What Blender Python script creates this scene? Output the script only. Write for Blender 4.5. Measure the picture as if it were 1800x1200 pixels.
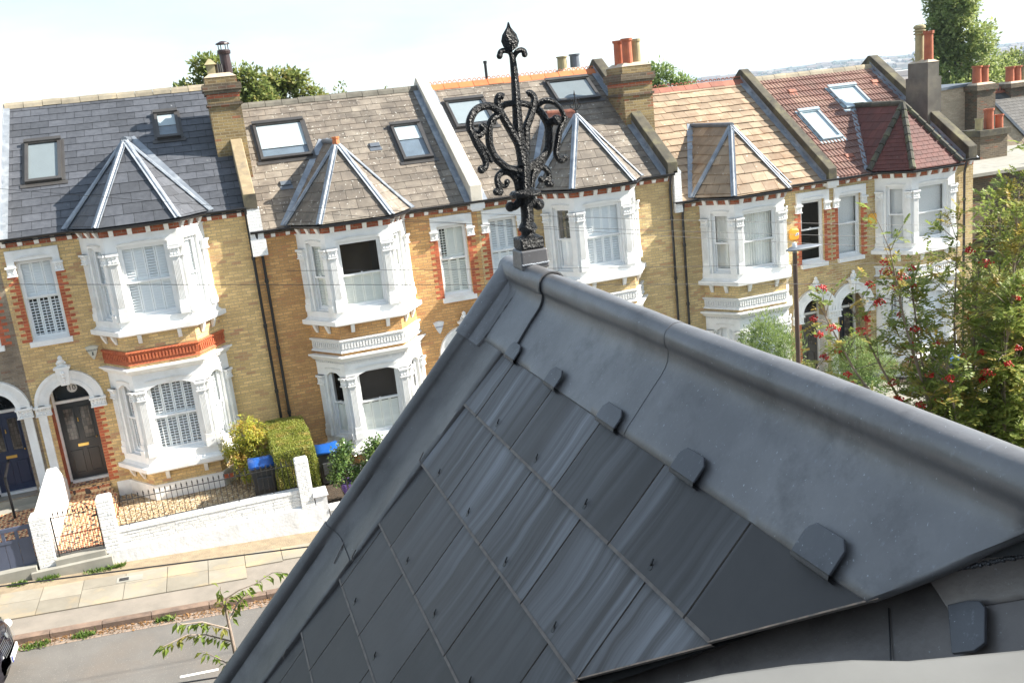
import bpy, math, random
from mathutils import Vector, Matrix
random.seed(7)
for o in list(bpy.data.objects): bpy.data.objects.remove(o)
SC = bpy.context.scene; COL = SC.collection
R = math.radians; PI = math.pi
CZ = 8.72            # camera height above the far pavement at x = 0 (heights below are measured from the camera)

# ---------------------------------------------------------------- camera, sky, sun, exposure
cd = bpy.data.cameras.new('camera'); cam = bpy.data.objects.new('camera', cd); COL.objects.link(cam)
cd.sensor_width = 36; cd.lens = 33.38; cd.clip_start = .05; cd.clip_end = 30000
roll, pitch, yaw = R(-6.26), R(14.02), R(17.0)
fw = Vector((math.sin(yaw)*math.cos(pitch), math.cos(yaw)*math.cos(pitch), -math.sin(pitch)))
r0 = Vector((math.cos(yaw), -math.sin(yaw), 0)); u0 = r0.cross(fw)
rt = r0*math.cos(roll)+u0*math.sin(roll); up = -r0*math.sin(roll)+u0*math.cos(roll)
mm = Matrix((rt, up, -fw)).transposed().to_4x4(); mm.translation = Vector((0, 0, CZ)); cam.matrix_world = mm
SC.camera = cam
SUN_EL, SUN_AZ = R(36.5), R(13.0)      # elevation; azimuth from +X turned towards -Y
ts = Vector((math.cos(SUN_EL)*math.cos(SUN_AZ), -math.cos(SUN_EL)*math.sin(SUN_AZ), math.sin(SUN_EL)))
W = bpy.data.worlds.new('World'); SC.world = W; W.use_nodes = True
nt = W.node_tree; bg = nt.nodes['Background']; sky = nt.nodes.new('ShaderNodeTexSky')
sky.sky_type = 'NISHITA'; sky.sun_disc = False; sky.sun_elevation = SUN_EL; sky.sun_rotation = PI/2+SUN_AZ
sky.air_density = 1.0; sky.dust_density = .4; sky.ozone_density = 1.0
hs = nt.nodes.new('ShaderNodeHueSaturation'); hs.inputs['Saturation'].default_value = .76; nt.links.new(sky.outputs[0], hs.inputs['Color'])
tc = nt.nodes.new('ShaderNodeTexCoord'); mp = nt.nodes.new('ShaderNodeMapping'); mp.inputs['Scale'].default_value = (1.4, 1.4, 6); mp.inputs['Rotation'].default_value = (0, .12, .3); nt.links.new(tc.outputs['Generated'], mp.inputs[0])
cn = nt.nodes.new('ShaderNodeTexNoise'); cn.inputs['Scale'].default_value = 2.6; cn.inputs['Detail'].default_value = 7; cn.inputs['Roughness'].default_value = .6; nt.links.new(mp.outputs[0], cn.inputs['Vector'])
cr = nt.nodes.new('ShaderNodeMapRange'); cr.inputs[1].default_value = .42; cr.inputs[2].default_value = .75; cr.inputs[3].default_value = .25; cr.inputs[4].default_value = .9; nt.links.new(cn.outputs['Fac'], cr.inputs[0])
cm = nt.nodes.new('ShaderNodeMix'); cm.data_type = 'RGBA'; nt.links.new(cr.outputs[0], cm.inputs[0]); nt.links.new(hs.outputs[0], cm.inputs[6]); cm.inputs[7].default_value = (3.1, 3.8, 4.25, 1)   # thin high cloud
nt.links.new(cm.outputs[2], bg.inputs[0]); bg.inputs[1].default_value = .098
sl = bpy.data.lights.new('sun', 'SUN'); sl.energy = 4.9; sl.angle = R(.5); sl.color = (1, .94, .84)
so = bpy.data.objects.new('sun', sl); COL.objects.link(so); so.rotation_euler = ts.to_track_quat('Z', 'Y').to_euler()
SC.view_settings.view_transform = 'Standard'; SC.view_settings.look = 'None'; SC.view_settings.gamma = 1
SC.view_settings.exposure = 1.42
SC.render.engine = 'CYCLES'
SC.cycles.max_bounces = 8; SC.cycles.transparent_max_bounces = 24

# ---------------------------------------------------------------- mesh helper
class MB:
    def __init__(s, tf=None): s.v = []; s.f = []; s.m = []; s.tf = tf; s.mi = 0
    def add(s, vs, fs):
        b = len(s.v)
        for p in vs: s.v.append(tuple(s.tf(*p)) if s.tf else tuple(p))
        for f in fs: s.f.append(tuple(i+b for i in f)); s.m.append(s.mi)
    def box(s, x0, x1, y0, y1, z0, z1):
        s.add([(x0,y0,z0),(x1,y0,z0),(x1,y1,z0),(x0,y1,z0),(x0,y0,z1),(x1,y0,z1),(x1,y1,z1),(x0,y1,z1)],
              [(0,3,2,1),(4,5,6,7),(0,1,5,4),(1,2,6,5),(2,3,7,6),(3,0,4,7)])
    def taper(s, a, b, z0, z1):    # a, b = (x0,x1,y0,y1) at z0 and z1
        s.add([(a[0],a[2],z0),(a[1],a[2],z0),(a[1],a[3],z0),(a[0],a[3],z0),(b[0],b[2],z1),(b[1],b[2],z1),(b[1],b[3],z1),(b[0],b[3],z1)],
              [(0,3,2,1),(4,5,6,7),(0,1,5,4),(1,2,6,5),(2,3,7,6),(3,0,4,7)])
    def prism(s, poly, d):         # poly: list of 3d points, d: extrusion vector
        n = len(poly); q = [tuple(a+b for a, b in zip(p, d)) for p in poly]
        s.add(list(poly)+q, [tuple(range(n))[::-1], tuple(range(n, 2*n))]+[(i, (i+1) % n, n+(i+1) % n, n+i) for i in range(n)])
    def tube(s, pts, r, n=8, cap=True, flat=1.0):
        pts = [Vector(p) for p in pts]; k = len(pts); rs = r if isinstance(r, (list, tuple)) else [r]*k
        vs = []; prev = None
        for i, p in enumerate(pts):
            t = (pts[min(i+1, k-1)]-pts[max(i-1, 0)])
            t = t.normalized() if t.length > 1e-9 else Vector((0, 0, 1))
            a = prev if prev is not None else (Vector((0, 1, 0)) if abs(t.y) < .9 else Vector((1, 0, 0)))
            a = a-t*a.dot(t)
            if a.length < 1e-6: a = t.orthogonal()
            a.normalize(); prev = a; b = t.cross(a)
            for j in range(n):
                c = 2*PI*j/n; vs.append(tuple(p+(a*math.cos(c)*flat+b*math.sin(c))*rs[i]))
        fs = [(i*n+j, i*n+(j+1) % n, (i+1)*n+(j+1) % n, (i+1)*n+j) for i in range(k-1) for j in range(n)]
        if cap: fs += [tuple(range(n))[::-1], tuple(range((k-1)*n, k*n))]
        s.add(vs, fs)
    def sphere(s, c, r, n=10, m=6, sc=(1, 1, 1)):
        vs = [(c[0], c[1], c[2]-r*sc[2])]
        for i in range(1, m):
            a = -PI/2+PI*i/m
            for j in range(n):
                b = 2*PI*j/n; vs.append((c[0]+r*sc[0]*math.cos(a)*math.cos(b), c[1]+r*sc[1]*math.cos(a)*math.sin(b), c[2]+r*sc[2]*math.sin(a)))
        vs.append((c[0], c[1], c[2]+r*sc[2])); L = len(vs)-1
        fs = [(0, 1+(j+1) % n, 1+j) for j in range(n)]
        fs += [(1+i*n+j, 1+i*n+(j+1) % n, 1+(i+1)*n+(j+1) % n, 1+(i+1)*n+j) for i in range(m-2) for j in range(n)]
        fs += [(L, 1+(m-2)*n+j, 1+(m-2)*n+(j+1) % n) for j in range(n)]
        s.add(vs, fs)
    def lathe(s, cx, cy, prof, n=14, cap=True):   # prof: (r, z)
        vs = [(cx+r*math.cos(2*PI*j/n), cy+r*math.sin(2*PI*j/n), z) for r, z in prof for j in range(n)]; k = len(prof)
        fs = [(i*n+j, i*n+(j+1) % n, (i+1)*n+(j+1) % n, (i+1)*n+j) for i in range(k-1) for j in range(n)]
        if cap: fs += [tuple(range(n))[::-1], tuple(range((k-1)*n, k*n))]
        s.add(vs, fs)
    def grid(s, rows):             # rows of points -> quads
        n = len(rows[0]); s.add([p for r in rows for p in r], [(i*n+j, i*n+j+1, (i+1)*n+j+1, (i+1)*n+j) for i in range(len(rows)-1) for j in range(n-1)])
    def build(s, name, mats, parent=None, smooth=False, uv=True, bevel=0):
        me = bpy.data.meshes.new(name); me.from_pydata(s.v, [], s.f)
        mats = mats if isinstance(mats, (list, tuple)) else [mats]
        for m in mats: me.materials.append(m)
        if len(mats) > 1: me.polygons.foreach_set('material_index', s.m)
        if uv:
            l = me.uv_layers.new(name='UVMap').data; co = []
            for p in me.polygons:
                n = p.normal
                if abs(n.z) > .95: h = Vector((1, 0, 0)); w = Vector((0, 1, 0))
                else:
                    h = Vector((-n.y, n.x, 0)).normalized(); w = n.cross(h)
                for vi in p.vertices:
                    c = me.vertices[vi].co; co.append(c.dot(h)); co.append(c.dot(w))
            l.foreach_set('uv', co)
        if smooth: me.polygons.foreach_set('use_smooth', [True]*len(me.polygons))
        me.validate(); me.update()
        o = bpy.data.objects.new(name, me); COL.objects.link(o)
        if parent is not None: o.parent = parent; o.matrix_parent_inverse = Matrix.Translation(parent.location).inverted() if parent.parent is None else Matrix.Identity(4)
        if bevel:
            b = o.modifiers.new('bevel', 'BEVEL'); b.width = bevel; b.segments = 2; b.limit_method = 'ANGLE'
        return o
def thing(name, label, cat, loc=(0, 0, 0), group=None):
    o = bpy.data.objects.new(name, None); COL.objects.link(o); o.location = loc
    o['label'] = label; o['category'] = cat
    if group: o['group'] = group
    return o
def tag(o, label, cat, group=None, kind=None):
    o['label'] = label; o['category'] = cat
    if group: o['group'] = group
    if kind: o['kind'] = kind
    return o
def struct(o, kind='structure'): o['kind'] = kind; return o

# ---------------------------------------------------------------- materials
def newmat(name):
    m = bpy.data.materials.new(name); m.use_nodes = True; n = m.node_tree.nodes; l = m.node_tree.links
    return m, n, l, n['Principled BSDF']
def ramp(n, stops):
    r = n.new('ShaderNodeValToRGB'); e = r.color_ramp.elements
    while len(e) < len(stops): e.new(.5)
    for i, (p, c) in enumerate(stops): e[i].position = p; e[i].color = (*c, 1) if len(c) == 3 else c
    return r
def coord(n, l, uv=False, sc=(1, 1, 1)):
    if uv: t = n.new('ShaderNodeUVMap'); out = t.outputs[0]
    else: t = n.new('ShaderNodeNewGeometry'); out = t.outputs['Position']
    mp = n.new('ShaderNodeMapping'); mp.inputs['Scale'].default_value = sc; l.new(out, mp.inputs[0]); return mp.outputs[0]
def noise(n, l, vec, scale, detail=4, rough=.55):
    t = n.new('ShaderNodeTexNoise'); t.inputs['Scale'].default_value = scale; t.inputs['Detail'].default_value = detail
    t.inputs['Roughness'].default_value = rough; l.new(vec, t.inputs['Vector']); return t.outputs['Fac']
def mixc(n, l, fac, a, b, mode='MIX'):
    x = n.new('ShaderNodeMix'); x.data_type = 'RGBA'; x.blend_type = mode
    for k, v in ((0, fac), (6, a), (7, b)):
        if hasattr(v, 'links'): l.new(v, x.inputs[k])
        else: x.inputs[k].default_value = v if k == 0 else (*v, 1)
    return x.outputs[2]
def rng(n, l, v, a, b, c=0, d=1):
    x = n.new('ShaderNodeMapRange'); l.new(v, x.inputs[0])
    for i, q in enumerate((a, b, c, d)): x.inputs[i+1].default_value = q
    return x.outputs[0]
def bumpn(n, l, p, h, strength, dist=.01):
    b = n.new('ShaderNodeBump'); b.inputs['Strength'].default_value = strength; b.inputs['Distance'].default_value = dist
    l.new(h, b.inputs['Height']); l.new(b.outputs[0], p.inputs['Normal'])
def surf(name, c, c2=None, rough=.6, scale=3, bump=0, bscale=60, bdist=.004, isl=0, spots=None, spotsc=40, spotth=.66, metal=0, spec=.5, stain=None, stsc=.8, coat=0):
    m, n, l, p = newmat(name); v = coord(n, l)
    c2 = c2 or tuple(x*.82 for x in c)
    f = noise(n, l, v, scale, 6); f = rng(n, l, f, .35, .65)
    col = mixc(n, l, f, c, c2)
    if stain:
        g = rng(n, l, noise(n, l, v, stsc, 7, .65), .5, .68); col = mixc(n, l, g, col, stain)
    if isl:
        g = n.new('ShaderNodeNewGeometry'); k = rng(n, l, g.outputs['Random Per Island'], 0, 1, 1-isl, 1+isl)
        hs = n.new('ShaderNodeHueSaturation'); l.new(k, hs.inputs['Value']); l.new(col, hs.inputs['Color']); col = hs.outputs[0]
    if spots:
        g = rng(n, l, noise(n, l, v, spotsc, 2), spotth, spotth+.05); col = mixc(n, l, g, col, spots)
    l.new(col, p.inputs['Base Color']); p.inputs['Roughness'].default_value = rough
    p.inputs['Metallic'].default_value = metal; p.inputs['Specular IOR Level'].default_value = spec
    if coat: p.inputs['Coat Weight'].default_value = coat
    if bump: bumpn(n, l, p, noise(n, l, v, bscale, 5), bump, bdist)
    return m
def brick(name, a, b, mortar, stain, dark=.0, w=.225, h=.075, mw=.010, accent=None, bstr=.6, rough=.85):
    m, n, l, p = newmat(name); v = coord(n, l, True); q = coord(n, l)
    t = n.new('ShaderNodeTexBrick'); l.new(v, t.inputs['Vector']); t.inputs['Scale'].default_value = 1
    t.inputs['Brick Width'].default_value = w; t.inputs['Row Height'].default_value = h; t.inputs['Mortar Size'].default_value = mw
    t.inputs['Mortar Smooth'].default_value = .3; t.inputs['Bias'].default_value = -.1
    t.inputs['Color1'].default_value = (*a, 1); t.inputs['Color2'].default_value = (*b, 1); t.inputs['Mortar'].default_value = (*mortar, 1)
    col = t.outputs['Color']
    if accent:
        t2 = n.new('ShaderNodeTexBrick'); l.new(v, t2.inputs['Vector']); t2.inputs['Scale'].default_value = 1
        t2.inputs['Brick Width'].default_value = w; t2.inputs['Row Height'].default_value = h; t2.inputs['Mortar Size'].default_value = mw
        t2.inputs['Bias'].default_value = -.25; t2.inputs['Color1'].default_value = (0, 0, 0, 1); t2.inputs['Color2'].default_value = (1, 1, 1, 1); t2.inputs['Mortar'].default_value = (0, 0, 0, 1)
        s = n.new('ShaderNodeSeparateColor'); l.new(t2.outputs['Color'], s.inputs[0])
        k = rng(n, l, s.outputs[0], .62, .70, 0, .75); col = mixc(n, l, k, col, accent)
    f = rng(n, l, noise(n, l, q, 1.1, 7, .62), .45, .72, 0, .75); col = mixc(n, l, f, col, stain)
    f = rng(n, l, noise(n, l, q, 30, 3), .3, .7, .82, 1.15)
    hs = n.new('ShaderNodeHueSaturation'); l.new(f, hs.inputs['Value']); l.new(col, hs.inputs['Color']); col = hs.outputs[0]
    l.new(col, p.inputs['Base Color']); p.inputs['Roughness'].default_value = rough
    mt = n.new('ShaderNodeMath'); mt.operation = 'SUBTRACT'; mt.inputs[0].default_value = 1; l.new(t.outputs['Fac'], mt.inputs[1])
    ad = n.new('ShaderNodeMath'); ad.operation = 'MULTIPLY_ADD'; l.new(noise(n, l, q, 45, 4), ad.inputs[0]); ad.inputs[1].default_value = .6; l.new(mt.outputs[0], ad.inputs[2])
    bumpn(n, l, p, ad.outputs[0], bstr, .008)
    return m
def leafm(name, c, c2, trans=.35, rough=.5, hue=None, spec=.4):
    m, n, l, p = newmat(name); g = n.new('ShaderNodeNewGeometry')
    col = mixc(n, l, g.outputs['Random Per Island'], c, c2)
    if hue:
        k = rng(n, l, noise(n, l, coord(n, l), 3.0, 2), .52, .66); col = mixc(n, l, k, col, hue)
    l.new(col, p.inputs['Base Color']); p.inputs['Roughness'].default_value = rough; p.inputs['Specular IOR Level'].default_value = spec
    t = n.new('ShaderNodeBsdfTranslucent'); l.new(col, t.inputs[0]); mx = n.new('ShaderNodeMixShader'); mx.inputs[0].default_value = trans
    l.new(p.outputs[0], mx.inputs[1]); l.new(t.outputs[0], mx.inputs[2]); l.new(mx.outputs[0], n['Material Output'].inputs[0])
    return m
def glassm(name, tint=(.9, .95, .95), refl=1.0, rough=.02):
    m, n, l, p = newmat(name); tr = n.new('ShaderNodeBsdfTransparent'); tr.inputs[0].default_value = (*tint, 1)
    gl = n.new('ShaderNodeBsdfGlossy'); gl.inputs['Roughness'].default_value = rough; lw = n.new('ShaderNodeLayerWeight'); fr = n.new('ShaderNodeMath'); fr.operation = 'POWER'; fr.inputs[1].default_value = 4; l.new(lw.outputs['Facing'], fr.inputs[0])
    mu = n.new('ShaderNodeMath'); mu.operation = 'MULTIPLY_ADD'; mu.inputs[1].default_value = refl; mu.inputs[2].default_value = .045*refl; l.new(fr.outputs[0], mu.inputs[0])
    mx = n.new('ShaderNodeMixShader'); l.new(mu.outputs[0], mx.inputs[0]); l.new(tr.outputs[0], mx.inputs[1]); l.new(gl.outputs[0], mx.inputs[2])
    l.new(mx.outputs[0], n['Material Output'].inputs[0]); return m
M = {}
M['brick_yellow'] = brick('brick_yellow', (.80, .575, .26), (.50, .345, .15), (.50, .37, .21), (.44, .295, .14), accent=(.50, .26, .15))
M['brick_orange'] = brick('brick_orange', (.74, .425, .165), (.46, .245, .09), (.43, .27, .135), (.35, .185, .075), accent=(.58, .27, .12))
M['brick_buff'] = brick('brick_buff', (.70, .52, .25), (.46, .33, .15), (.44, .345, .21), (.38, .27, .135), accent=(.52, .29, .15))
M['brick_olive'] = brick('brick_olive', (.60, .45, .20), (.38, .265, .115), (.60, .50, .34), (.27, .19, .09), accent=(.48, .25, .11))
M['brick_old'] = brick('brick_old', (.34, .245, .105), (.15, .10, .05), (.33, .27, .165), (.075, .055, .035), accent=(.42, .15, .07))
M['brick_sooty'] = brick('brick_sooty', (.16, .12, .075), (.085, .065, .045), (.20, .165, .12), (.05, .04, .032), accent=(.26, .10, .05))
M['brick_grey'] = brick('brick_grey', (.34, .27, .19), (.20, .155, .11), (.30, .26, .20), (.13, .10, .075), accent=(.30, .16, .10))
M['brick_red'] = surf('brick_red', (.50, .13, .055), (.36, .085, .04), rough=.8, scale=14, isl=.22, bump=.3, bscale=90)
M['terracotta'] = surf('terracotta', (.52, .145, .055), (.40, .10, .045), rough=.7, scale=8, bump=.5, bscale=45, bdist=.012)
M['brick_white'] = brick('brick_white', (.84, .84, .82), (.80, .80, .78), (.74, .74, .74), (.74, .73, .70), bstr=.8, rough=.6, mw=.012)
M['white'] = surf('white_masonry_paint', (.84, .84, .82), (.78, .78, .765), rough=.55, scale=5, bump=.12, bscale=30, stain=(.70, .69, .66), stsc=1.7)
M['white_carved'] = surf('white_carved', (.82, .82, .80), (.70, .70, .69), rough=.6, scale=30, bump=1.0, bscale=34, bdist=.03)
M['render_white'] = surf('render_white', (.78, .78, .78), (.66, .67, .69), rough=.75, scale=2.5, bump=.5, bscale=9, bdist=.02, stain=(.60, .60, .60), stsc=2.2)
M['joinery'] = surf('joinery', (.80, .81, .81), (.77, .78, .78), rough=.35, scale=4)
M['shutter'] = surf('shutter', (.90, .92, .93), (.87, .90, .91), rough=.4, scale=4)
M['shutter_cream'] = surf('shutter_cream', (.88, .89, .82), (.85, .86, .79), rough=.4, scale=4)
M['curtain'] = surf('curtain', (.86, .86, .82), (.78, .79, .76), rough=.9, scale=3)
M['blind'] = surf('blind', (.90, .92, .93), (.88, .90, .91), rough=.8)
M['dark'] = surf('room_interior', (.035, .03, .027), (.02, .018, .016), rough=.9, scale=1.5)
M['glass'] = glassm('window_glass', (.98, .99, .99), .9)
M['glass_roof'] = glassm('rooflight_glass', (.95, .98, .98), 1.6)
M['lead'] = surf('lead_sheet', (.30, .33, .37), (.21, .235, .27), rough=.45, scale=4, metal=.35, stain=(.42, .45, .48), stsc=3, bump=.15, bscale=14)
M['lead_dull'] = surf('lead_dull', (.16, .185, .215), (.11, .125, .15), rough=.55, scale=3, metal=.3)
M['slate_blue'] = surf('slate_blue', (.082, .087, .100), (.060, .064, .075), rough=.55, scale=9, isl=.25, bump=.3, bscale=25, spots=(.30, .31, .32), spotsc=5, spotth=.745)
M['slate_brown'] = surf('slate_brown', (.19, .158, .125), (.122, .102, .083), rough=.75, scale=3.5, isl=.22, bump=.5, bscale=30, spots=(.50, .48, .43), spotsc=13, spotth=.66, stain=(.26, .225, .18), stsc=1.0)
M['slate_tan'] = surf('slate_tan', (.365, .265, .175), (.265, .195, .13), rough=.75, scale=3, isl=.24, bump=.4, bscale=30, spots=(.55, .50, .42), spotsc=9, spotth=.70, stain=(.27, .17, .10), stsc=1.5)
M['tile_red'] = surf('tile_red', (.215, .105, .078), (.13, .068, .054), rough=.6, scale=2.2, isl=.14, bump=.3, bscale=25, stain=(.30, .18, .13), stsc=1.1)
M['tile_maroon'] = surf('tile_maroon', (.14, .045, .035), (.10, .036, .03), rough=.75, scale=3, isl=.15, bump=.3, bscale=25, spots=(.30, .24, .2), spotsc=8, spotth=.72)
M['ridge_stone'] = surf('ridge_stone', (.33, .285, .21), (.23, .20, .15), rough=.85, scale=4, isl=.12, stain=(.50, .40, .26), stsc=2)
M['ridge_grey'] = surf('ridge_grey', (.19, .175, .14), (.12, .11, .09), rough=.85, scale=4, isl=.15)
M['ridge_orange'] = surf('ridge_orange', (.62, .19, .06), (.50, .15, .05), rough=.6, scale=3, isl=.1)
M['ridge_red'] = surf('ridge_red', (.34, .12, .07), (.24, .085, .055), rough=.7, scale=4, isl=.2)
M['hip_tile'] = surf('hip_tile_mossy', (.09, .083, .066), (.055, .052, .04), rough=.9, scale=6, isl=.2, stain=(.16, .16, .085), stsc=3)
M['under'] = surf('roof_underlay', (.02, .019, .018), (.015, .014, .013), rough=.9)
M['coping_white'] = surf('coping_white', (.66, .61, .52), (.56, .51, .42), rough=.8, scale=2, bump=.3, bscale=15, stain=(.44, .40, .32), stsc=1.2)
M['coping_dark'] = surf('coping_mossy', (.10, .088, .062), (.05, .045, .034), rough=.9, scale=3, bump=.6, bscale=18, bdist=.01, stain=(.15, .135, .075), stsc=2)
M['coping_cream'] = surf('coping_cream', (.40, .31, .185), (.26, .20, .12), rough=.85, scale=3, bump=.5, bscale=14, stain=(.20, .16, .11), stsc=2.4)
M['render_grey'] = surf('render_grey', (.165, .15, .125), (.105, .095, .08), rough=.9, scale=1.8, bump=.5, bscale=14, stain=(.22, .195, .15), stsc=1.2)
M['mortar'] = surf('mortar_flaunching', (.52, .44, .34), (.40, .31, .22), rough=.9, scale=5, bump=.5, bscale=18)
M['pot_red'] = surf('pot_terracotta', (.46, .135, .06), (.34, .095, .05), rough=.7, scale=4)
M['pot_buff'] = surf('pot_buff', (.40, .34, .19), (.28, .245, .14), rough=.8, scale=4)
M['plastic'] = surf('black_plastic', (.018, .018, .02), (.012, .012, .014), rough=.35)
M['frame_grey'] = surf('rooflight_frame', (.085, .08, .075), (.065, .06, .058), rough=.4, metal=.3)
M['frame_blue'] = surf('rooflight_frame_pale', (.42, .50, .54), (.35, .43, .47), rough=.4, metal=.3)
M['iron'] = surf('black_iron', (.014, .014, .015), (.009, .009, .01), rough=.4)
M['door_black'] = surf('door_paint_black', (.020, .025, .030), (.017, .021, .026), rough=.3)
M['door_blue'] = surf('door_paint_blue', (.028, .045, .095), (.024, .038, .082), rough=.35)
M['door_teal'] = surf('door_paint_teal', (.012, .05, .055), (.01, .04, .045), rough=.35)
M['door_grey'] = surf('door_paint_grey', (.11, .105, .095), (.09, .085, .078), rough=.4)
M['brass'] = surf('brass', (.75, .52, .16), (.62, .42, .12), rough=.3, metal=.8)
M['yellow'] = surf('yellow_plastic', (.80, .42, .05), (.72, .36, .04), rough=.4)
M['cream_plastic'] = surf('cream_plastic', (.62, .60, .50), (.56, .54, .45), rough=.4)
M['ink'] = surf('sign_ink', (.05, .07, .08), rough=.5)
M['ink_blue'] = surf('sign_ink_blue', (.05, .07, .22), rough=.5)
M['sign_white'] = surf('sign_white', (.78, .80, .82), rough=.4)
M['asphalt'] = surf('asphalt', (.155, .145, .132), (.125, .117, .107), rough=.9, scale=1.5, bump=.5, bscale=160, bdist=.004, spots=(.36, .33, .29), spotsc=70, spotth=.66, stain=(.155, .135, .115), stsc=.6)
M['asphalt_path'] = surf('asphalt_footway', (.27, .235, .195), (.21, .185, .155), rough=.9, scale=2, bump=.4, bscale=140, bdist=.003, spots=(.42, .38, .32), spotsc=80, spotth=.68)
M['slab'] = surf('paving_slab', (.295, .265, .21), (.235, .21, .165), rough=.85, scale=2.2, isl=.16, bump=.3, bscale=60, stain=(.42, .33, .205), stsc=1.1)
M['earthy'] = surf('sandy_strip', (.33, .26, .17), (.25, .195, .13), rough=.95, scale=5, bump=.8, bscale=50, bdist=.02)
M['kerb'] = surf('kerb_stone', (.24, .165, .12), (.14, .10, .078), rough=.85, scale=5, isl=.12, bump=.6, bscale=40, bdist=.01)
M['setts'] = brick('gutter_setts', (.32, .235, .18), (.25, .19, .15), (.17, .145, .12), (.24, .19, .14), w=.2, h=.11, mw=.012)
M['road_white'] = surf('road_marking', (.74, .73, .70), (.60, .58, .54), rough=.8, scale=20)
M['concrete'] = surf('concrete', (.33, .315, .27), (.26, .25, .215), rough=.9, scale=3, bump=.3, bscale=50)
M['soil'] = surf('soil', (.085, .06, .04), (.05, .037, .026), rough=1, scale=9, bump=1, bscale=40, bdist=.03)
M['turf'] = surf('rough_ground', (.10, .115, .05), (.07, .08, .04), rough=1, scale=1, bump=.5, bscale=9)
M['steel'] = surf('galvanised', (.30, .32, .34), (.25, .27, .29), rough=.4, metal=.7)
M['bark'] = surf('bark', (.16, .12, .09), (.09, .07, .055), rough=.9, scale=12, bump=.6, bscale=60, bdist=.01)
M['bark_pale'] = surf('bark_pale', (.34, .27, .22), (.20, .155, .12), rough=.85, scale=10, bump=.5, bscale=60, bdist=.006)
M['bin_black'] = surf('bin_plastic', (.06, .062, .066), (.045, .047, .05), rough=.45)
M['bin_blue'] = surf('bin_lid_blue', (.012, .10, .40), (.01, .085, .34), rough=.35)
M['purple'] = surf('purple_plastic', (.24, .15, .46), rough=.5)
M['berry'] = surf('rowan_berry', (.66, .03, .022), (.48, .02, .018), rough=.3)
M['gate_blue'] = surf('gate_paint', (.085, .10, .15), (.075, .088, .13), rough=.45)
def gravelm():
    m, n, l, p = newmat('gravel'); v = coord(n, l)
    t = n.new('ShaderNodeTexVoronoi'); t.inputs['Scale'].default_value = 26; l.new(v, t.inputs['Vector'])
    s = n.new('ShaderNodeSeparateColor'); l.new(t.outputs['Color'], s.inputs[0])
    r = ramp(n, [(0, (.12, .08, .05)), (.4, (.34, .235, .13)), (.75, (.54, .41, .24)), (1, (.70, .62, .48))]); l.new(s.outputs[0], r.inputs[0])
    l.new(r.outputs[0], p.inputs['Base Color']); p.inputs['Roughness'].default_value = .9; bumpn(n, l, p, t.outputs['Distance'], 1, .03); return m
M['gravel'] = gravelm()
def tiledm():
    m, n, l, p = newmat('mosaic_tiles'); v = coord(n, l)
    mp = n.new('ShaderNodeMapping'); mp.inputs['Rotation'].default_value = (0, 0, R(45)); l.new(v, mp.inputs[0])
    c = n.new('ShaderNodeTexChecker'); c.inputs['Scale'].default_value = 15; l.new(mp.outputs[0], c.inputs['Vector'])
    c.inputs['Color1'].default_value = (.40, .12, .055, 1); c.inputs['Color2'].default_value = (.66, .50, .29, 1)
    c2 = n.new('ShaderNodeTexChecker'); c2.inputs['Scale'].default_value = 7.5; l.new(v, c2.inputs['Vector'])
    k = n.new('ShaderNodeMath'); k.operation = 'MULTIPLY'; l.new(c2.outputs['Fac'], k.inputs[0]); l.new(rng(n, l, noise(n, l, v, 14, 0), .5, .52), k.inputs[1])
    col = mixc(n, l, k.outputs[0], c.outputs[0], (.06, .045, .04)); l.new(col, p.inputs['Base Color']); p.inputs['Roughness'].default_value = .5; return m
M['mosaic'] = tiledm()
def fg_lead(name, a, b, wear):
    m, n, l, p = newmat(name); v = coord(n, l)
    f = rng(n, l, noise(n, l, v, 2.4, 9, .68), .36, .60); col = mixc(n, l, f, a, b)
    f = rng(n, l, noise(n, l, v, 9, 7, .7), .52, .72, 0, .75); col = mixc(n, l, f, col, tuple(x*.62 for x in b))
    f = rng(n, l, noise(n, l, v, 160, 2), .70, .76, 0, wear); col = mixc(n, l, f, col, (.42, .45, .48))
    q = coord(n, l, False, (8, 90, 90)); f = rng(n, l, noise(n, l, q, 1, 5, .7), .60, .75, 0, wear*.6); col = mixc(n, l, f, col, (.30, .33, .37))
    l.new(col, p.inputs['Base Color']); p.inputs['Metallic'].default_value = .32
    l.new(rng(n, l, noise(n, l, v, 7, 5), .3, .7, .33, .47), p.inputs['Roughness'])
    ad = n.new('ShaderNodeMath'); ad.operation = 'MULTIPLY_ADD'; l.new(noise(n, l, v, 120, 4), ad.inputs[0]); ad.inputs[1].default_value = .12; l.new(noise(n, l, v, 6, 4), ad.inputs[2])
    bumpn(n, l, p, ad.outputs[0], .22, .014); return m
M['fg_lead'] = fg_lead('lead_close', (.212, .209, .212), (.148, .146, .150), .7)
M['fg_lead_dark'] = fg_lead('lead_close_dark', (.18, .16, .148), (.125, .112, .105), .3)
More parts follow.
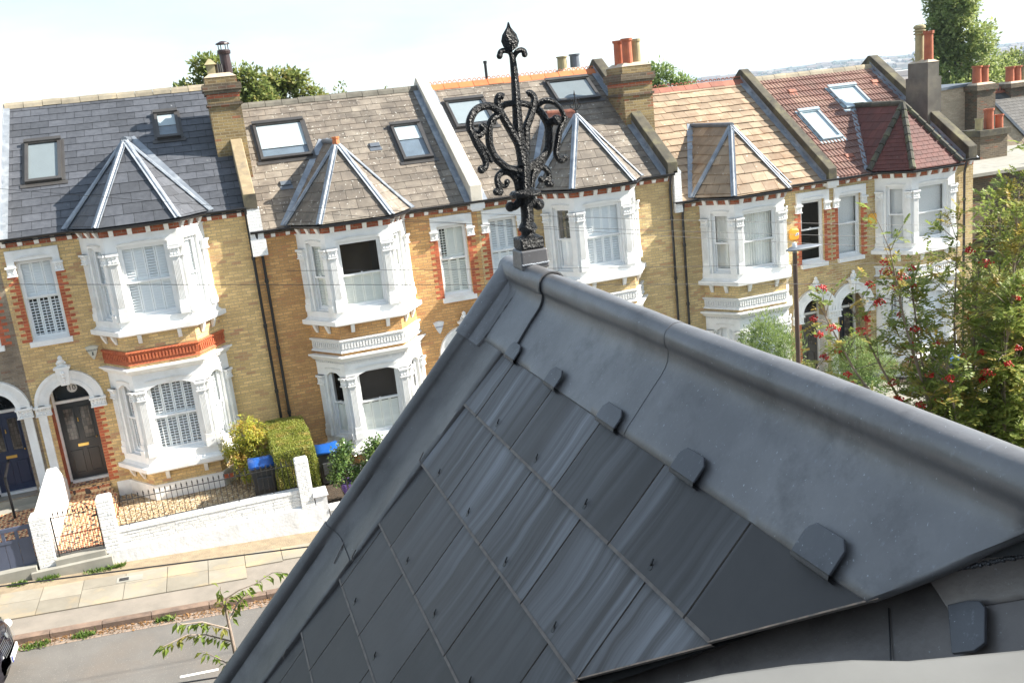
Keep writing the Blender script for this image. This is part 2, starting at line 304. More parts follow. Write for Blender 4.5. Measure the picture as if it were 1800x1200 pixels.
def fg_slate():
    m, n, l, p = newmat('slate_close'); v = coord(n, l, True); q = coord(n, l)
    g = n.new('ShaderNodeNewGeometry'); isl = g.outputs['Random Per Island']
    sp = n.new('ShaderNodeSeparateXYZ'); l.new(v, sp.inputs[0])
    mp = n.new('ShaderNodeMapping'); mp.inputs['Scale'].default_value = (30, .7, 1); l.new(v, mp.inputs[0])
    cb = n.new('ShaderNodeCombineXYZ'); l.new(isl, cb.inputs[2]); va = n.new('ShaderNodeVectorMath'); va.operation = 'MULTIPLY_ADD'
    l.new(cb.outputs[0], va.inputs[0]); va.inputs[1].default_value = (0, 0, 40)
    wn = n.new('ShaderNodeTexNoise'); wn.inputs['Scale'].default_value = 5; l.new(q, wn.inputs['Vector']); wv = n.new('ShaderNodeVectorMath'); wv.operation = 'MULTIPLY_ADD'; l.new(wn.outputs['Color'], wv.inputs[0]); wv.inputs[1].default_value = (1.5, 0, 0); l.new(mp.outputs[0], wv.inputs[2]); l.new(wv.outputs[0], va.inputs[2])
    a = noise(n, l, va.outputs[0], 1, 6, .62)
    mp2 = n.new('ShaderNodeMapping'); mp2.inputs['Scale'].default_value = (6, 1.1, 1); l.new(va.outputs[0], mp2.inputs[0]); mp2.inputs['Scale'].default_value = (.16, .9, 1)
    b = noise(n, l, mp2.outputs[0], 1, 2)
    s1 = rng(n, l, a, .38, .68); s2 = rng(n, l, b, .32, .56)
    fall0 = rng(n, l, sp.outputs[1], .16, .72, 1.0, .04); tri = rng(n, l, sp.outputs[0], 1.205, 1.22, 0, 1); fd = n.new('ShaderNodeMath'); fd.operation = 'MAXIMUM'; l.new(tri, fd.inputs[0]); l.new(rng(n, l, sp.outputs[1], .205, .21, 0, 1), fd.inputs[1]); fm = n.new('ShaderNodeMath'); fm.operation = 'MULTIPLY'; l.new(fall0, fm.inputs[0]); l.new(fd.outputs[0], fm.inputs[1]); fall = fm.outputs[0]
    def mul(x, y):
        k = n.new('ShaderNodeMath'); k.operation = 'MULTIPLY'; l.new(x, k.inputs[0])
        if hasattr(y, 'links'): l.new(y, k.inputs[1])
        else: k.inputs[1].default_value = y
        return k.outputs[0]
    fac = mul(mul(mul(s1, s2), fall), mul(rng(n, l, isl, .05, .5, .35, 1.0), 1.0))
    base = mixc(n, l, rng(n, l, noise(n, l, q, 5, 8, .65), .35, .65), (.056, .052, .051), (.042, .039, .039))
    hs = n.new('ShaderNodeHueSaturation'); l.new(rng(n, l, isl, 0, 1, .8, 1.3), hs.inputs['Value']); l.new(base, hs.inputs['Color'])
    col = mixc(n, l, fac, hs.outputs[0], (.265, .275, .295))
    l.new(col, p.inputs['Base Color']); l.new(rng(n, l, fac, 0, 1, .50, .75), p.inputs['Roughness']); p.inputs['Specular IOR Level'].default_value = .38
    bumpn(n, l, p, noise(n, l, q, 60, 5), .08, .004); return m
M['fg_slate'] = fg_slate()
M['fg_edge'] = surf('slate_edge_and_glint', (.20, .175, .155), (.14, .12, .107), rough=.8, scale=40)
def paintiron():
    m, n, l, p = newmat('finial_paint'); v = coord(n, l); p.inputs['Base Color'].default_value = (.011, .012, .014, 1); p.inputs['Roughness'].default_value = .36
    t = n.new('ShaderNodeTexVoronoi'); t.inputs['Scale'].default_value = 130; l.new(v, t.inputs['Vector'])
    ad = n.new('ShaderNodeMath'); ad.operation = 'MULTIPLY_ADD'; l.new(noise(n, l, v, 90, 6, .7), ad.inputs[0]); ad.inputs[1].default_value = 2.2; l.new(t.outputs['Distance'], ad.inputs[2])
    bumpn(n, l, p, ad.outputs[0], 1.0, .012); return m
M['finial'] = paintiron()

# ---------------------------------------------------------------- the ground
FY = 24.0                                   # the facades stand in the plane y = FY
def gz(x, y=18):                            # height of the footway
    return -.072*max(-60, min(x, 45))
def hill(x, y):
    d = math.hypot(x, y)
    if d < 70: return gz(x)-.22
    k = min(1, (d-70)/400); z = gz(x)*(1-k)-.22*(1-k)-26*k
    if d > 2600: 
        a = math.atan2(x, y); z += min(1, (d-2600)/2400)*(26+CZ+ (20+6*math.sin(a*9+1)+4*math.sin(a*23)+2.5*math.sin(a*61)+1.2*math.sin(a*140)))
    return z
mb = MB(); rings = [0, 12, 25, 45, 70, 110, 170, 260, 400, 650, 1000, 1500, 2100, 2600, 3000, 3600, 4300, 5000, 5600, 9000]
NA = 360
for r_ in rings[1:]: mb.v += [(r_*math.sin(2*PI*j/NA), r_*math.cos(2*PI*j/NA), hill(r_*math.sin(2*PI*j/NA), r_*math.cos(2*PI*j/NA))) for j in range(NA)]
mb.v.append((0, 0, hill(0, 0))); c0 = len(mb.v)-1
for j in range(NA): mb.f.append((c0, (j+1) % NA, j)); mb.m.append(0)
for i in range(len(rings)-2):
    for j in range(NA): mb.f.append((i*NA+j, i*NA+(j+1) % NA, (i+1)*NA+(j+1) % NA, (i+1)*NA+j)); mb.m.append(0)
def terrm():
    m, n, l, p = newmat('terrain'); v = coord(n, l)
    r = ramp(n, [(.30, (.025, .045, .03)), (.46, (.04, .06, .04)), (.54, (.07, .075, .06)), (.66, (.10, .095, .085))]); l.new(noise(n, l, v, .012, 9, .75), r.inputs[0])
    l.new(r.outputs[0], p.inputs['Base Color']); p.inputs['Roughness'].default_value = 1; p.inputs['Specular IOR Level'].default_value = .1; return m
struct(mb.build('ground', terrm(), uv=False))
def sloped(name, x0, x1, y0, y1, dz, mat, n=2, thick=0):
    mb = MB()
    for i in range(n):
        a = x0+(x1-x0)*i/n; b = x0+(x1-x0)*(i+1)/n
        mb.add([(a, y0, gz(a)+dz), (b, y0, gz(b)+dz), (b, y1, gz(b)+dz), (a, y1, gz(a)+dz)], [(0, 1, 2, 3)])
        if thick: mb.add([(a, y0, gz(a)+dz), (b, y0, gz(b)+dz), (b, y0, gz(b)+dz-thick), (a, y0, gz(a)+dz-thick)], [(3, 2, 1, 0)])
    return struct(mb.build(name, mat))
sloped('road', -60, 45, 9.0, 17.72, -.12, M['asphalt'], 1)
sloped('road_gutter', -40, 40, 17.42, 17.72, -.116, M['setts'], 1)
sloped('near_pavement', -60, 45, 6.4, 9.0, 0, M['asphalt_path'], 1, .13)
mb = MB()                                        # kerb stones
x = -30.
while x < 40:
    L = random.uniform(.85, 1.1); a, b = x+.006, x+L-.006; o = random.uniform(-.008, .008)
    mb.add([(a, 17.7+o, gz(a)-.2), (b, 17.7+o, gz(b)-.2), (b, 17.7+o, gz(b)-.015), (b, 17.73+o, gz(b)), (b, 17.86, gz(b)), (b, 17.86, gz(b)-.2),
            (a, 17.86, gz(a)-.2), (a, 17.86, gz(a)), (a, 17.73+o, gz(a)), (a, 17.7+o, gz(a)-.015)],
           [(0, 1, 2, 9), (9, 2, 3, 8), (8, 3, 4, 7), (0, 9, 8, 7, 6), (1, 5, 4, 3, 2)]); x += L
struct(mb.build('kerb', M['kerb']))
sloped('pavement', -60, 45, 17.84, 20.3, -.03, M['asphalt_path'], 1)
sloped('pavement_edge_strip', -30, 40, 19.78, 20.4, -.012, M['earthy'], 1)
mb = MB(); x = -12.
ends = {0: (17.9, 18.55), 1: (18.56, 19.12), 2: (19.13, 19.76)}
rows = [(18.62, 19.17), (19.18, 19.77)]
while x < 6:
    L = random.uniform(.72, .82); sp = random.uniform(-.12, .12)
    for k, (y0, y1) in enumerate(((18.58, 19.2+sp), (19.21+sp, 19.77))):
        if x > -.9 and k == 0: continue
        a, b = x+.006, x+L-.006
        mb.add([(a, y0, gz(a)-.022), (b, y0, gz(b)-.022), (b, y1, gz(b)-.022), (a, y1, gz(a)-.022), (a, y0, gz(a)-.006), (b, y0, gz(b)-.006), (b, y1, gz(b)-.006), (a, y1, gz(a)-.006)],
               [(4, 5, 6, 7), (0, 1, 5, 4), (1, 2, 6, 5), (2, 3, 7, 6), (3, 0, 4, 7)])
    x += L
struct(mb.build('paving_slabs', M['slab']))
mb = MB()
for a, b in ((-1.72, -1.10), (-8.2, -7.0), (4.0, 5.2)): mb.add([(a, 15.42, gz(a)-.114), (b, 15.42, gz(b)-.114), (b, 15.49, gz(b)-.114), (a, 15.49, gz(a)-.114)], [(0, 1, 2, 3)])
struct(mb.build('road_marking', M['road_white']))
mb = MB()                                        # utility cover: pale frame and dark lid
a, b = -2.95, -2.45
mb.add([(a, 19.36, gz(a)), (b, 19.36, gz(b)), (b, 19.62, gz(b)), (a, 19.62, gz(a))], [(0, 1, 2, 3)]); mb.mi = 1
a, b = -2.90, -2.72
mb.add([(a, 19.42, gz(a)+.004), (b, 19.42, gz(b)+.004), (b, 19.56, gz(b)+.004), (a, 19.56, gz(a)+.004)], [(0, 1, 2, 3)])
tag(mb.build('utility_cover', [M['concrete'], M['plastic']]), 'small dark utility cover in a pale concrete patch set in the far pavement', 'cover')

# ---------------------------------------------------------------- slates, tiles, flashings
def slates(mb, F, v0, v1, lo, hi, w, g, gap=.005, t=.012, lift=.003, phase=0, jit=.0, rows=None):
    """F(u, v, h) -> world; v runs down the slope; lo(v), hi(v) bound u."""
    k = 0; va = v0
    while va < v1-.01:
        vb = min(va+g, v1); ph = phase+(w/2 if k % 2 else 0)
        umin = min(lo(va), lo(vb)); umax = max(hi(va), hi(vb))
        u = ph+math.floor((umin-ph)/w)*w
        while u < umax:
            a0, b0 = u+gap/2, u+w-gap/2
            A0 = max(a0, lo(va)); B0 = min(b0, hi(va)); A1 = max(a0, lo(vb)); B1 = min(b0, hi(vb))
            if (B0-A0 > .004 or B1-A1 > .004) and not (B0 < A0-.3 or B1 < A1-.3):
                if B0 < A0: A0 = B0 = (A0+B0)/2
                if B1 < A1: A1 = B1 = (A1+B1)/2
                j = random.uniform(-jit, jit); h1 = t+lift+random.uniform(0, jit*.4); 
                vbj = vb+j
                mb.add([F(A0, va, lift), F(B0, va, lift), F(B1, vbj, h1), F(A1, vbj, h1), F(A1, vbj, .0), F(B1, vbj, .0), F(A0, va, 0), F(B0, va, 0)],
                       [(0, 3, 2, 1), (3, 4, 5, 2), (0, 6, 4, 3), (1, 2, 5, 7)])
            u += w
        va = vb; k += 1
def planeF(P, U, V):
    P, U, V = Vector(P), Vector(U).normalized(), Vector(V).normalized(); N = U.cross(V)
    if N.z < 0: N = -N
    def F(u, v, h): return tuple(P+U*u+V*v+N*h)
    return F
def strip(mb, a, b, w, h, up=Vector((0, 0, 1)), roll=0):     # a flat band w wide along a-b with an optional roll
    a, b = Vector(a), Vector(b); d = (b-a).normalized(); s = d.cross(up).normalized(); n = s.cross(d).normalized()
    if w:
        q = [a-s*w/2, a+s*w/2, b+s*w/2, b-s*w/2]
        mb.add([tuple(p+n*h) for p in q]+[tuple(p) for p in q], [(0, 1, 2, 3), (0, 4, 5, 1), (1, 5, 6, 2), (2, 6, 7, 3), (3, 7, 4, 0)])
    if roll: mb.tube([a+n*h, b+n*h], roll, 8)
SLP = 3.05/4.35; LS = math.hypot(3.05, 4.35)     # roof slope and its length
NRM = Vector((0, -3.05/LS, 4.35/LS)); DN = Vector((0, -4.35/LS, -3.05/LS))

# ---------------------------------------------------------------- sweeps round the bay
def offpath(pts, d):
    """offset an open path in plan outwards (to its right when walking +x at y<FY); the ends stay in the wall plane"""
    n = len(pts); L = []
    for i in range(n-1):
        a, b = Vector(pts[i]), Vector(pts[i+1]); t = (b-a).normalized(); o = Vector((t.y, -t.x)); L.append((a+o*d, t))
    def isect(p, t, q, s):
        den = t.x*s.y-t.y*s.x; k = ((q.x-p.x)*s.y-(q.y-p.y)*s.x)/den; return p+t*k
    out = []
    for i in range(n):
        if i in (0, n-1):
            p, t = L[0] if i == 0 else L[-1]
            if abs(t.y) < 1e-6: out.append(Vector((pts[i][0], p.y)))
            else: out.append(isect(p, t, Vector((0, pts[i][1])), Vector((1, 0))))
        else: out.append(isect(*L[i-1], *L[i]))
    return out
def sweep(mb, pts, prof):            # prof: closed list of (d, z)
    P = [offpath(pts, d) for d, z in prof]; k = len(prof); n = len(pts)
    vs = [(P[j][i].x, P[j][i].y, prof[j][1]) for i in range(n) for j in range(k)]
    fs = [(i*k+j, i*k+(j+1) % k, (i+1)*k+(j+1) % k, (i+1)*k+j) for i in range(n-1) for j in range(k)]
    fs += [tuple(range(k)), tuple(range((n-1)*k, n*k))[::-1]]
    mb.add(vs, fs)
def rect(d0, d1, z0, z1): return [(d0, z0), (d1, z0), (d1, z1), (d0, z1)]

# ---------------------------------------------------------------- windows
def frame_tf(P, u, n):               # (s along the wall, d outwards, z)
    P = Vector((P[0], P[1], 0)); u = Vector((u[0], u[1], 0)); n = Vector((n[0], n[1], 0))
    return lambda s, d, z: tuple(P+u*s+n*d+Vector((0, 0, z)))
def louvre(mb, s0, s1, d, z0, z1, mode, panels):
    w = (s1-s0)/panels
    for i in range(panels):
        a = s0+i*w+.003; b = s0+(i+1)*w-.003; st = .032
        md = mode[i] if isinstance(mode, (list, tuple)) else mode
        mb.box(a, a+st, d-.025, d, z0, z1); mb.box(b-st, b, d-.025, d, z0, z1)
        mb.box(a+st, b-st, d-.024, d-.001, z1-.05, z1); mb.box(a+st, b-st, d-.024, d-.001, z0, z0+.06)
        zz = z0+.06+.03; zt = z1-.05
        while zz < zt-.01:
            if md == 'open': hd, hz = .030, .010
            elif md == 'half': hd, hz = .024, .022
            else: hd, hz = .018, .029
            q = [(a+st, d-.012+hd, zz-hz), (b-st, d-.012+hd, zz-hz), (b-st, d-.012-hd, zz+hz), (a+st, d-.012-hd, zz+hz)]
            mb.add(q+[(p[0], p[1], p[2]+.008) for p in q], [(0, 3, 2, 1), (4, 5, 6, 7), (0, 1, 5, 4), (2, 3, 7, 6)])
            zz += .068 if md == 'open' else .064
        if md == 'open': mb.box((a+b)/2-.007, (a+b)/2+.007, d+.018, d+.030, z0+.06, zt)
def window(parent, tf, s0, s1, z0, z1, zm, upper, lower, panels=4, arch=0, label=None, smat='shutter', part='window', depth=.45, dset=-.11, upper_side=None):
    """a sash window: part window > glass, shutters / curtain / room"""
    mb = MB(tf); D = dset; f = .045
    mb.box(s0, s0+f, D-.10, D+.03, z0, z1); mb.box(s1-f, s1, D-.10, D+.03, z0, z1); mb.box(s0+f, s1-f, D-.10, D+.03, z1-f, z1)
    mb.box(s0+f, s1-f, D-.12, D+.05, z0, z0+.035)
    a, b = s0+f, s1-f
    def sash(za, zb, d, rb, rt):
        mb.box(a, a+.042, d-.035, d, za, zb); mb.box(b-.042, b, d-.035, d, za, zb)
        mb.box(a+.042, b-.042, d-.035, d, za, za+rb); mb.box(a+.042, b-.042, d-.035, d, zb-rt, zb)
    sash(zm-.02, z1-f, D+.015, .042, .045); sash(z0+.035, zm+.022, D-.03, .075, .042)
    mb.box((a+b)/2-.022, (a+b)/2+.022, D-.03, D+.006, zm+.023, zm+.05)
    w = mb.build(part, M['joinery'], parent)
    if label: w['label'] = label
    g = MB(tf); g.add([(a+.04, D-.003, zm), (b-.04, D-.003, zm), (b-.04, D-.003, z1-f-.04), (a+.04, D-.003, z1-f-.04)], [(0, 1, 2, 3)])
    g.add([(a+.04, D-.048, z0+.09), (b-.04, D-.048, z0+.09), (b-.04, D-.048, zm-.015), (a+.04, D-.048, zm-.015)], [(0, 1, 2, 3)])
    g.build('glass', M['glass'], w)
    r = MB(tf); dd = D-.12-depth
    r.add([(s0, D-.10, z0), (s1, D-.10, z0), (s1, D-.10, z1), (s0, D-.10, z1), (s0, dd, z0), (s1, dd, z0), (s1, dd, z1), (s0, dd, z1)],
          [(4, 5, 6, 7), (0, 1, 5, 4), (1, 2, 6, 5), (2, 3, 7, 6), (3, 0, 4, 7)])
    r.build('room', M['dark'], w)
    sh = MB(tf); cu = MB(tf)
    for md, za, zb in ((upper, zm+.005, z1-f-.005), (lower, z0+.04, zm-.005)):
        if md == 'none': continue
        if md == 'curtain':
            k = 40; rows = []
            for zz in (za-.02, zb):
                rows.append([(s0+f+(s1-s0-2*f)*i/k, D-.16+.022*math.sin(i*1.9)+.012*math.sin(i*4.1+zz*.2), zz) for i in range(k+1)])
            cu.grid(rows)
        elif md == 'blind':
            zz = za
            while zz < zb: 
                cu.add([(a, D-.15, zz), (b, D-.15, zz), (b, D-.135, zz+.028), (a, D-.135, zz+.028)], [(0, 1, 2, 3)]); zz += .026
        else: louvre(sh, a+.005, b-.005, D-.068, za, zb, md, panels)
    if sh.v: sh.build('shutter', M[smat], w)
    if cu.v: cu.build('curtain' if 'curtain' in (upper, lower) else 'blind', M['curtain'] if 'curtain' in (upper, lower) else M['blind'], w)
    return w
def carved(mb, s0, s1, d, z0, z1, rnd):         # acanthus-like lumps on a capital
    mb.box(s0, s1, 0, d*.75, z0, z1); mb.box(s0-.02, s1+.02, 0, d+.02, z1-.05, z1); mb.box(s0-.01, s1+.01, 0, d+.005, z0, z0+.03)
    n = max(2, int((s1-s0)/.07)); tf = mb.tf
    for i in range(n):
        for k in range(2):
            c = Vector(tf(s0+(i+.5)*(s1-s0)/n, d*.72, z0+.07+k*.085+rnd.uniform(-.01, .01))); old = mb.tf; mb.tf = None
            mb.sphere(c, .034, 6, 4, (1, 1, 1.15)); mb.tf = old
def quoin(mb, x, side, z0, z1, y=FY, seed=0, proud=.004):     # toothed red bricks running up beside an opening
    z = z0; k = seed
    while z < z1-.02:
        L = (.225, .112)[k % 2]; h = min(.066, z1-z)
        cuts = [0, L] if k % 2 else [0, .108, .225] if (k//2) % 2 else [0, .225]
        for a, b in zip(cuts, cuts[1:]):
            xa, xb = (x+a+.003, x+b-.003) if side > 0 else (x-b+.003, x-a-.003)
            mb.box(xa, xb, y-proud, y+.02, z, z+h)
        z += .075; k += 1
def ornament(mb, s0, s1, z, d=.03):             # twisted rope moulding above an opening
    n = int((s1-s0)/.055)
    for i in range(n):
        a = s0+(s1-s0)*i/n; w = (s1-s0)/n
        arch = .03*(1-((2*(i+.5)/n)-1)**2)
        mb.add([(a, 0, z+arch), (a+w*1.25, 0, z+.035+arch), (a+w*1.25, d, z+.045+arch), (a, d, z+.01+arch), (a+w*.5, 0, z-.005+arch), (a+w*.5, d, z+arch)], [(0, 3, 2, 1), (3, 5, 2), (0, 4, 5, 3), (4, 1, 2, 5)])

# ---------------------------------------------------------------- one house of the terrace
def house(S):
    rnd = random.Random(S['seed'])
    x0, x1 = S['x0'], S['x1']; E = CZ+S['E']; c = S['bay']; y = FY; bm = M[S['brick']]
    T = thing('terraced_house', S['label'], 'house', ((x0+x1)/2, FY, E-6.6), 'terraced houses across the street')
    ZB = E-8.2
    wc, dc = S['win'], S['door']
    # holes: window, doorway
    holes = [(wc-.40, wc+.40, E-2.43, E-.54), (dc-.47, dc+.47, E-6.12, E-3.52)]
    xs = sorted({x0, x1}|{h[0] for h in holes}|{h[1] for h in holes}); zs = sorted({ZB, E-.02}|{h[2] for h in holes}|{h[3] for h in holes})
    mb = MB()
    for i in range(len(xs)-1):
        for j in range(len(zs)-1):
            mx, mz = (xs[i]+xs[i+1])/2, (zs[j]+zs[j+1])/2
            if any(h[0] < mx < h[1] and h[2] < mz < h[3] for h in holes): continue
            mb.add([(xs[i], y, zs[j]), (xs[i+1], y, zs[j]), (xs[i+1], y, zs[j+1]), (xs[i], y, zs[j+1])], [(0, 1, 2, 3)])
    for (a, b, z0, z1), dp in zip(holes, (.14, .52)):
        mb.add([(a, y, z0), (a, y, z1), (a, y+dp, z1), (a, y+dp, z0)], [(0, 1, 2, 3)]); mb.add([(b, y, z0), (b, y, z1), (b, y+dp, z1), (b, y+dp, z0)], [(3, 2, 1, 0)])
    yb = FY+8.7
    mb.add([(x0, y, ZB), (x0, yb, ZB), (x0, yb, E), (x0, FY+4.35, E+3.0), (x0, y, E-.05)], [(0, 1, 2, 3, 4)][::1])
    mb.add([(x1, y, ZB), (x1, yb, ZB), (x1, yb, E), (x1, FY+4.35, E+3.0), (x1, y, E-.05)], [(4, 3, 2, 1, 0)])
    mb.add([(x0, yb, ZB), (x1, yb, ZB), (x1, yb, E), (x0, yb, E)], [(0, 1, 2, 3)])
    mb.build('wall', bm, T)
    # dentil course: red bricks between white corbels, along wall and bay
    W0, F0, F1, W1 = (c-1.38, FY), (c-.79, FY-.88), (c+.79, FY-.88), (c+1.38, FY)
    bay = [W0, F0, F1, W1]; full = [(x0, FY), W0, F0, F1, W1, (x1, FY)]
    def offfull(d):      # path along the whole front, offset d
        p = offpath(bay, d); q = [Vector((x0, FY-d))]
        # meet of the cant line with the offset wall line
        def cut(a, b): t = (FY-d-a.y)/(b.y-a.y); return a+(b-a)*t
        q += [cut(p[0], p[1]), p[1], p[2], cut(p[3], p[2]), Vector((x1, FY-d))]; return q
    def sweepfull(mb, prof):
        P = [offfull(d) for d, z in prof]; k = len(prof); n = 6
        mb.add([(P[j][i].x, P[j][i].y, prof[j][1]) for i in range(n) for j in range(k)],
               [(i*k+j, i*k+(j+1) % k, (i+1)*k+(j+1) % k, (i+1)*k+j) for i in range(n-1) for j in range(k)]+[tuple(range(k)), tuple(range((n-1)*k, n*k))[::-1]])
    mb = MB(); sweepfull(mb, rect(.012, -.10, E-.21, E-.03)); mb.build('brick_course', M['brick_redwork'], T)
    mb = MB(); mk = MB(); P = [Vector(q) for q in full]
    for i in range(5):
        a, b = P[i], P[i+1]; t = (b-a); L = t.length; t.normalize(); o = Vector((t.y, -t.x)); n = max(1, round(L/.36))
        tf = frame_tf(a, t, o)
        for k in range(n):
            s = (k+.5)*L/n
            if i in (0, 4) and L < .4: continue
            mk = MB(tf); mk.add([(s-.05, 0, E-.20), (s+.05, 0, E-.20), (s+.05, .05, E-.20), (s+.05, .085, E-.13), (s+.05, .13, E-.04), (s+.05, 0, E-.04), (s-.05, .05, E-.20), (s-.05, .085, E-.13), (s-.05, .13, E-.04), (s-.05, 0, E-.04)],
                   [(0, 1, 2, 6), (6, 2, 3, 7), (7, 3, 4, 8), (1, 5, 4, 3, 2), (0, 6, 7, 8, 9)]); mk.build('corbel', M['white'], T)
    # gutter
    mb = MB(); sweepfull(mb, rect(.14, .02, E-.045, E-.01)); g = [(.14+.055+.055*math.cos(a), E-.002+.055*math.sin(a)) for a in [PI+i*PI/7 for i in range(8)]]
    sweepfull(mb, g+[(.24, E+.004), (.15, E+.004)]); mb.build('gutter', M['plastic'], T)
    # downpipe
    for px_, off in S['pipes']:
        mb = MB(); mb.tube([(px_, FY-.17, E-.03), (px_, FY-.14, E-.15), (px_+off, FY-.07, E-.42), (px_+off, FY-.07, ZB)], .036, 10)
        for k in range(4): mb.tube([(px_+off, FY-.07, E-1.2-k*1.7), (px_+off, FY-.07, E-1.29-k*1.7)], .05, 10)
        mb.build('downpipe', M['plastic'], T)
    # ---------------- bay
    by = MB()
    sweep(by, bay, rect(0, -.16, E-.45, E-.19))                                  # frieze over the upper windows
    sweep(by, bay, rect(.025, -.1, E-.235, E-.205))
    sweep(by, bay, [(-.2, E-2.14), (.02, E-2.16), (.02, E-2.30), (.07, E-2.355), (.145, E-2.365), (.145, E-2.47), (.10, E-2.50), (-.2, E-2.50)])   # upper sill
    lowtop = E-3.27
    sweep(by, bay, [(-.2, lowtop), (.14, lowtop), (.14, lowtop-.04), (.09, lowtop-.08), (.05, lowtop-.14), (.0, lowtop-.17), (.0, lowtop-.45), (-.16, lowtop-.45)])
    sweep(by, bay, [(-.2, E-5.44), (.02, E-5.46), (.02, E-5.64), (.08, E-5.70), (.17, E-5.71), (.17, E-5.81), (.12, E-5.85), (-.2, E-5.85)])
    for pr in (rect(-.01, -.2, E-2.88, E-2.49), rect(-.01, -.2, lowtop, E-2.86), rect(-.02, -.2, E-6.22, E-5.84)): br = MB(); sweep(br, bay, pr); br.build('bay_brickwork', bm, T)
    pl = MB(); sweep(pl, bay, rect(.035, -.2, ZB, E-6.18)); pl.build('bay_plinth', M['white'], T)
    # decorated band between the storeys
    bd = MB()
    if S['band'] == 'terracotta': sweep(bd, bay, [(-.1, E-2.87), (.03, E-2.87), (.05, E-2.9), (.02, E-2.93), (.0, E-3.13), (.02, E-3.16), (.03, E-3.2), (-.1, E-3.2)]); bmat = M['terracotta']
    else: sweep(bd, bay, [(-.1, E-2.86), (.06, E-2.86), (.06, E-2.9), (.02, E-2.93), (.01, E-3.12), (.04, E-3.15), (.06, E-3.19), (-.1, E-3.19)]); bmat = M['white_carved']
    P = [Vector(q) for q in bay]
    for i in range(3):
        a, b = P[i], P[i+1]; t = b-a; L = t.length; t.normalize(); o = Vector((t.y, -t.x)); bd.tf = frame_tf(a, t, o); n = int(L/.075)
        for k in range(n):
            s = (k+.5)*L/n; bd.box(s-.02, s+.02, .02, .045, E-3.10, E-2.96)
            if S['band'] != 'terracotta': bd.box(s-.018, s+.018, .0, .03, lowtop-.215, lowtop-.175)
            else: bd.box(s-.02, s+.02, .03, .06, E-2.915, E-2.885)
    bd.build('decorated_band', bmat, T)
    # faces
    for i in range(3):
        a, b = P[i], P[i+1]; t = b-a; L = t.length; t.normalize(); o = Vector((t.y, -t.x)); tf = frame_tf(a, t, o); by.tf = tf
        if i == 1: s0, s1 = .25, L-.25
        elif i == 0: s0, s1 = .32, L-.20
        else: s0, s1 = .20, L-.32
        for lev, (zt, zb, zm) in enumerate(((E-.45, E-2.15, E-1.31), (lowtop-.42, E-5.45, E-4.56))):
            by.box(0, s0, -.15, 0, zb, zt-.03*lev); by.box(s1, L, -.15, 0, zb, zt-.03*lev)
            if lev == 1:          # segmental heads
                n = 8; w = s1-s0
                for k in range(n):
                    ua, ub = k/n, (k+1)/n; ha = .13*(2*ua-1)**2; hb = .13*(2*ub-1)**2
                    hb += .03; ha += .03; by.add([(s0+w*ua, .002, zt-.02), (s0+w*ub, .002, zt-.02), (s0+w*ub, .002, zt-hb), (s0+w*ua, .002, zt-ha), (s0+w*ub, -.1, zt-hb), (s0+w*ua, -.1, zt-ha)], [(0, 1, 2, 3)[::-1], (3, 2, 4, 5)[::-1]])
            ornament(by, s0-.02, s1+.02, zt+.03)
            if i == 1: pils = [(.03, .215), (L-.215, L-.03)]
            elif i == 0: pils = [(.05, .23), (L-.15, L-.01)]
            else: pils = [(.01, .15), (L-.23, L-.05)]
            cz = zt-.14
            for (pa, pb) in pils:
                by.box(pa, pb, 0, .045, zb+.16, cz-.24); by.box(pa-.015, pb+.015, 0, .085, zb-.01, zb+.16); by.box(pa-.005, pb+.005, 0, .065, zb+.16, zb+.30)
                if pb-pa > .15:
                    nf = 5; wf = (pb-pa-.03)/nf
                    for k in range(nf): by.box(pa+.015+wf*k+.005, pa+.015+wf*(k+1)-.008, .045, .062, zb+.33, cz-.28)
                carved(by, pa-.02, pb+.02, .085, cz-.24, cz, rnd)
            up_, lo_ = S['shut'][('cl', 'f', 'cr')[i]+('u', 'l')[lev]]
            window(T, tf, s0, s1, zb, zt, zm, up_, lo_, 4 if i == 1 else 2, smat=S.get('smat', 'shutter'), depth=.30)
        by.tf = tf
        # scroll brackets under the sills
        n = 2
        for k in range(n):
            s = L*(.22+.56*k) if i == 1 else L*(.25+.42*k)
            for zz in (E-2.50, E-5.85):
                by.add([(s-.045, 0, zz), (s+.045, 0, zz), (s+.045, .11, zz), (s-.045, .11, zz), (s-.045, .02, zz-.21), (s+.045, .02, zz-.21), (s+.045, 0, zz-.21), (s-.045, 0, zz-.21), (s+.045, .08, zz-.09), (s-.045, .08, zz-.09)],
                       [(3, 2, 8, 9), (9, 8, 5, 4), (4, 5, 6, 7), (1, 6, 5, 8, 2), (0, 3, 9, 4, 7)])
    by.tf = None; by.build('bay_window_surround', M['white'], T)
    # ---------------- single first-floor window
    tf = frame_tf((wc, FY), (1, 0), (0, -1)); z0, z1 = E-2.43, E-.54
    mb = MB(tf); mb.box(-.56, .56, 0, .06, E-.54, E-.29); mb.box(-.545, .545, .06, .075, E-.335, E-.30)
    for sd in (-1, 1):
        a, b = (-.56, -.40) if sd < 0 else (.40, .56); mb.box(a, b, 0, .06, E-.64, E-.54)
        carved(mb, a-.03 if sd < 0 else a-.0, b if sd < 0 else b+.03, .09, E-.88, E-.64, rnd)
    ornament(mb, -.36, .36, E-.50, .085)
    mb.build('window_hood', M['white'], T); mb = MB(tf)
    mb.box(-.46, .46, 0, .10, z0-.12, z0+.0); mb.add([(-.40, -.14, z0+.06), (.40, -.14, z0+.06), (.40, .06, z0), (-.40, .06, z0)], [(0, 1, 2, 3)[::-1]])
    mb.build('window_sill', M['white'], T)
    window(T, tf, -.40, .40, z0, z1, E-1.42, *S['shut']['w'], panels=3, smat=S.get('smat', 'shutter'))
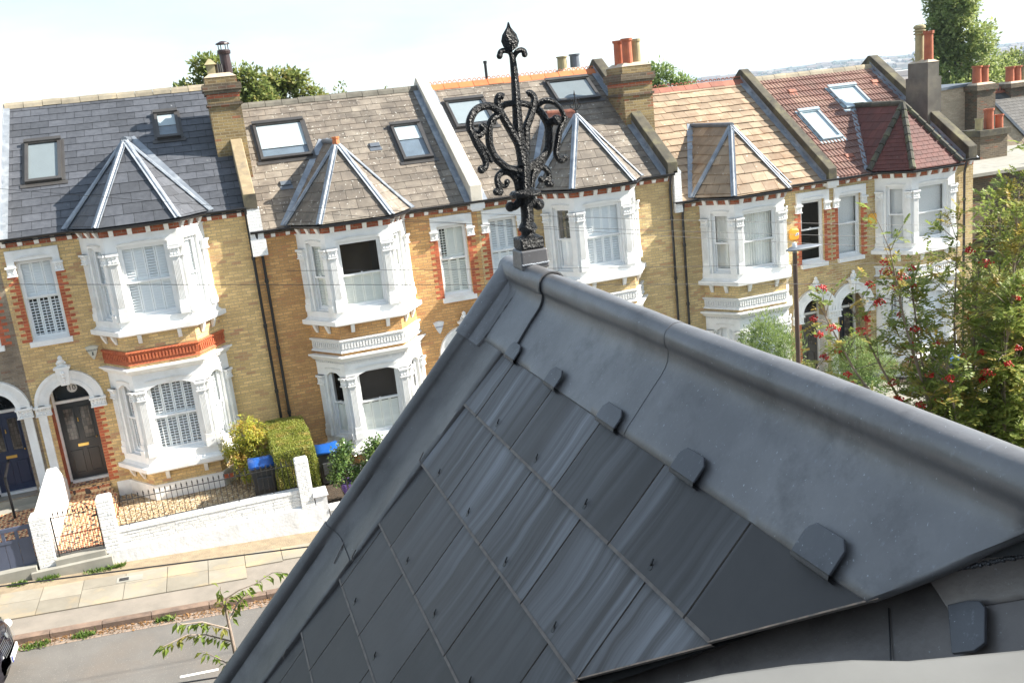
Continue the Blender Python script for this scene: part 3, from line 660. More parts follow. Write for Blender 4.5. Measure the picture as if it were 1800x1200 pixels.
    for sd in (-1, 1): mb = MB(); quoin(mb, wc+sd*.40, sd, z0, E-.88); mb.build('red_quoins', M['brick_red'], T)
    mb = MB(); quoin(mb, dc+S['doorquoin']*.47, S['doorquoin'], E-6.1, E-4.22); mb.build('red_quoins', M['brick_red'], T); mb = MB()
    # bullnosed red reveal on the shared side of the porch
    sd = -S['doorquoin']; z = E-6.1; k = 0
    while z < E-4.22:
        for j in range(2): mb.box(*( (dc+sd*.47-.004, dc+sd*.47+.02) if sd > 0 else (dc+sd*.47-.02, dc+sd*.47+.004)), FY+.03+j*.23, FY+.03+j*.23+(.22 if k % 2 else .21), z, z+.066)
        z += .075; k += 1
    mb.build('porch_reveal', M['white' if S['seed'] in (5, 6) else 'brick_red'], T)
    # ---------------- doorway: arch, keystone and finial, impost, pilaster on the shared side
    mb = MB(); zc = E-3.97; Ro, Ri = .76, .45; N = 22; ed = .004*(S['seed'] % 2)
    for j, (ro, ri, d) in enumerate(((Ro, Ri, .07+ed), (Ro, Ro-.07, .10+ed), (Ri+.10, Ri, .085+ed))):
        for k in range(N):
            a, b = PI*k/N, PI*(k+1)/N
            q = [(dc+r_*math.cos(t_), FY-d, zc+r_*math.sin(t_)) for r_, t_ in ((ri, a), (ro, a), (ro, b), (ri, b))]
            mb.add(q+[(p[0], FY+.10 if j == 0 else FY-.05, p[2]) for p in q], [(0, 1, 2, 3)[::-1], (0, 3, 7, 4)[::-1], (1, 5, 6, 2)[::-1]])
    mb.tf = frame_tf((dc, FY), (1, 0), (0, -1))
    for sd in (-1, 1):
        a, b = (-.78, -.44) if sd < 0 else (.44, .78); mb.box(a, b, 0, .07+ed, zc-.02, zc+.02+ed)
        carved(mb, a, b, .10+ed, zc-.24-ed, zc+ed, rnd)
    sd = -S['doorquoin']; a, b = (-.74, -.56) if sd < 0 else (.56, .74)
    mb.box(a, b, 0, .07+ed, E-6.3-ed, zc-.24); mb.box(a-.03, b+.03, 0, .10+ed, E-6.31-ed, E-5.95+ed)
    # keystone
    mb.add([(-.09, .05, zc+.42), (.09, .05, zc+.42), (.15, .05, zc+.82), (-.15, .05, zc+.82), (-.09, .15, zc+.42), (.09, .15, zc+.42), (.15, .19, zc+.82), (-.15, .19, zc+.82)], [(4, 5, 6, 7), (0, 4, 7, 3), (1, 2, 6, 5), (3, 7, 6, 2), (0, 1, 5, 4)])
    for k in range(4): mb.tf = None; mb.sphere((dc, FY-.15-.01*k, zc+.48+k*.08), .035+.006*k, 8, 5); mb.tf = frame_tf((dc, FY), (1, 0), (0, -1))
    mb.box(-.18, .18, 0, .21, zc+.82, zc+.87); mb.taper((-.14, .14, 0, .17), (-.09, .09, 0, .12), zc+.87, zc+.91)
    mb.tf = None
    mb.lathe(dc, FY-.10, [(.10, zc+.90), (.045, zc+.93), (.05, zc+.95), (.085, zc+.985), (.085, zc+1.015), (.04, zc+1.045), (.055, zc+1.07), (.05, zc+1.10), (.015, zc+1.135)], 12)
    for q in (-1, 1): mb.sphere((dc+q*.08, FY-.10, zc+.955), .035, 8, 5)
    mb.build('door_arch', M['white'], T)
    # door in its frame at the back of the porch
    tf = frame_tf((dc, FY+.50), (1, 0), (0, -1)); yd = .0
    mb = MB(tf); mb.box(-.47, -.41, -.03, .06, E-6.1, zc+.46); mb.box(.41, .47, -.03, .06, E-6.1, zc+.46); mb.box(-.41, .41, -.03, .07, zc-.14, zc-.07); mb.box(-.41, .41, -.02, .10, E-6.14, E-6.08)
    mb.build('door_frame', M['white'], T)
    mb = MB(tf); zb, zt = E-6.08, zc-.14; gm = M['glass']
    mb.box(-.41, .41, -.02, .0, zb, zt)
    def panelframe(a, b, za, zc_):
        for (p, q, r_, s_) in ((a, b, za, za+.03), (a, b, zc_-.03, zc_), (a, a+.03, za+.03, zc_-.03), (b-.03, b, za+.03, zc_-.03)): mb.box(p, q, 0, .022, r_, s_)
    for a, b in ((-.32, -.05), (.05, .32)): panelframe(a, b, zb+.14, zb+.74); panelframe(a, b, zb+.98, zt-.14)
    d = mb.build('door', M[S['doormat']], T); d['label'] = S['doorlabel']
    g = MB(tf)
    for a, b in ((-.29, -.08), (.08, .29)): g.add([(a, .004, zb+1.01), (b, .004, zb+1.01), (b, .004, zt-.17), (a, .004, zt-.17)], [(0, 1, 2, 3)])
    g.build('door_pane', M['leaded'], d)
    g = MB(tf); g.box(-.12, .12, 0, .018, zb+.82, zb+.89); g.box(-.09, .09, .018, .022, zb+.835, zb+.875)
    g.build('letterbox', M['brass'], d)
    g = MB(tf); g.tf = None; p_ = tf(.33, .03, zb+1.0); g.sphere(p_, .022, 8, 6); p_ = tf(0, .02, zt-.45); g.lathe(p_[0], p_[1], [(.012, p_[2]-.07), (.018, p_[2]-.05), (.01, p_[2]), (.016, p_[2]+.03)], 8); g.build('door_furniture', M['brass'], d)
    g = MB(tf); n = 14; q = [(.44*math.cos(PI*k/n), .01, zc-.02+.44*math.sin(PI*k/n)) for k in range(n+1)]+[(-.41, .01, zc-.07), (.41, .01, zc-.07)]
    g.add(q, [tuple(range(len(q)))]); g.build('fanlight', M['fanglass'], T)
    # porch floor, steps
    st = MB(); st.box(dc-.47, dc+.47, FY-.05, FY+.5, E-6.4, E-6.145); st.box(dc-.52, dc+.52, FY-.42, FY-.05, E-6.6, E-6.30)
    st.build('doorstep', M['mosaic' if S['mosaic'] else 'concrete'], T)
    # wall plinth
    mb = MB(); mb.tf = frame_tf((0, FY), (1, 0), (0, -1))
    pcs = [(x0 if dc > c else dc+.62, c-1.36), (c+1.36, dc-.62 if dc > c else x1)]
    for a, b in pcs:
        if b-a > .1: mb = MB(frame_tf((0, FY), (1, 0), (0, -1))); mb.box(a, b, -.02, .035, ZB, E-6.18); mb.build('plinth', M['white'], T)
    roof(T, S, rnd); return T
M['brick_redwork'] = brick('brick_redwork', (.48, .135, .06), (.36, .09, .045), (.36, .25, .17), (.30, .10, .06))
def leadedm():
    m, n, l, p = newmat('leaded_glass'); v = coord(n, l, True)
    t = n.new('ShaderNodeTexBrick'); l.new(v, t.inputs['Vector']); t.inputs['Scale'].default_value = 1; t.inputs['Brick Width'].default_value = .07; t.inputs['Row Height'].default_value = .10
    t.inputs['Mortar Size'].default_value = .004; t.offset = 0; t.inputs['Color1'].default_value = (.05, .045, .04, 1); t.inputs['Color2'].default_value = (.16, .14, .12, 1); t.inputs['Mortar'].default_value = (.02, .02, .02, 1)
    l.new(t.outputs['Color'], p.inputs['Base Color']); p.inputs['Roughness'].default_value = .12; return m
M['leaded'] = leadedm()
M['fanglass'] = surf('fanlight_glass', (.015, .02, .022), (.01, .012, .014), rough=.08)

# ---------------------------------------------------------------- roofs, parapets, chimneys
def rooftiles(mb, F, v0, v1, lo, hi, g=.31, pitch=.125, amp=.02):
    va = v0
    while va < v1-.02:
        vb = min(va+g, v1); a = max(lo(va), lo(vb)) if lo(va) != lo(vb) else lo(va)
        a = min(lo(va), lo(vb)); b = max(hi(va), hi(vb)); k0 = math.floor(a/(pitch/4)); k1 = math.ceil(b/(pitch/4)); r1, r2, r3 = [], [], []
        for k in range(k0, k1+1):
            u = k*pitch/4; h = amp*(1 if k % 4 in (1, 2) else 0)
            ua = min(max(u, lo(va)), hi(va)); ub = min(max(u, lo(vb)), hi(vb))
            r1.append(F(ua, va, h)); r2.append(F(ub, vb+.01, h+.03)); r3.append(F(ub, vb+.01, .0))
        mb.grid([r1, r2]); mb.grid([r2, r3]); va = vb
def ridge(T, y, z, x0, x1, kind, rnd, L=.46):
    mb = MB(); x = x0; R_ = .12
    while x < x1-.05:
        a, b = x+.006, min(x+L, x1)-.006; dz = rnd.uniform(-.008, .008)
        if kind in ('ridge_orange', 'ridge_red'):
            q = [(y-.20, z-.11), (y-.19, z-.085), (y-.02, z+.065), (y+.02, z+.065), (y+.2, z-.1)]
        else: q = [(y-R_*1.25, z-.075), (y-R_*.9, z+.02), (y-R_*.4, z+.085), (y+R_*.4, z+.085), (y+R_*.9, z+.02), (y+R_*1.25, z-.075)]
        mb.add([(a, p, h+dz) for p, h in q]+[(b, p, h+dz) for p, h in q]+[(a, y, z-.1), (b, y, z-.1)],
               [(i, i+1, len(q)+i+1, len(q)+i) for i in range(len(q)-1)]+[tuple(range(len(q)))[::-1], tuple(range(len(q), 2*len(q)))])
        if kind in ('ridge_orange', 'ridge_red') and L > .3:
            n = 3
            for k in range(n):
                cx = a+(k+.5)*(b-a)/n; r_ = .058 if kind == 'ridge_orange' else .048
                mb.tube([(cx+r_*math.cos(t), y, z+.05+(1.45 if kind == 'ridge_orange' else 1.0)*r_*math.sin(t)+(0 if kind == 'ridge_orange' else .04)) for t in [PI*j/8 for j in range(9)]], .012 if kind == 'ridge_orange' else .02, 5)
        x += L
    return mb.build('ridge_tiles', M[kind], T)
def skylight(T, F, xa, xb, ya, yb, fm='frame_grey', blind=1.0, tone=.55, label=None):
    k = LS/4.35; va = (FY+4.35-ya)*k; vb = (FY+4.35-yb)*k     # va top, vb bottom
    mb = MB(lambda u, v, h: F(u, v, h)); f = .075
    for a, b, c, d in ((xa, xb, va-.02, va+f), (xa, xb, vb-f, vb+.02), (xa, xa+f, va+f, vb-f), (xb-f, xb, va+f, vb-f)): mb.box(a, b, c, d, .0, .105)
    mb.box(xa-.02, xb+.02, va-.07, va+.05, .105, .145); mb.box(xa-.12, xb+.12, vb+.02, vb+.16, .014, .03); mb.box(xa-.07, xa, va-.08, vb+.02, .0, .04); mb.box(xb, xb+.07, va-.08, vb+.02, .0, .04)
    w = mb.build('skylight', M[fm], T)
    if label: w['label'] = label
    g = MB(F); g.add([(xa+f, va+f, .088), (xb-f, va+f, .088), (xb-f, vb-f, .088), (xa+f, vb-f, .088)], [(0, 3, 2, 1)]); g.build('pane', M['glass_roof'], w)
    g = MB(F); vm = va+f+(vb-va-2*f)*blind
    g.add([(xa+f, va+f, .05), (xb-f, va+f, .05), (xb-f, vm, .05), (xa+f, vm, .05)], [(0, 3, 2, 1)]); kb = 'skyblind%s' % tone
    if kb not in M: M[kb] = surf('roller_blind', (.9*tone, 1.0*tone, 1.05*tone), (.84*tone, .93*tone, .98*tone), rough=.8)
    g.build('roller_blind', M[kb], w)
    if blind < 1:
        g = MB(F); g.add([(xa+f, vm, .02), (xb-f, vm, .02), (xb-f, vb-f, .02), (xa+f, vb-f, .02)], [(0, 3, 2, 1)]); g.build('room', M['skyroom'], w)
M['skyblind'] = surf('roller_blind', (.80, .84, .86), (.74, .78, .80), rough=.8)
M['skyroom'] = surf('loft_room', (.16, .20, .25), (.12, .15, .19), rough=.8)
def parapet(T, x0, x1, E, h0, h1, mat, flash=True, ytop=None, ybase=None, endmat=None, cap=0, short=None):
    mb = MB(); ye = FY-.16 if ybase is None else ybase; yr = FY+4.35; hb = lambda y: E+SLP*(y-FY)
    if short: poly = [(ye, hb(ye)-.35), (ye, hb(ye)+h0), (short, hb(short)+h1), (short, hb(short)-.2)]
    else: poly = [(ye, E-.02), (ye, hb(ye)+h0), (yr, E+3.05+h1), (yr+.1, E+3.05+h1), (FY+8.7, E+.3), (FY+8.7, E-.1)]
    n = 14; full = []
    for (a, b), (c, d) in zip(poly, poly[1:]): full.append((a, b))
    full.append(poly[-1])
    mb.prism([(x0, a, b) for a, b in full], (x1-x0, 0, 0))
    if cap:
        a = Vector((0, full[1][0], full[1][1])); b = Vector((0, full[2][0], full[2][1])); d = (b-a).normalized(); nn = Vector((0, -d.z, d.y)); L = (b-a).length; s = 0
        while s < L:
            e = min(s+.62, L); p, q = a+d*(s+.006), a+d*(e-.006); o = nn*.06
            mb.add([(x0-.03, *p.yz), (x1+.03, *p.yz), (x1+.03, *q.yz), (x0-.03, *q.yz)]+[(x0-.03, *(p+o).yz), (x1+.03, *(p+o).yz), (x1+.03, *(q+o).yz), (x0-.03, *(q+o).yz)],
                   [(0, 1, 2, 3), (4, 7, 6, 5), (0, 4, 5, 1), (1, 5, 6, 2), (2, 6, 7, 3), (3, 7, 4, 0)]); s = e
    w = mb.build('party_parapet', M[mat], T, bevel=.02)
    if flash:
        mb = MB(); ys = short or yr
        for xx, sg in ((x0, -1), (x1, 1)):
            a = Vector((xx+sg*.07, ye+.1, hb(ye+.1))); b = Vector((xx+sg*.07, ys, hb(ys))); strip(mb, a, b, .15, .035, NRM)
            mb.add([(xx+sg*.006, ye+.1, hb(ye+.1)), (xx+sg*.006, ys, hb(ys)), (xx+sg*.006, ys, hb(ys)+.17), (xx+sg*.006, ye+.1, hb(ye+.1)+.17)], [(0, 1, 2, 3)])
        mb.build('parapet_flashing', M['lead'], T)
    return w
def pot(C, x, y, z, h, r, mat, kind='plain'):
    mb = MB(); pr = [(r*.95, z-.03), (r*.92, z), (r*.86, z+h*.9), (r*1.05, z+h*.9), (r*1.08, z+h), (r*.82, z+h), (r*.8, z+h*.7)]
    if kind == 'louvre':
        pr = [(r*.95, z-.03), (r*.9, z), (r*.85, z+h*.72), (r*1.2, z+h*.74), (r*1.2, z+h*.77), (r*.9, z+h*.78), (r*.9, z+h*.81), (r*1.22, z+h*.82), (r*1.22, z+h*.85), (r*.9, z+h*.86), (r*.9, z+h*.88), (r*1.22, z+h*.9), (r*1.15, z+h*.96), (r*.7, z+h)]
    mb.lathe(x, y, pr, 16, cap=kind == 'louvre'); o = mb.build('chimney_pot', M[mat], C, smooth=False)
    if kind == 'plain': pass
    return o
def stack(T, x0, x1, y0, y1, zb, zt, mat, bands, name='chimney', label=None, flaunch=True):
    mb = MB(); mb.box(x0, x1, y0, y1, zb, zt); C = mb.build(name, M[mat], T)
    if label: C['label'] = label
    if bands:
        mb = MB()
        for z0, z1, e in bands: mb.box(x0-e, x1+e, y0-e, y1+e, z0, z1)
        mb.build('oversailing_course', M['brick_sooty'] if mat != 'render_grey' else M['render_grey'], C)
        if mat == 'brick_old' and len(bands) > 1: mb = MB(); z = bands[1][0]; mb.box(x0-.004, x1+.004, y0-.004, y1+.004, z-.10, z-.001); mb.build('red_band', M['brick_redwork'], C)
    if flaunch:
        mb = MB(); e = -.0; mb.taper((x0-.01, x1+.01, y0-.01, y1+.01), (x0+.14, x1-.14, y0+.14, y1-.14), zt, zt+.10); mb.build('flaunching', M['mortar'], C)
    return C
def roof(T, S, rnd):
    E = CZ+S['E']; c = S['bay']; rx0, rx1 = S['rx']; rm = M[S['roofmat']]
    F = planeF((0, FY+4.35, E+3.05), (1, 0, 0), DN); Lr = LS+.17
    mb = MB(); mb.add([F(rx0, 0, -.012), F(rx1, 0, -.012), F(rx1, Lr, -.012), F(rx0, Lr, -.012)], [(0, 3, 2, 1)])
    mb.add([(rx0, FY+4.35, E+3.04), (rx1, FY+4.35, E+3.04), (rx1, FY+8.75, E-.02), (rx0, FY+8.75, E-.02)], [(0, 1, 2, 3)])
    mb.build('roof_deck', M['under'], T)
    mb = MB(); lo, hi = (lambda v: rx0), (lambda v: rx1)
    if S['tiles']: rooftiles(mb, F, 0.03, Lr, lo, hi)
    else: slates(mb, F, 0.0, Lr, lo, hi, S['sw'], S['sg'], gap=.008, t=S.get('st', .012), phase=rnd.random(), jit=S.get('jit', .004))
    RO = mb.build('roof', rm, T)
    G = planeF((0, FY+4.35, E+3.05), (1, 0, 0), Vector((0, 4.35, -3.05)))
    mb = MB(); slates(mb, G, 0, Lr, lo, hi, .5, .4, gap=.01); mb.build('back_roof', rm, T)
    ridge(T, FY+4.35, E+3.05, rx0, rx1, S['ridge'], rnd)
    if not S.get('turret', True): return
    # turret over the bay
    W0, F0, F1, W1 = (c-1.38, FY), (c-.79, FY-.88), (c+.79, FY-.88), (c+1.38, FY)
    e = [Vector((p.x, p.y, E+.03)) for p in offpath([W0, F0, F1, W1], .17)]
    A = Vector((c, FY+.4, E+1.85)); B = Vector((c, FY+2.64, E+1.85)); mb = MB(); un = MB(); tm = M[S.get('turretmat', S['roofmat'])]
    for p, q in zip(e, e[1:]):
        U = (q-p).normalized(); N = (q-p).cross(A-p).normalized(); N = -N if N.z < 0 else N; V = N.cross(U); V = -V if V.z > 0 else V
        Lf = (p-A).dot(V); up_, uq = (p-A).dot(U), (q-A).dot(U); Ff = planeF(A, U, V)
        l_ = lambda v, k=up_/Lf: k*v; h_ = lambda v, k=uq/Lf: k*v
        if S['tiles'] and False: pass
        slates(mb, Ff, 0.05, Lf, l_, h_, S['sw']*(.7 if S['tiles'] else 1), S['sg']*(.5 if S['tiles'] else 1), gap=.008, t=S.get('st', .012), phase=rnd.random(), jit=S.get('jit', .004)*.5)
        un.add([Ff(0, 0, -.006), Ff(l_(Lf), Lf, -.006), Ff(h_(Lf), Lf, -.006)], [(0, 1, 2)])
    for cor, sg in ((e[0], -1), (e[3], 1)):
        U = Vector((0, -1, 0)); N = (A-B).cross(cor-B).normalized(); N = -N if N.z < 0 else N; V = N.cross(U); V = -V if V.z > 0 else V
        Lf = (cor-B).dot(V); uc = (cor-B).dot(U); La = (A-B).length; Ff = planeF(B, U, V)
        l_ = lambda v, k=uc/Lf: k*v; h_ = lambda v, k=(uc-La)/Lf: La+k*v
        slates(mb, Ff, 0.03, Lf, l_, h_, S['sw'], S['sg'], gap=.008, t=S.get('st', .012), phase=rnd.random())
        un.add([Ff(0, 0, -.006), Ff(La, 0, -.006), Ff(uc, Lf, -.006)], [(0, 1, 2)])
    un.build('turret_deck', M['under'], T); TR = mb.build('turret_roof', tm, T)
    mb = MB(); up = Vector((0, 0, 1))
    if S['tiles']:
        for q in e:
            n = 8
            for k in range(n):
                a, b = A.lerp(q, k/n), A.lerp(q, (k+.97)/n); mb.tube([a+up*.02, b+up*.03], [.085, .095], 8)
        n = 5
        for k in range(n): a, b = B.lerp(A, k/n), B.lerp(A, (k+.97)/n); mb.tube([a+up*.03, b+up*.04], .09, 8)
        mb.build('hip_tiles', M['hip_tile'], TR)
    else:
        for q in e:
            d = (A-q).normalized(); r_ = Vector((q.x-c, q.y-FY-.4, 0)).normalized(); u_ = (r_*(1.85/2)+up*1).normalized()
            strip(mb, q+u_*.01, A+u_*.01, .17, .022, u_, .034)
        mb.build('hip_flashing', M['lead'], TR)
        if S.get('crest'):
            rr = MB(); x = 0; 
            rr.prism([(c-.10, B.y, A.z-.06), (c, B.y, A.z+.08), (c+.10, B.y, A.z-.06)], (0, A.y-B.y, 0))
            yy = A.y+.12
            while yy < B.y+.3: rr.tube([(c, yy-.03, A.z+.06), (c, yy, A.z+.16), (c, yy+.03, A.z+.06)], .014, 5); yy += .085
            rr.build('turret_ridge_tiles', M['ridge_red'], TR)
            ff = MB(); z = A.z; ff.lathe(c, A.y, [(.05, z-.02), (.05, z+.03), (.015, z+.06), (.012, z+.5), (.03, z+.53), (.0, z+.66)], 8)
            for sg in (-1, 1):
                for ax in (0, 1):
                    q = [(sg*(.02+.13*math.sin(t)*(1 if t < 2 else .9)), z+.12+.30*t/3.6) for t in [j*.36 for j in range(11)]]
                    ff.tube([((c+a) if ax == 0 else c, (A.y if ax == 0 else A.y+a), h) for a, h in q], .012, 5)
                    ff.sphere(((c+sg*.11) if ax == 0 else c, A.y if ax == 0 else A.y+sg*.11, z+.40), .022, 6, 4)
            ff.build('finial', M['iron'], TR)
        else:
            rr = MB(); mt = 'lead_dull' if S['roofmat'] != 'slate_brown' else 'ridge_red'
            rr.tube([(c, A.y-.06, A.z+.03), (c, B.y+.1, A.z+.03)], .07, 8)
            rr.build('turret_ridge', M['lead_dull'], TR)
            if S['roofmat'] == 'slate_brown' : 
                q = MB(); q.tube([(c, A.y-.02, A.z-.03), (c, A.y-.02, A.z+.10)], [.10, .075], 8); q.tube([(c, A.y-.02, A.z+.10), (c, A.y-.02, A.z+.15)], .095, 8); q.build('hip_cap', M['ridge_orange'], TR)
    mb = MB()
    for q in (e[0], e[3]):
        a = Vector((q.x, q.y, E+SLP*(q.y-FY))); strip(mb, a+NRM*.02, B+NRM*.02+Vector((0, .08, .05)), .26, .012, NRM)
    mb.build('valley_flashing', M['lead'], T)
    for k in S['sky']: skylight(T, F, *k)
    for vx, vy in S['vents']:
        mb = MB(); v = (FY+4.35-vy)*LS/4.35; mb.tf = lambda u, w, h: F(u, w, h); mb.add([(vx-.13, v-.05, .07), (vx+.13, v-.05, .07), (vx+.13, v+.09, .055), (vx-.13, v+.09, .055), (vx-.15, v-.12, .014), (vx+.15, v-.12, .014), (vx+.15, v+.09, .014), (vx-.15, v+.09, .014)],
               [(0, 1, 2, 3), (4, 5, 1, 0), (5, 6, 2, 1), (7, 4, 0, 3), (3, 2, 6, 7)]); mb.box(vx-.16, vx+.16, v+.1, v+.24, .016, .024)
        mb.build('roof_vent', M[S.get('ventmat', 'lead_dull')], T)

SH = 'closed'
def shut(fu, fl, cu='closed', cl='closed', w=('closed', 'closed'), cru=None): 
    return {'fu': fu, 'fl': fl, 'clu': (cu, cu) if isinstance(cu, str) else cu, 'cll': (cl, cl) if isinstance(cl, str) else cl, 'cru': cru or ((cu, cu) if isinstance(cu, str) else cu), 'crl': (cl, cl) if isinstance(cl, str) else cl, 'w': w}
specs = [
 dict(seed=1, x0=-10.2, x1=-4.56, E=-1.72, bay=-7.75, win=-5.30, door=-5.36, brick='brick_grey', band='terracotta', roofmat='slate_brown', tiles=False, sw=.42, sg=.28, rx=(-10.2, -4.70), ridge='ridge_grey',
      sky=[], vents=[], pipes=[], doorquoin=-1, doormat='door_blue', doorlabel='blue panelled front door with two tall panes', mosaic=False, shut=shut(('closed', 'closed'), ('closed', 'closed'), w=('closed', 'closed')),
      label='end house with blue front door, cut off by the left edge of the photo'),
 dict(seed=2, x0=-4.56, x1=1.0, E=-1.75, bay=-1.43, win=-3.84, door=-3.75, brick='brick_yellow', band='terracotta', roofmat='slate_blue', tiles=False, sw=.42, sg=.285, rx=(-4.38, 1.0), ridge='ridge_stone',
      sky=[(-3.88, -3.06, 26.86, 25.55, 'frame_grey', 1.0, .24), (-.76, -.18, 27.44, 26.54, 'frame_grey', .5, .5)], vents=[], pipes=[(.98, 0.0)], doorquoin=1, doormat='door_black', doorlabel='black panelled front door under a fanlight with the number 10', mosaic=True,
      shut=shut((['closed']*2+['half', 'closed'], ['half']+['closed']*3), ('open', 'open'), cu='closed', cl='open', w=('closed', 'open')),
      label='yellow brick house number 10 with dark slate roof and black front door'),
 dict(seed=3, x0=1.0, x1=6.76, E=-2.35, bay=3.45, win=6.03, door=6.06, brick='brick_orange', band='white', roofmat='slate_brown', tiles=False, sw=.43, sg=.28, rx=(1.27, 6.60), ridge='ridge_grey',
      sky=[(1.70, 3.05, 27.5, 26.2, 'frame_grey', .72), (5.36, 6.18, 26.9, 25.6, 'frame_grey', .42)], vents=[(2.15, 25.35), (4.75, 26.3)], pipes=[(1.14, .06)], doorquoin=-1, doormat='door_teal', doorlabel='dark front door half hidden by the near roof', mosaic=False,
      shut=shut(('none', 'closed'), ('none', 'closed'), cu='half', cl=('none', 'closed'), w=(['open', 'closed', 'closed'], 'half')), smat='shutter_cream',
      label='orange brick house with brown slate roof and dark upper bay sashes, right of number 10'),
 dict(seed=4, x0=6.76, x1=12.46, E=-2.35, bay=9.95, win=7.43, door=7.40, brick='brick_buff', band='white', roofmat='slate_brown', tiles=False, sw=.43, sg=.28, rx=(6.93, 12.28), ridge='ridge_orange', crest=True,
      sky=[(7.18, 8.34, 27.6, 26.55, 'frame_grey', .9, .36), (10.5, 11.87, 28.0, 27.12, 'frame_grey', 1.0, .22)], vents=[], pipes=[(12.36, 0)], doorquoin=1, doormat='door_grey', doorlabel='front door hidden behind the near ridge', mosaic=False,
      shut=shut((['closed', 'closed', 'closed', 'closed'], 'half'), ('closed', 'closed'), cu=('none', 'closed'), cl='closed', w=('half', 'closed')),
      label='buff brick house with crested orange ridge and small iron finial, behind the big finial'),
 dict(seed=5, x0=12.46, x1=17.62, E=-3.15, bay=14.66, win=17.0, door=16.98, brick='brick_buff', band='white', roofmat='slate_tan', tiles=False, sw=.40, sg=.32, st=.022, jit=.022, rx=(12.6, 17.48), ridge='ridge_red',
      sky=[], vents=[], pipes=[(12.70, .0)], doorquoin=-1, doormat='door_grey', doorlabel='dark grey front door deep in its porch', mosaic=False,
      shut=shut(('curtain', 'curtain'), ('closed', 'closed'), cu='curtain', cl='closed', w=('none', 'none')),
      label='buff brick house with tan slate roof and curtains in the bay'),
 dict(seed=6, x0=17.62, x1=22.9, E=-3.15, bay=20.6, win=18.3, door=18.32, brick='brick_olive', band='white', roofmat='tile_red', tiles=True, sw=.30, sg=.3, rx=(17.78, 22.56), ridge='ridge_stone', turretmat='tile_maroon', ventmat='ridge_red',
      sky=[(20.2, 21.26, 27.5, 26.57, 'frame_blue', 1.0), (18.42, 19.17, 26.63, 25.41, 'frame_blue', 1.0)], vents=[(18.9, 27.6), (22.15, 27.6), (18.85, 24.7), (22.3, 24.7)], pipes=[(22.5, .0)], doorquoin=1, doormat='door_black', doorlabel='dark front door with an oval pane', mosaic=False,
      shut=shut(('blind', 'blind'), ('closed', 'closed'), cu='blind', cl=('open', 'closed'), w=('blind', 'blind')),
      label='end house with red tiled roof, maroon turret and grey rendered chimney'),
]
HS = [house(s) for s in specs]
H0, H1, H2, H3, H4, H5 = HS
# party parapets
parapet(H1, -4.72, -4.40, CZ-1.75, .50, .30, 'coping_white')
parapet(H1, .98, 1.27, CZ-1.75, .42, .42, 'coping_cream', flash=False, short=25.7)
parapet(H2, 6.60, 6.93, CZ-2.35, .52, .30, 'coping_white')
parapet(H3, 12.28, 12.60, CZ-2.35, .42, .34, 'coping_dark')
parapet(H4, 17.48, 17.78, CZ-3.15, .42, .36, 'coping_dark')
parapet(H5, 22.56, 22.90, CZ-3.15, .48, .36, 'coping_dark')
mb = MB(); mb.box(.97, 1.28, FY-.18, FY+.25, CZ-1.80, CZ-1.45); mb.build('kneeler', M['coping_dark'], H1)
mb = MB(); mb.box(.99, 1.31, FY-.165, FY+.9, CZ-2.75, CZ-1.79); mb.box(.98, 1.34, FY-.2, FY-.0, CZ-2.95, CZ-2.55); mb.build('kneeler', M['brick_white'], H2)
mb = MB(); mb.box(12.46, 12.68, FY-.16, FY+.9, CZ-3.45, CZ-2.30); mb.build('kneeler', M['brick_white'], H4)
for H, xx, E in ((H2, 6.76, -2.35), (H4, 17.63, -3.15)):
    mb = MB(); mb.box(xx-.19, xx+.19, FY-.18, FY-.0, CZ+E-.22, CZ+E-.02); mb.box(xx-.14, xx+.14, FY-.13, FY, CZ+E-.27, CZ+E-.22); mb.build('kneeler', M['white'], H)
# chimneys
C = stack(H1, .62, 1.40, 25.7, 26.95, CZ-2.2, CZ+1.40, 'brick_old', [(CZ+.70, CZ+.77, .045), (CZ+.99, CZ+1.08, .05), (CZ+1.08, CZ+1.24, .085)], label='brick chimney with a black flue between number 10 and its right neighbour')
mb = MB(); mb.box(.73, .93, 25.85, 26.1, CZ+1.45, CZ+1.72); mb.taper((.68, .98, 25.8, 26.15), (.80, .86, 25.93, 26.0), CZ+1.72, CZ+1.86); mb.build('chimney_pot', M['pot_buff'], C)
mb = MB(); mb.lathe(1.0, 26.2, [(.10, CZ+1.45), (.10, CZ+1.72), (.12, CZ+1.73), (.0, CZ+1.75)], 12)
for k in range(12): a = k*PI/6; mb.tube([(1.0+.115*math.cos(a), 26.2+.115*math.sin(a), CZ+1.47), (1.0+.115*math.cos(a), 26.2+.115*math.sin(a), CZ+1.73)], .012, 4)
mb.build('chimney_cowl', M['frame_grey'], C)
mb = MB(); mb.lathe(1.24, 26.5, [(.15, CZ+1.45), (.14, CZ+1.5), (.13, CZ+1.98), (.16, CZ+1.99), (.17, CZ+2.06), (.15, CZ+2.09), (.10, CZ+2.1)], 14)
for k in range(4): a = k*PI/2+.4; mb.tube([(1.24+.13*math.cos(a), 26.5+.13*math.sin(a), CZ+2.08), (1.24+.13*math.cos(a), 26.5+.13*math.sin(a), CZ+2.24)], .012, 5)
mb.lathe(1.24, 26.5, [(.18, CZ+2.23), (.17, CZ+2.26), (.05, CZ+2.31), (0, CZ+2.315)], 14); mb.build('flue', M['flue'], C) if False else None
M['flue'] = surf('enamelled_flue', (.055, .03, .03), (.035, .02, .02), rough=.4); mb.build('flue', M['flue'], C)
C = stack(H3, 12.10, 13.02, 25.9, 27.0, CZ-3.6, CZ+.66, 'brick_old', [(CZ-.17, CZ-.10, .04), (CZ+.20, CZ+.27, .05), (CZ+.27, CZ+.46, .085)], label='brick chimney with three red and buff pots')
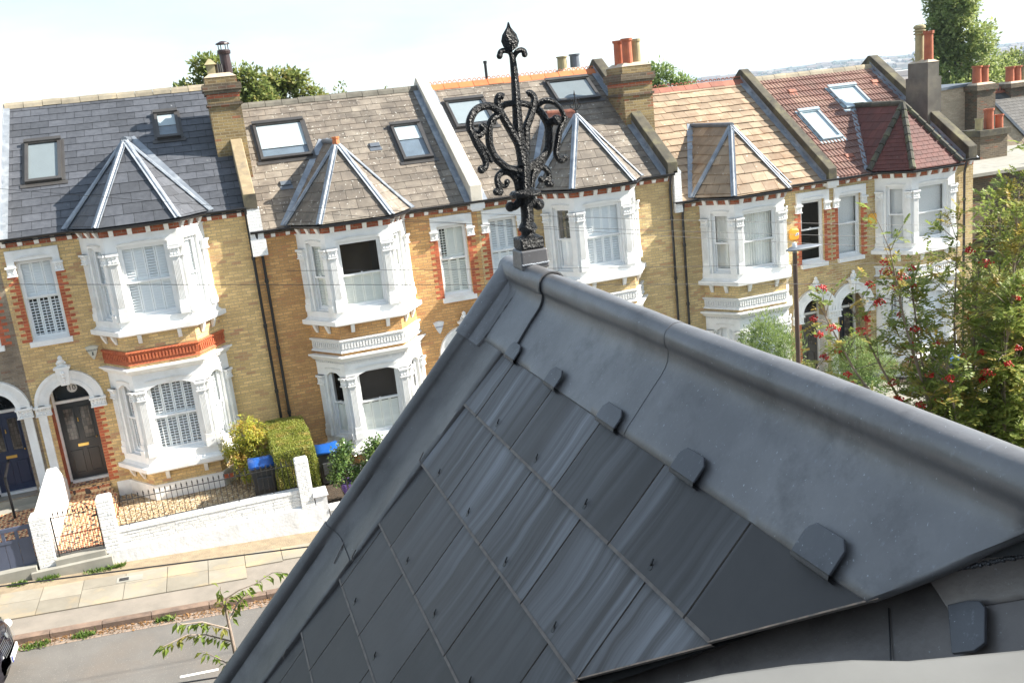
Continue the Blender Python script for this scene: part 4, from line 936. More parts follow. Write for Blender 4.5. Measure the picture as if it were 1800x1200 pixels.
for x_, y_, h_, m_ in ((12.42, 26.15, .72, 'pot_red'), (12.34, 26.55, .70, 'pot_red'), (12.86, 26.5, .70, 'pot_buff'), (12.72, 26.8, .6, 'pot_red')): pot(C, x_, y_, CZ+.72, h_, .16, m_)
C = stack(H5, 22.50, 22.93, 25.5, 26.40, CZ-3.6, CZ-.16, 'render_grey', [(CZ-3.6, CZ-.62, .05)], label='tall grey rendered chimney with two pots', flaunch=True)
pot(C, 22.70, 26.1, CZ-.12, 1.15, .155, 'pot_buff', 'louvre'); pot(C, 22.74, 25.74, CZ-.12, .92, .155, 'pot_red')
C = stack(H3, 12.1, 12.95, 30.6, 31.4, CZ-2.6, CZ+.82, 'brick_old', [(CZ+.6, CZ+.75, .05)], label='rear chimney showing two buff pots above the crested ridge')
pot(C, 12.3, 31, CZ+.9, .42, .18, 'pot_buff'); pot(C, 12.76, 31, CZ+.9, .46, .18, 'lead_dull')
mb = MB(); mb.tube([(8.95, 28.9, CZ+.5), (8.95, 28.9, CZ+1.28)], .045, 8); mb.tube([(8.95, 28.9, CZ+1.24), (8.95, 28.9, CZ+1.32)], .06, 8); mb.build('vent_pipe', M['plastic'], H3)
mb = MB(); mb.tube([(14.02, 29.6, CZ-.5), (14.02, 29.6, CZ+1.18)], .012, 5); mb.tube([(13.8, 29.6, CZ+1.12), (14.3, 29.6, CZ+1.12)], .01, 5)
for k in range(7): mb.tube([(13.83+k*.07, 29.45, CZ+1.12), (13.83+k*.07, 29.75, CZ+1.12)], .006, 4)
mb.build('aerial', M['steel'], H3)
# alarm boxes and the house number
def text(s, size, loc, rx, mat, parent, ext=.002, name='lettering'):
    cu = bpy.data.curves.new('t', 'FONT'); cu.body = s; cu.size = size; cu.extrude = ext; cu.align_x = 'CENTER'; cu.align_y = 'CENTER'
    o = bpy.data.objects.new('t', cu); COL.objects.link(o); bpy.context.view_layer.update()
    me = bpy.data.meshes.new_from_object(o.evaluated_get(bpy.context.evaluated_depsgraph_get())); bpy.data.objects.remove(o)
    me.transform(Matrix.Translation(Vector(loc)) @ Matrix.Rotation(rx, 4, 'X')); me.materials.clear(); me.materials.append(mat)
    q = bpy.data.objects.new(name, me); COL.objects.link(q); q.parent = parent; return q
def shield(H, x, z, w, mat, label):
    q = []; n = 8
    for k in range(n+1): t = -1+2*k/n; q.append((x+w*t, z+w*.75+w*.22*(1-t*t)))
    for k in range(1, n+1): t = k/n; q.append((x+w*(1-t)**.75*(1-.0*t), z+w*.75-w*2.1*t))
    for k in range(1, n): t = 1-k/n; q.append((x-w*(1-t)**.75, z+w*.75-w*2.1*t))
    mb = MB(); m = len(q); mb.add([(a, FY-.002, b) for a, b in q]+[(x+(a-x)*.9, FY-.07, z+(b-z)*.9) for a, b in q], [tuple(range(m, 2*m))]+[(i, (i+1) % m, m+(i+1) % m, m+i) for i in range(m)])
    o = mb.build('alarm_box', M[mat], H); o['label'] = label; return o
o = shield(H1, -3.03, CZ-4.63, .155, 'cream_plastic', 'cream shield shaped alarm box between arch and bay'); text('BANHAM', .062, (-3.03, FY-.073, CZ-4.59), PI/2, M['ink'], o)
mb = MB(); mb.lathe(-3.03, FY-.073, [(.016, CZ-4.66), (.016, CZ-4.635)], 8); mb.add([(-3.035, FY-.075, CZ-4.65), (-3.025, FY-.075, CZ-4.65), (-3.005, FY-.075, CZ-4.71), (-3.055, FY-.075, CZ-4.71)], [(0, 1, 2, 3)]); mb.build('keyhole_mark', M['ink'], o)
o = shield(H2, 5.37, CZ-5.50, .15, 'sign_white', 'white shield shaped alarm box beside the arch'); text('BANHAM', .05, (5.37, FY-.073, CZ-5.50), PI/2, M['ink_blue'], o)
for H, x, z, lab in ((H4, 16.33, CZ-4.62, 'yellow alarm box with a small white emblem left of the window'), (H5, 19.12, CZ-4.55, 'yellow alarm box between window and bay')):
    mb = MB(); n = 18
    for k in range(n):
        a, b = 2*PI*k/n, 2*PI*(k+1)/n; r_ = lambda t: (.19*(abs(math.cos(t))**4+abs(math.sin(t))**4)**(-.25)*.82, )[0]
        q = [(x+r_(t)*math.cos(t)*f, FY-d, z+r_(t)*math.sin(t)*f*1.12) for t in (a, b) for f, d in ((1, .0), (1, .05), (.8, .085))]
        mb.add(q+[(x, FY-.09, z)], [(0, 3, 4, 1), (1, 4, 5, 2), (2, 5, 6)])
    o = mb.build('alarm_box', M['yellow'], H, smooth=False); o['label'] = lab
    if H is H4:
        q = MB(); q.add([(x-.01, FY-.094, z-.045), (x+.12, FY-.094, z-.025), (x+.135, FY-.094, z+.05), (x+.04, FY-.094, z+.045)], [(0, 1, 2, 3)]); q.build('emblem', M['sign_white'], o)
        q = MB(); q.add([(x+.045, FY-.097, z-.012), (x+.085, FY-.097, z-.008), (x+.09, FY-.097, z+.028), (x+.055, FY-.097, z+.022)], [(0, 1, 2, 3)]); q.build('emblem_centre', M['ink_blue'], o)
fz = CZ-1.75-3.97
mb = MB(); mb.lathe(0, 0, [(.115, 0), (.115, .008), (0, .008)], 24, cap=False); q = mb.build('number_plate', M['sign_white'], None, uv=False)
q.data.transform(Matrix.Translation((-3.72, FY+.485, fz+.20)) @ Matrix.Rotation(PI/2, 4, 'X')); q.parent = H1; q.matrix_parent_inverse = Matrix.Translation(H1.location).inverted()
text('10', .17, (-3.72, FY+.472, fz+.20), PI/2, M['ink'], q, .003)

# ---------------------------------------------------------------- front gardens
def slabobj(name, x0, x1, y0, y1, z, mat, z2=None):
    z2 = z if z2 is None else z2; mb = MB(); mb.add([(x0, y0, z), (x1, y0, z), (x1, y1, z2), (x0, y1, z2), (x0, y0, z-1.2), (x1, y0, z-1.2), (x1, y1, z2-1.2), (x0, y1, z2-1.2)], [(0, 1, 2, 3), (0, 4, 5, 1), (1, 5, 6, 2), (2, 6, 7, 3), (3, 7, 4, 0)])
    return struct(mb.build(name, mat))
slabobj('gravel_bed', -3.10, 1.20, 20.60, 24.02, CZ-8.30, M['gravel'])
slabobj('tiled_path', -4.20, -3.115, 20.60, 23.60, CZ-8.20, M['mosaic'], CZ-8.05)
slabobj('tiled_path', -5.9, -4.42, 20.60, 23.60, CZ-8.20, M['mosaic'], CZ-8.02)
slabobj('planting_bed', -10.2, -5.92, 20.60, 24.02, CZ-8.22, M['soil'])
slabobj('planting_bed', 1.23, 5.3, 20.55, 24.02, CZ-8.62, M['soil'])
slabobj('garden_path', 5.32, 8.2, 20.5, 23.9, CZ-8.75, M['concrete'])
slabobj('planting_bed', 8.22, 16.2, 20.55, 24.02, CZ-9.1, M['soil'])
slabobj('garden_path', 16.22, 19.1, 20.5, 23.9, CZ-9.45, M['concrete'])
slabobj('planting_bed', 19.12, 24, 20.55, 24.02, CZ-9.5, M['soil'])
mb = MB(); mb.box(-4.13, -3.16, 20.32, 20.62, -.2, CZ-8.14); mb.box(-5.9, -4.5, 20.28, 20.6, -.2, CZ-8.16); mb.box(-4.6, -3.05, 20.2, 20.34, -.2, CZ-8.26); struct(mb.build('path_step', M['concrete']))
# low white wall of number 10: rendered foot, rough painted brick above, three pillars
W1 = thing('garden_wall', 'white painted brick front wall with pillars in front of number 10', 'wall', (-1, 20.45, 0))
mb = MB(); mb.box(-3.12, 1.26, 20.38, 20.66, -.8, CZ-8.24); mb.taper((-3.12, 1.26, 20.38, 20.6), (-3.12, 1.26, 20.43, 20.6), CZ-8.24, CZ-8.20); mb.build('rendered_foot', M['render_white'], W1)
mb = MB(); mb.box(-2.86, .94, 20.44, 20.62, CZ-8.20, CZ-7.87); mb.box(-2.86, .94, 20.42, 20.64, CZ-7.87, CZ-7.80)
rn = random.Random(3)
for r_ in range(4):           # individual rough bricks standing proud
    x = -2.86
    while x < .93:
        L = rn.uniform(.17, .24); b = min(x+L, .94); h = .078
        mb.taper((x+.004, b-.004, 20.44-rn.uniform(.004, .012), 20.45), (x+.006, b-.006, 20.44-rn.uniform(.003, .011), 20.45), CZ-8.19+r_*h+.004, CZ-8.19+(r_+1)*h-.006); x += L
mb.build('brick_face', M['brick_white'], W1)
def pillar(parent, x0, x1, y0, y1, z0, z1, rn, mat='brick_white', name='pillar'):
    mb = MB(); z = z0; k = 0
    while z < z1-.03:
        n = 2; 
        for i in range(n):
            f = (.5, .35, .65)[k % 3]; a = x0 if i == 0 else x0+(x1-x0)*f; b = x0+(x1-x0)*f if i == 0 else x1; o = rn.uniform(0, .006)
            mb.box(a+.002, b-.002, y0-o, y1+o, z+.003, min(z+.075, z1)-.003)
        z += .075; k += 1
    mb.box(x0+.008, x1-.008, y0+.008, y1-.008, z0, z1); mb.taper((x0-.004, x1+.004, y0-.004, y1+.004), (x0+.03, x1-.03, y0+.03, y1-.03), z1, z1+.04)
    return mb.build(name, M[mat], parent, bevel=.008)
pillar(W1, -3.16, -2.86, 20.38, 20.68, CZ-8.26, CZ-7.06, rn); pillar(W1, .94, 1.24, 20.38, 20.68, CZ-8.24, CZ-7.14, rn)
mb = MB(); mb.box(1.26, 1.52, 20.38, 20.66, -.9, CZ-8.02); mb.taper((1.22, 1.56, 20.34, 20.70), (1.24, 1.54, 20.37, 20.68), CZ-8.02, CZ-7.92); mb.build('pillar', M['render_white'], W1)
WP = thing('dividing_wall', 'white rendered wall rising to the house between the two front paths', 'wall', (-4.3, 22, 0))
pillar(WP, -4.46, -4.13, 20.38, 20.70, CZ-8.30, CZ-7.16, rn)
mb = MB(); mb.prism([(-4.40, 20.70, CZ-8.4), (-4.40, 20.70, CZ-7.18), (-4.40, 22.5, CZ-7.02), (-4.40, 23.05, CZ-6.98), (-4.40, 23.5, CZ-7.3), (-4.40, 23.95, CZ-7.6), (-4.40, 23.95, CZ-8.4)], (.20, 0, 0)); mb.build('wall_face', M['white'], WP)
def railings(name, label, cat, xa, xb, y, z0, z1, n, zmid=None, low=None, group=None, feet=True):
    T = thing(name, label, cat, ((xa+xb)/2, y, z0), group)
    mb = MB(); mb.tube([(xa, y, z1), (xb, y, z1)], .010, 6); mb.tube([(xa, y, z0+.04), (xb, y, z0+.04)], .010, 6)
    if zmid: mb.tube([(xa, y, zmid), (xb, y, zmid)], .009, 6)
    mb.build('rail', M['iron'], T); mb = MB()
    for k in range(n):
        x = xa+(k+.5)*(xb-xa)/n; mb.tube([(x, y, z0+.04), (x, y, z1+.05)], .0065, 5)
        mb.lathe(x, y, [(.006, z1+.03), (.022, z1+.045), (.006, z1+.06), (.018, z1+.075), (.012, z1+.10), (0, z1+.14)], 6)
        if low and zmid:
            x2 = x+(xb-xa)/n/2
            mb.tube([(x2, y, z0+.04), (x2, y, zmid)], .005, 5)
    if feet:
        for k in range(5): x = xa+(k+.3)*(xb-xa)/5; mb.tube([(x, y, z0-.05), (x, y, z0+.05)], .012, 6)
    mb.build('spiked_bars', M['iron'], T); return T
railings('railings', 'black iron railings with spear heads on top of the white front wall', 'railings', -2.84, .94, 20.53, CZ-7.80, CZ-7.22, 34)
g = railings('garden_gate', 'black iron garden gate to the tiled path of number 10', 'gate', -4.06, -3.20, 20.5, CZ-8.12, CZ-7.27, 9, CZ-7.70, True, feet=False)
mb = MB(); mb.tube([(-4.07, 20.5, CZ-8.14), (-4.07, 20.5, CZ-7.25)], .018, 6); mb.tube([(-3.19, 20.5, CZ-8.12), (-3.19, 20.5, CZ-7.25)], .014, 6)
for cx in (-3.48,):
    mb.tube([(cx+.12*math.cos(t), 20.5, CZ-7.18+.12*math.sin(t)) for t in [PI*j/8 for j in range(17)]], .008, 5)
mb.tube([(-3.3, 20.47, CZ-7.40), (-3.18, 20.47, CZ-7.38)], .02, 6); mb.build('gate_frame', M['iron'], g)
g = thing('wooden_gate', 'slate blue boarded gate with square openings, left edge of the photo', 'gate', (-5.1, 20.5, 0))
mb = MB(); xs_ = [-5.75, -5.5, -5.25, -5.0, -4.75, -4.5]
for a, b in zip(xs_, xs_[1:]): mb.box(a+.004, b-.004, 20.48, 20.51, CZ-8.2, CZ-7.62)
mb.box(-5.75, -4.49, 20.47, 20.52, CZ-7.62, CZ-7.56); mb.box(-5.75, -4.49, 20.47, 20.52, CZ-7.37, CZ-7.29)
for a in xs_: mb.box(a-.03, a+.03, 20.475, 20.515, CZ-7.56, CZ-7.37)
mb.build('gate_panel', M['gate_blue'], g)
mb = MB(); mb.tube([(-5.32, 23.2, CZ-8.1), (-5.32, 23.2, CZ-7.05)], .03, 8); mb.tube([(-5.32, 23.2, CZ-7.05), (-5.32, 23.9, CZ-6.85)], .03, 8)
tag(mb.build('handrail', M['iron']), 'black handrail beside the steps of the blue front door', 'handrail')
mb = MB(); mb.box(-.62, -.40, FY-.93, FY-.905, CZ-8.12, CZ-8.0); tag(mb.build('air_brick', M['brick_red']), 'small brown vent in the white base under the bay of number 10', 'vent')
# walls of the other gardens
def lowwall(x0, x1, zt, label, mat='render_white'):
    T = thing('garden_wall', label, 'wall', ((x0+x1)/2, 20.5, 0)); mb = MB(); mb.box(x0, x1, 20.40, 20.62, -3.2, zt); mb.build('wall_face', M[mat], T)
    mb = MB(); mb.box(x0, x1, 20.36, 20.66, zt, zt+.06); mb.build('coping', M['white'], T); return T
lowwall(1.54, 5.4, CZ-8.42, 'low white wall of a planter in front of the orange brick house')
lowwall(8.2, 12.4, CZ-8.5, 'low white wall hidden behind the near ridge')
lowwall(12.6, 16.3, CZ-8.75, 'low white garden wall under the olive bush')
lowwall(19.2, 22.8, CZ-8.85, 'low white garden wall behind the rowan tree')
# wheelie bins
def bin_(x, y, z, body, lid, label, h=.98):
    T = thing('wheelie_bin', label, 'bin', (x, y, z), 'wheelie bins in the front gardens')
    mb = MB(); mb.taper((x-.22, x+.22, y-.24, y+.24), (x-.28, x+.28, y-.33, y+.30), z+.05, z+h-.12); mb.box(x-.30, x+.30, y-.36, y+.33, z+h-.14, z+h-.08); mb.box(x-.18, x+.18, y-.345, y-.30, z+.3, z+.62)
    mb.build('body', M[body], T, bevel=.02)
    mb = MB(); rows = []
    for k in range(9):
        t = k/8; zz = z+h-.07+.10*math.sin(PI*min(1, t*1.1))*(.6+.4*t); yy = y-.38+.74*t
        rows.append([(x-.31, yy, zz-.05), (x-.29, yy, zz), (x-.12, yy, zz+.025*math.sin(t*5)), (x+.12, yy, zz+.025*math.sin(t*5)), (x+.29, yy, zz), (x+.31, yy, zz-.05)])
    mb.grid(rows); mb.prism([(x-.31, y-.38, z+h-.13), (x-.31, y-.38, z+h-.07), (x-.31, y-.36, z+h-.07), (x-.31, y-.36, z+h-.13)], (.62, 0, 0)); mb.build('lid', M[lid], T, smooth=True)
    mb = MB(); mb.tube([(x-.2, y+.36, z+h-.12), (x+.2, y+.36, z+h-.12)], .016, 6)
    mb.build('handle', M['bin_black'], T)
    for sg in (-1, 1):
        mb = MB(); mb.tube([(x+sg*.20, y+.24, z+.10), (x+sg*.26, y+.24, z+.10)], .10, 14); mb.build('wheel', M['bin_black'], T)
bin_(.28, 21.75, CZ-8.30, 'bin_black', 'bin_blue', 'black wheelie bin with blue lid in front of the clipped hedge')
bin_(1.86, 22.7, CZ-8.62, 'bin_black', 'bin_blue', 'blue lidded bin just right of the clipped hedge')
bin_(19.9, 21.6, CZ-9.5, 'bin_black', 'bin_blue', 'blue lidded bin glimpsed through the rowan branches')
mb = MB(); mb.lathe(2.15, 21.15, [(.16, CZ-8.62), (.22, CZ-8.15), (.235, CZ-8.14), (.235, CZ-8.11), (.20, CZ-8.11), (.18, CZ-8.2)], 16)
tag(mb.build('plant_tub', M['purple'], smooth=False), 'purple plastic tub under the glossy shrubs', 'tub')

# ---------------------------------------------------------------- plants
def leafquad(mb, p, d, n, L, w):      # pointed leaf: base p, direction d, normal n
    s = d.cross(n)
    if s.length < 1e-5: return
    s.normalize(); a = p+d*L*.45; c = p+d*L
    mb.add([tuple(p), tuple(a+s*w), tuple(c), tuple(a-s*w)], [(0, 1, 2, 3)])
def rv(rn): 
    while 1:
        v = Vector((rn.uniform(-1, 1), rn.uniform(-1, 1), rn.uniform(-1, 1)))
        if .05 < v.length < 1: return v
def foliage(clumps, n, L, w, rn, shell=.55, flat=.0, droop=.2, per=4):
    """clumps: (centre, (rx, ry, rz)); leaves sit in small sprays, mostly near each clump's surface"""
    mb = MB(); vol = [c[1][0]*c[1][1]*c[1][2]**.5 for c in clumps]; tot = sum(vol)
    for (c, r), q in zip(clumps, vol):
        c = Vector(c)
        for _ in range(int(n*q/tot/per)):
            v = rv(rn).normalized(); k = shell+(1-shell)*rn.random(); k *= rn.uniform(.86, 1.1)
            p = c+Vector((v.x*r[0]*k, v.y*r[1]*k, v.z*r[2]*k)); out = (v+Vector((0, 0, .25))).normalized()
            for _ in range(per):
                d = (out*.7+rv(rn)*.9+Vector((0, 0, -droop))).normalized(); nn = (Vector((0, 0, 1))+rv(rn)*.8+out*.5).normalized()
                leafquad(mb, p+rv(rn)*L*.9, d, nn, L*rn.uniform(.7, 1.2), w*rn.uniform(.7, 1.2))
    return mb
def plant(name, label, cat, base, clumps, n, L, w, mat, rn, stems=4, shell=.5, per=4, droop=.1, sr=.02, group=None, smat='bark'):
    T = thing(name, label, cat, base, group); foliage(clumps, n, L, w, rn, shell, per=per, droop=droop).build('foliage', M[mat], T, uv=False)
    mb = MB(); b = Vector(base)
    for k in range(stems):
        c, r = clumps[k % len(clumps)]; e = Vector(c)+rv(rn)*.4*r[0]; m_ = b.lerp(e, .5)+rv(rn)*r[0]*.12
        mb.tube([b+rv(rn)*sr, m_, e], [sr, sr*.7, sr*.3], 6)
    mb.build('stems', M[smat], T); return T
M['leaf_hedge'] = leafm('hedge_leaves', (.34, .34, .06), (.17, .22, .035), .3, hue=(.42, .34, .09))
M['leaf_yellow'] = leafm('golden_leaves', (.54, .47, .06), (.22, .29, .045), .4, hue=(.52, .32, .08))
M['leaf_gloss'] = leafm('glossy_leaves', (.07, .14, .04), (.14, .21, .05), .2, .3, hue=(.22, .26, .08), spec=.6)
M['leaf_olive'] = leafm('olive_leaves', (.30, .38, .14), (.18, .26, .08), .35)
M['leaf_tree'] = leafm('tree_leaves', (.26, .31, .09), (.14, .19, .055), .5, hue=(.36, .33, .11))
M['leaf_tree2'] = leafm('tree_leaves_light', (.30, .34, .10), (.17, .22, .06), .45, hue=(.36, .31, .11))
M['leaf_poplar'] = leafm('poplar_leaves', (.38, .44, .15), (.20, .27, .08), .5, hue=(.42, .44, .17))
M['leaf_rowan'] = leafm('rowan_leaves', (.34, .39, .10), (.19, .26, .06), .5, hue=(.46, .34, .09))
M['leaf_cherry'] = leafm('young_tree_leaves', (.25, .31, .055), (.13, .21, .035), .45, hue=(.30, .25, .07))
M['weed'] = leafm('weeds', (.14, .22, .04), (.09, .15, .03), .3)
rn = random.Random(11)
# clipped hedge: a box of tight leaves
H = thing('clipped_hedge', 'box shaped clipped hedge, golden green on top, beside the bin', 'hedge', (1.02, 22.3, CZ-8.35))
mb = MB(); hx0, hx1, hy0, hy1, hz0, hz1 = .56, 1.48, 21.05, 23.75, CZ-8.35, CZ-7.08
def hedgept(rn):
    f = rn.random()
    if f < .42: p = Vector((rn.uniform(hx0, hx1), rn.uniform(hy0, hy1), hz1)); n = Vector((0, 0, 1))
    elif f < .66: p = Vector((rn.uniform(hx0, hx1), hy0, rn.uniform(hz0, hz1))); n = Vector((0, -1, 0))
    elif f < .83: p = Vector((hx1, rn.uniform(hy0, hy1), rn.uniform(hz0, hz1))); n = Vector((1, 0, 0))
    else: p = Vector((hx0, rn.uniform(hy0, hy1), rn.uniform(hz0, hz1))); n = Vector((-1, 0, 0))
    e = .05; q = Vector((min(max(p.x, hx0+e), hx1-e), min(max(p.y, hy0+e), hy1-e), min(p.z, hz1-e))); d = p-q
    if d.length > e: p = q+d.normalized()*e*1.1
    w_ = .014*math.sin(p.x*5+p.y*3.1)+.012*math.sin(p.y*7.3+p.z*4)+.006*math.sin(p.x*17+p.z*11); return p+n*w_, n
for _ in range(34000):
    p, n = hedgept(rn); d = (n*.35+rv(rn)).normalized(); leafquad(mb, p+rv(rn)*.012, d, (n+rv(rn)*.9).normalized(), rn.uniform(.025, .042), .009)
mb.build('foliage', M['leaf_hedge'], H, uv=False)
mb = MB(); mb.box(hx0+.09, hx1-.09, hy0+.09, hy1-.09, hz0, hz1-.08); mb.build('inner_twigs', M['hedge_core'] if 'hedge_core' in M else surf('hedge_core', (.03, .03, .015), (.02, .022, .01), rough=1), H)
plant('golden_shrub', 'golden yellow shrub between the bay of number 10 and the clipped hedge', 'shrub', (.05, 22.9, CZ-8.3),
      [((.08, 22.85, CZ-7.0), (.42, .42, .42)), ((-.22, 22.9, CZ-7.35), (.34, .36, .4)), ((.30, 22.85, CZ-7.35), (.30, .36, .45)), ((.0, 22.8, CZ-7.8), (.40, .4, .45))], 7000, .075, .017, 'leaf_yellow', rn, stems=6, droop=.6, per=6)
plant('glossy_shrub', 'glossy leaved shrub left of the pair in the white planter', 'shrub', (2.05, 20.95, CZ-8.62), [((2.0, 20.95, CZ-7.55), (.30, .3, .38)), ((2.15, 21.0, CZ-7.25), (.2, .22, .2)), ((1.86, 21, CZ-7.85), (.22, .25, .28)), ((2.25, 21, CZ-7.9), (.25, .25, .25))], 2600, .075, .024, 'leaf_gloss', rn, stems=4, shell=.2)
plant('glossy_shrub', 'glossy leaved shrub nearest the near roof edge, in the white planter', 'shrub', (2.75, 20.95, CZ-8.62), [((2.72, 20.95, CZ-7.55), (.32, .3, .34)), ((2.85, 21.0, CZ-7.3), (.22, .22, .2)), ((2.6, 21, CZ-7.95), (.28, .25, .3)), ((3.1, 21, CZ-7.7), (.3, .25, .4))], 2900, .075, .024, 'leaf_gloss', rn, stems=4, shell=.2)
plant('olive_bush', 'pale green olive bush in front of the tan roofed house', 'bush', (14.0, 21.6, CZ-9.1), [((13.75, 21.6, CZ-6.75), (.7, .6, .7)), ((13.3, 21.6, CZ-7.1), (.5, .5, .6)), ((14.3, 21.6, CZ-7.2), (.6, .5, .6)), ((13.8, 21.6, CZ-7.8), (.9, .6, .6))], 9000, .10, .012, 'leaf_olive', rn, stems=9, droop=-.5, shell=.25, per=6)
plant('round_bush', 'round light green bush beside the arched porches', 'bush', (16.7, 21.6, CZ-9.3), [((16.65, 21.6, CZ-7.95), (.78, .7, .62)), ((16.2, 21.5, CZ-8.3), (.6, .6, .5)), ((17.2, 21.5, CZ-8.3), (.6, .6, .5))], 12000, .075, .011, 'leaf_olive', rn, stems=4, droop=-.3, shell=.6, per=6)
plant('small_bush', 'small yellow green bush at the foot of the street lamp', 'bush', (15.35, 22.2, CZ-9.2), [((15.35, 22.2, CZ-8.35), (.42, .4, .42))], 2500, .06, .016, 'leaf_tree2', rn, stems=3)
plant('dark_bush', 'dark green bush below the round bush at the near ridge', 'bush', (15.9, 20.9, CZ-9.6), [((15.6, 20.9, CZ-8.6), (.6, .5, .42)), ((16.4, 20.9, CZ-8.7), (.7, .5, .45))], 4000, .07, .02, 'leaf_gloss', rn, stems=3)
for k, (x, y, s, lab) in enumerate(((-4.3, 20.12, .12, 'tuft of weeds at the foot of the pillar between the two gates'), (-3.35, 20.15, .16, 'largest tuft of weeds below the iron gate'), (-2.98, 20.18, .09, 'small weed at the left end of the white wall'), (-4.85, 20.1, .09, 'small weed below the blue gate'), (-4.2, 17.5, .15, 'weeds in the gutter beside the black car'), (-3.4, 17.55, .12, 'weeds along the kerb right of the black car'), (-2.0, 17.6, .10, 'strip of weeds along the kerb'))):
    mb = MB()
    for _ in range(200): p = Vector((x+max(-1.6, min(1.6, rn.gauss(0, 1)))*s, y+rn.gauss(0, s*.35), gz(x)-(.12 if y < 17.7 else .02))); leafquad(mb, p, (Vector((0, 0, .8))+rv(rn)).normalized(), rv(rn).normalized(), rn.uniform(.05, .12), .012)
    tag(mb.build('weed', M['weed'], uv=False), lab, 'weed', 'weeds on the pavement and kerb')
mb = MB()
for _ in range(1100):
    x = rn.uniform(-5, 1); y = 17.68-abs(rn.gauss(0, .10)); z = gz(x)-.112; d = Vector((rn.uniform(-1, 1), rn.uniform(-1, 1), .25)).normalized(); leafquad(mb, Vector((x, y, z)), d, Vector((rn.uniform(-.4, .4), rn.uniform(-.4, .4), 1)), rn.uniform(.03, .07), .014)
tag(mb.build('fallen_leaves', leafm('dry_leaves', (.30, .16, .06), (.16, .09, .045), .1), uv=False), 'dry brown leaves and litter lying along the far kerb', 'leaves', kind='stuff')

# ---------------------------------------------------------------- trees behind the roofs
def tree(name, label, base, clumps, n, L, w, mat, rn, tr=.3, group=None, shell=.35, limbs=True):
    T = thing(name, label, 'tree', base, group); foliage(clumps, n, L, w, rn, shell, per=5).build('crown', M[mat], T, uv=False)
    mb = MB(); b = Vector(base); top = Vector(clumps[0][0]); mb.tube([b, b.lerp(top, .5)+Vector((.2, 0, 0)), top], [tr, tr*.7, tr*.25], 8)
    if limbs:
        for c, r in clumps[1:]: s = b.lerp(top, rn.uniform(.35, .7)); e = Vector(c); mb.tube([s, s.lerp(e, .55)+Vector((0, 0, .3)), e+rv(rn)*r[0]*.4], [tr*.4, tr*.25, tr*.08], 6)
    mb.build('trunk', M['bark'], T); return T
def cl(c, spread, k, r, rn, zsc=1.0):
    out = []
    for _ in range(k): v = rv(rn); rr = r*rn.uniform(.6, 1.15); out.append(((c[0]+v.x*spread[0], c[1]+v.y*spread[1], c[2]+v.z*spread[2]), (rr, rr, rr*zsc*rn.uniform(.6, .85))))
    return out
G_ = 'trees behind the terrace'
tree('broadleaf_tree', 'dark green tree behind the chimney of number 10', (1.5, 46, CZ-11), [((1.6, 46, CZ+1.0), (1.2, 1, .9)), ((1.55, 46, CZ+2.9), (.9, .8, .7)), ((.5, 46, CZ+1.9), (.9, .8, .6)), ((-.1, 46, CZ+.8), (.8, .8, .5)), ((2.9, 46, CZ+2.1), (1., .8, .8)), ((3.2, 46, CZ+1.2), (1.1, .8, .7)), ((.9, 46, CZ+1.2), (.9, .8, .7)), ((2.1, 46, CZ+2.0), (1., .8, .8))], 9500, .26, .07, 'leaf_tree', rn, .25, G_)
tree('broadleaf_tree', 'light green tree to the right of the chimney of number 10', (4.6, 48, CZ-11), [((4.5, 48, CZ+2.2), (1.1, .8, .5)), ((3.7, 48, CZ+1.5), (.9, .8, .6)), ((5.2, 48, CZ+2.1), (.8, .8, .5)), ((5.9, 48, CZ+1.3), (.8, .8, .45)), ((4.5, 48, CZ+.8), (1.2, .8, .7)), ((6.4, 48, CZ+.5), (.6, .8, .4)), ((3.6, 48, CZ+.5), (.9, .8, .6))], 6500, .24, .07, 'leaf_tree2', rn, .22, G_)
tree('small_tree', 'tiny conifer tip above the brown slate ridge', (8.1, 50, CZ-11), [((7.7, 50, CZ+1.2), (.35, .3, .7)), ((7.8, 50, CZ+.4), (.6, .5, .6))], 700, .2, .05, 'leaf_tree', rn, .12, G_, limbs=False)
tree('small_tree', 'tiny tree tip near the white parapet', (10.0, 50, CZ-11), [((9.9, 50, CZ+1.0), (.45, .3, .35)), ((10.2, 50, CZ+.1), (.6, .4, .4))], 600, .2, .05, 'leaf_tree', rn, .12, G_, limbs=False)
tree('broadleaf_tree', 'thin tree top between the brick chimney and the red crested ridge', (22.5, 44, CZ-11), [((22.5, 44, CZ+.55), (.8, .7, .7)), ((22.1, 44, CZ-.2), (.8, .7, .7)), ((23.7, 44, CZ+.0), (.7, .7, .45)), ((24.6, 44, CZ-.5), (.6, .6, .4))], 2300, .24, .06, 'leaf_olive', rn, .18, G_)
cs = []
for k in range(70):
    t = rn.random(); z = -4.5+14.5*t; rad = 3.6*(1-t*.72)*(.55 if t < .1 else 1); a = rn.uniform(0, 2*PI); q = rad*rn.uniform(.25, .95); cs.append(((59.3+q*math.cos(a), 64+q*math.sin(a), CZ+z), (1.25*(1-t*.35), 1.25*(1-t*.35), 1.5*(1-t*.3))))
cs.insert(0, ((59.3, 64, CZ+6), (1.6, 1.6, 2.4)))
tree('poplar_tree', 'tall full poplar tree behind the grey chimney', (59.3, 64, CZ-14), cs, 42000, .34, .10, 'leaf_poplar', rn, .5, G_, limbs=False, shell=.5)
tree('broadleaf_tree', 'lower bushy tree to the right of the poplar', (64, 66, CZ-14), cl((63.5, 65, CZ-3.6), (2.6, 2, 2.6), 16, 1.9, rn), 9000, .34, .10, 'leaf_poplar', rn, .3, G_)
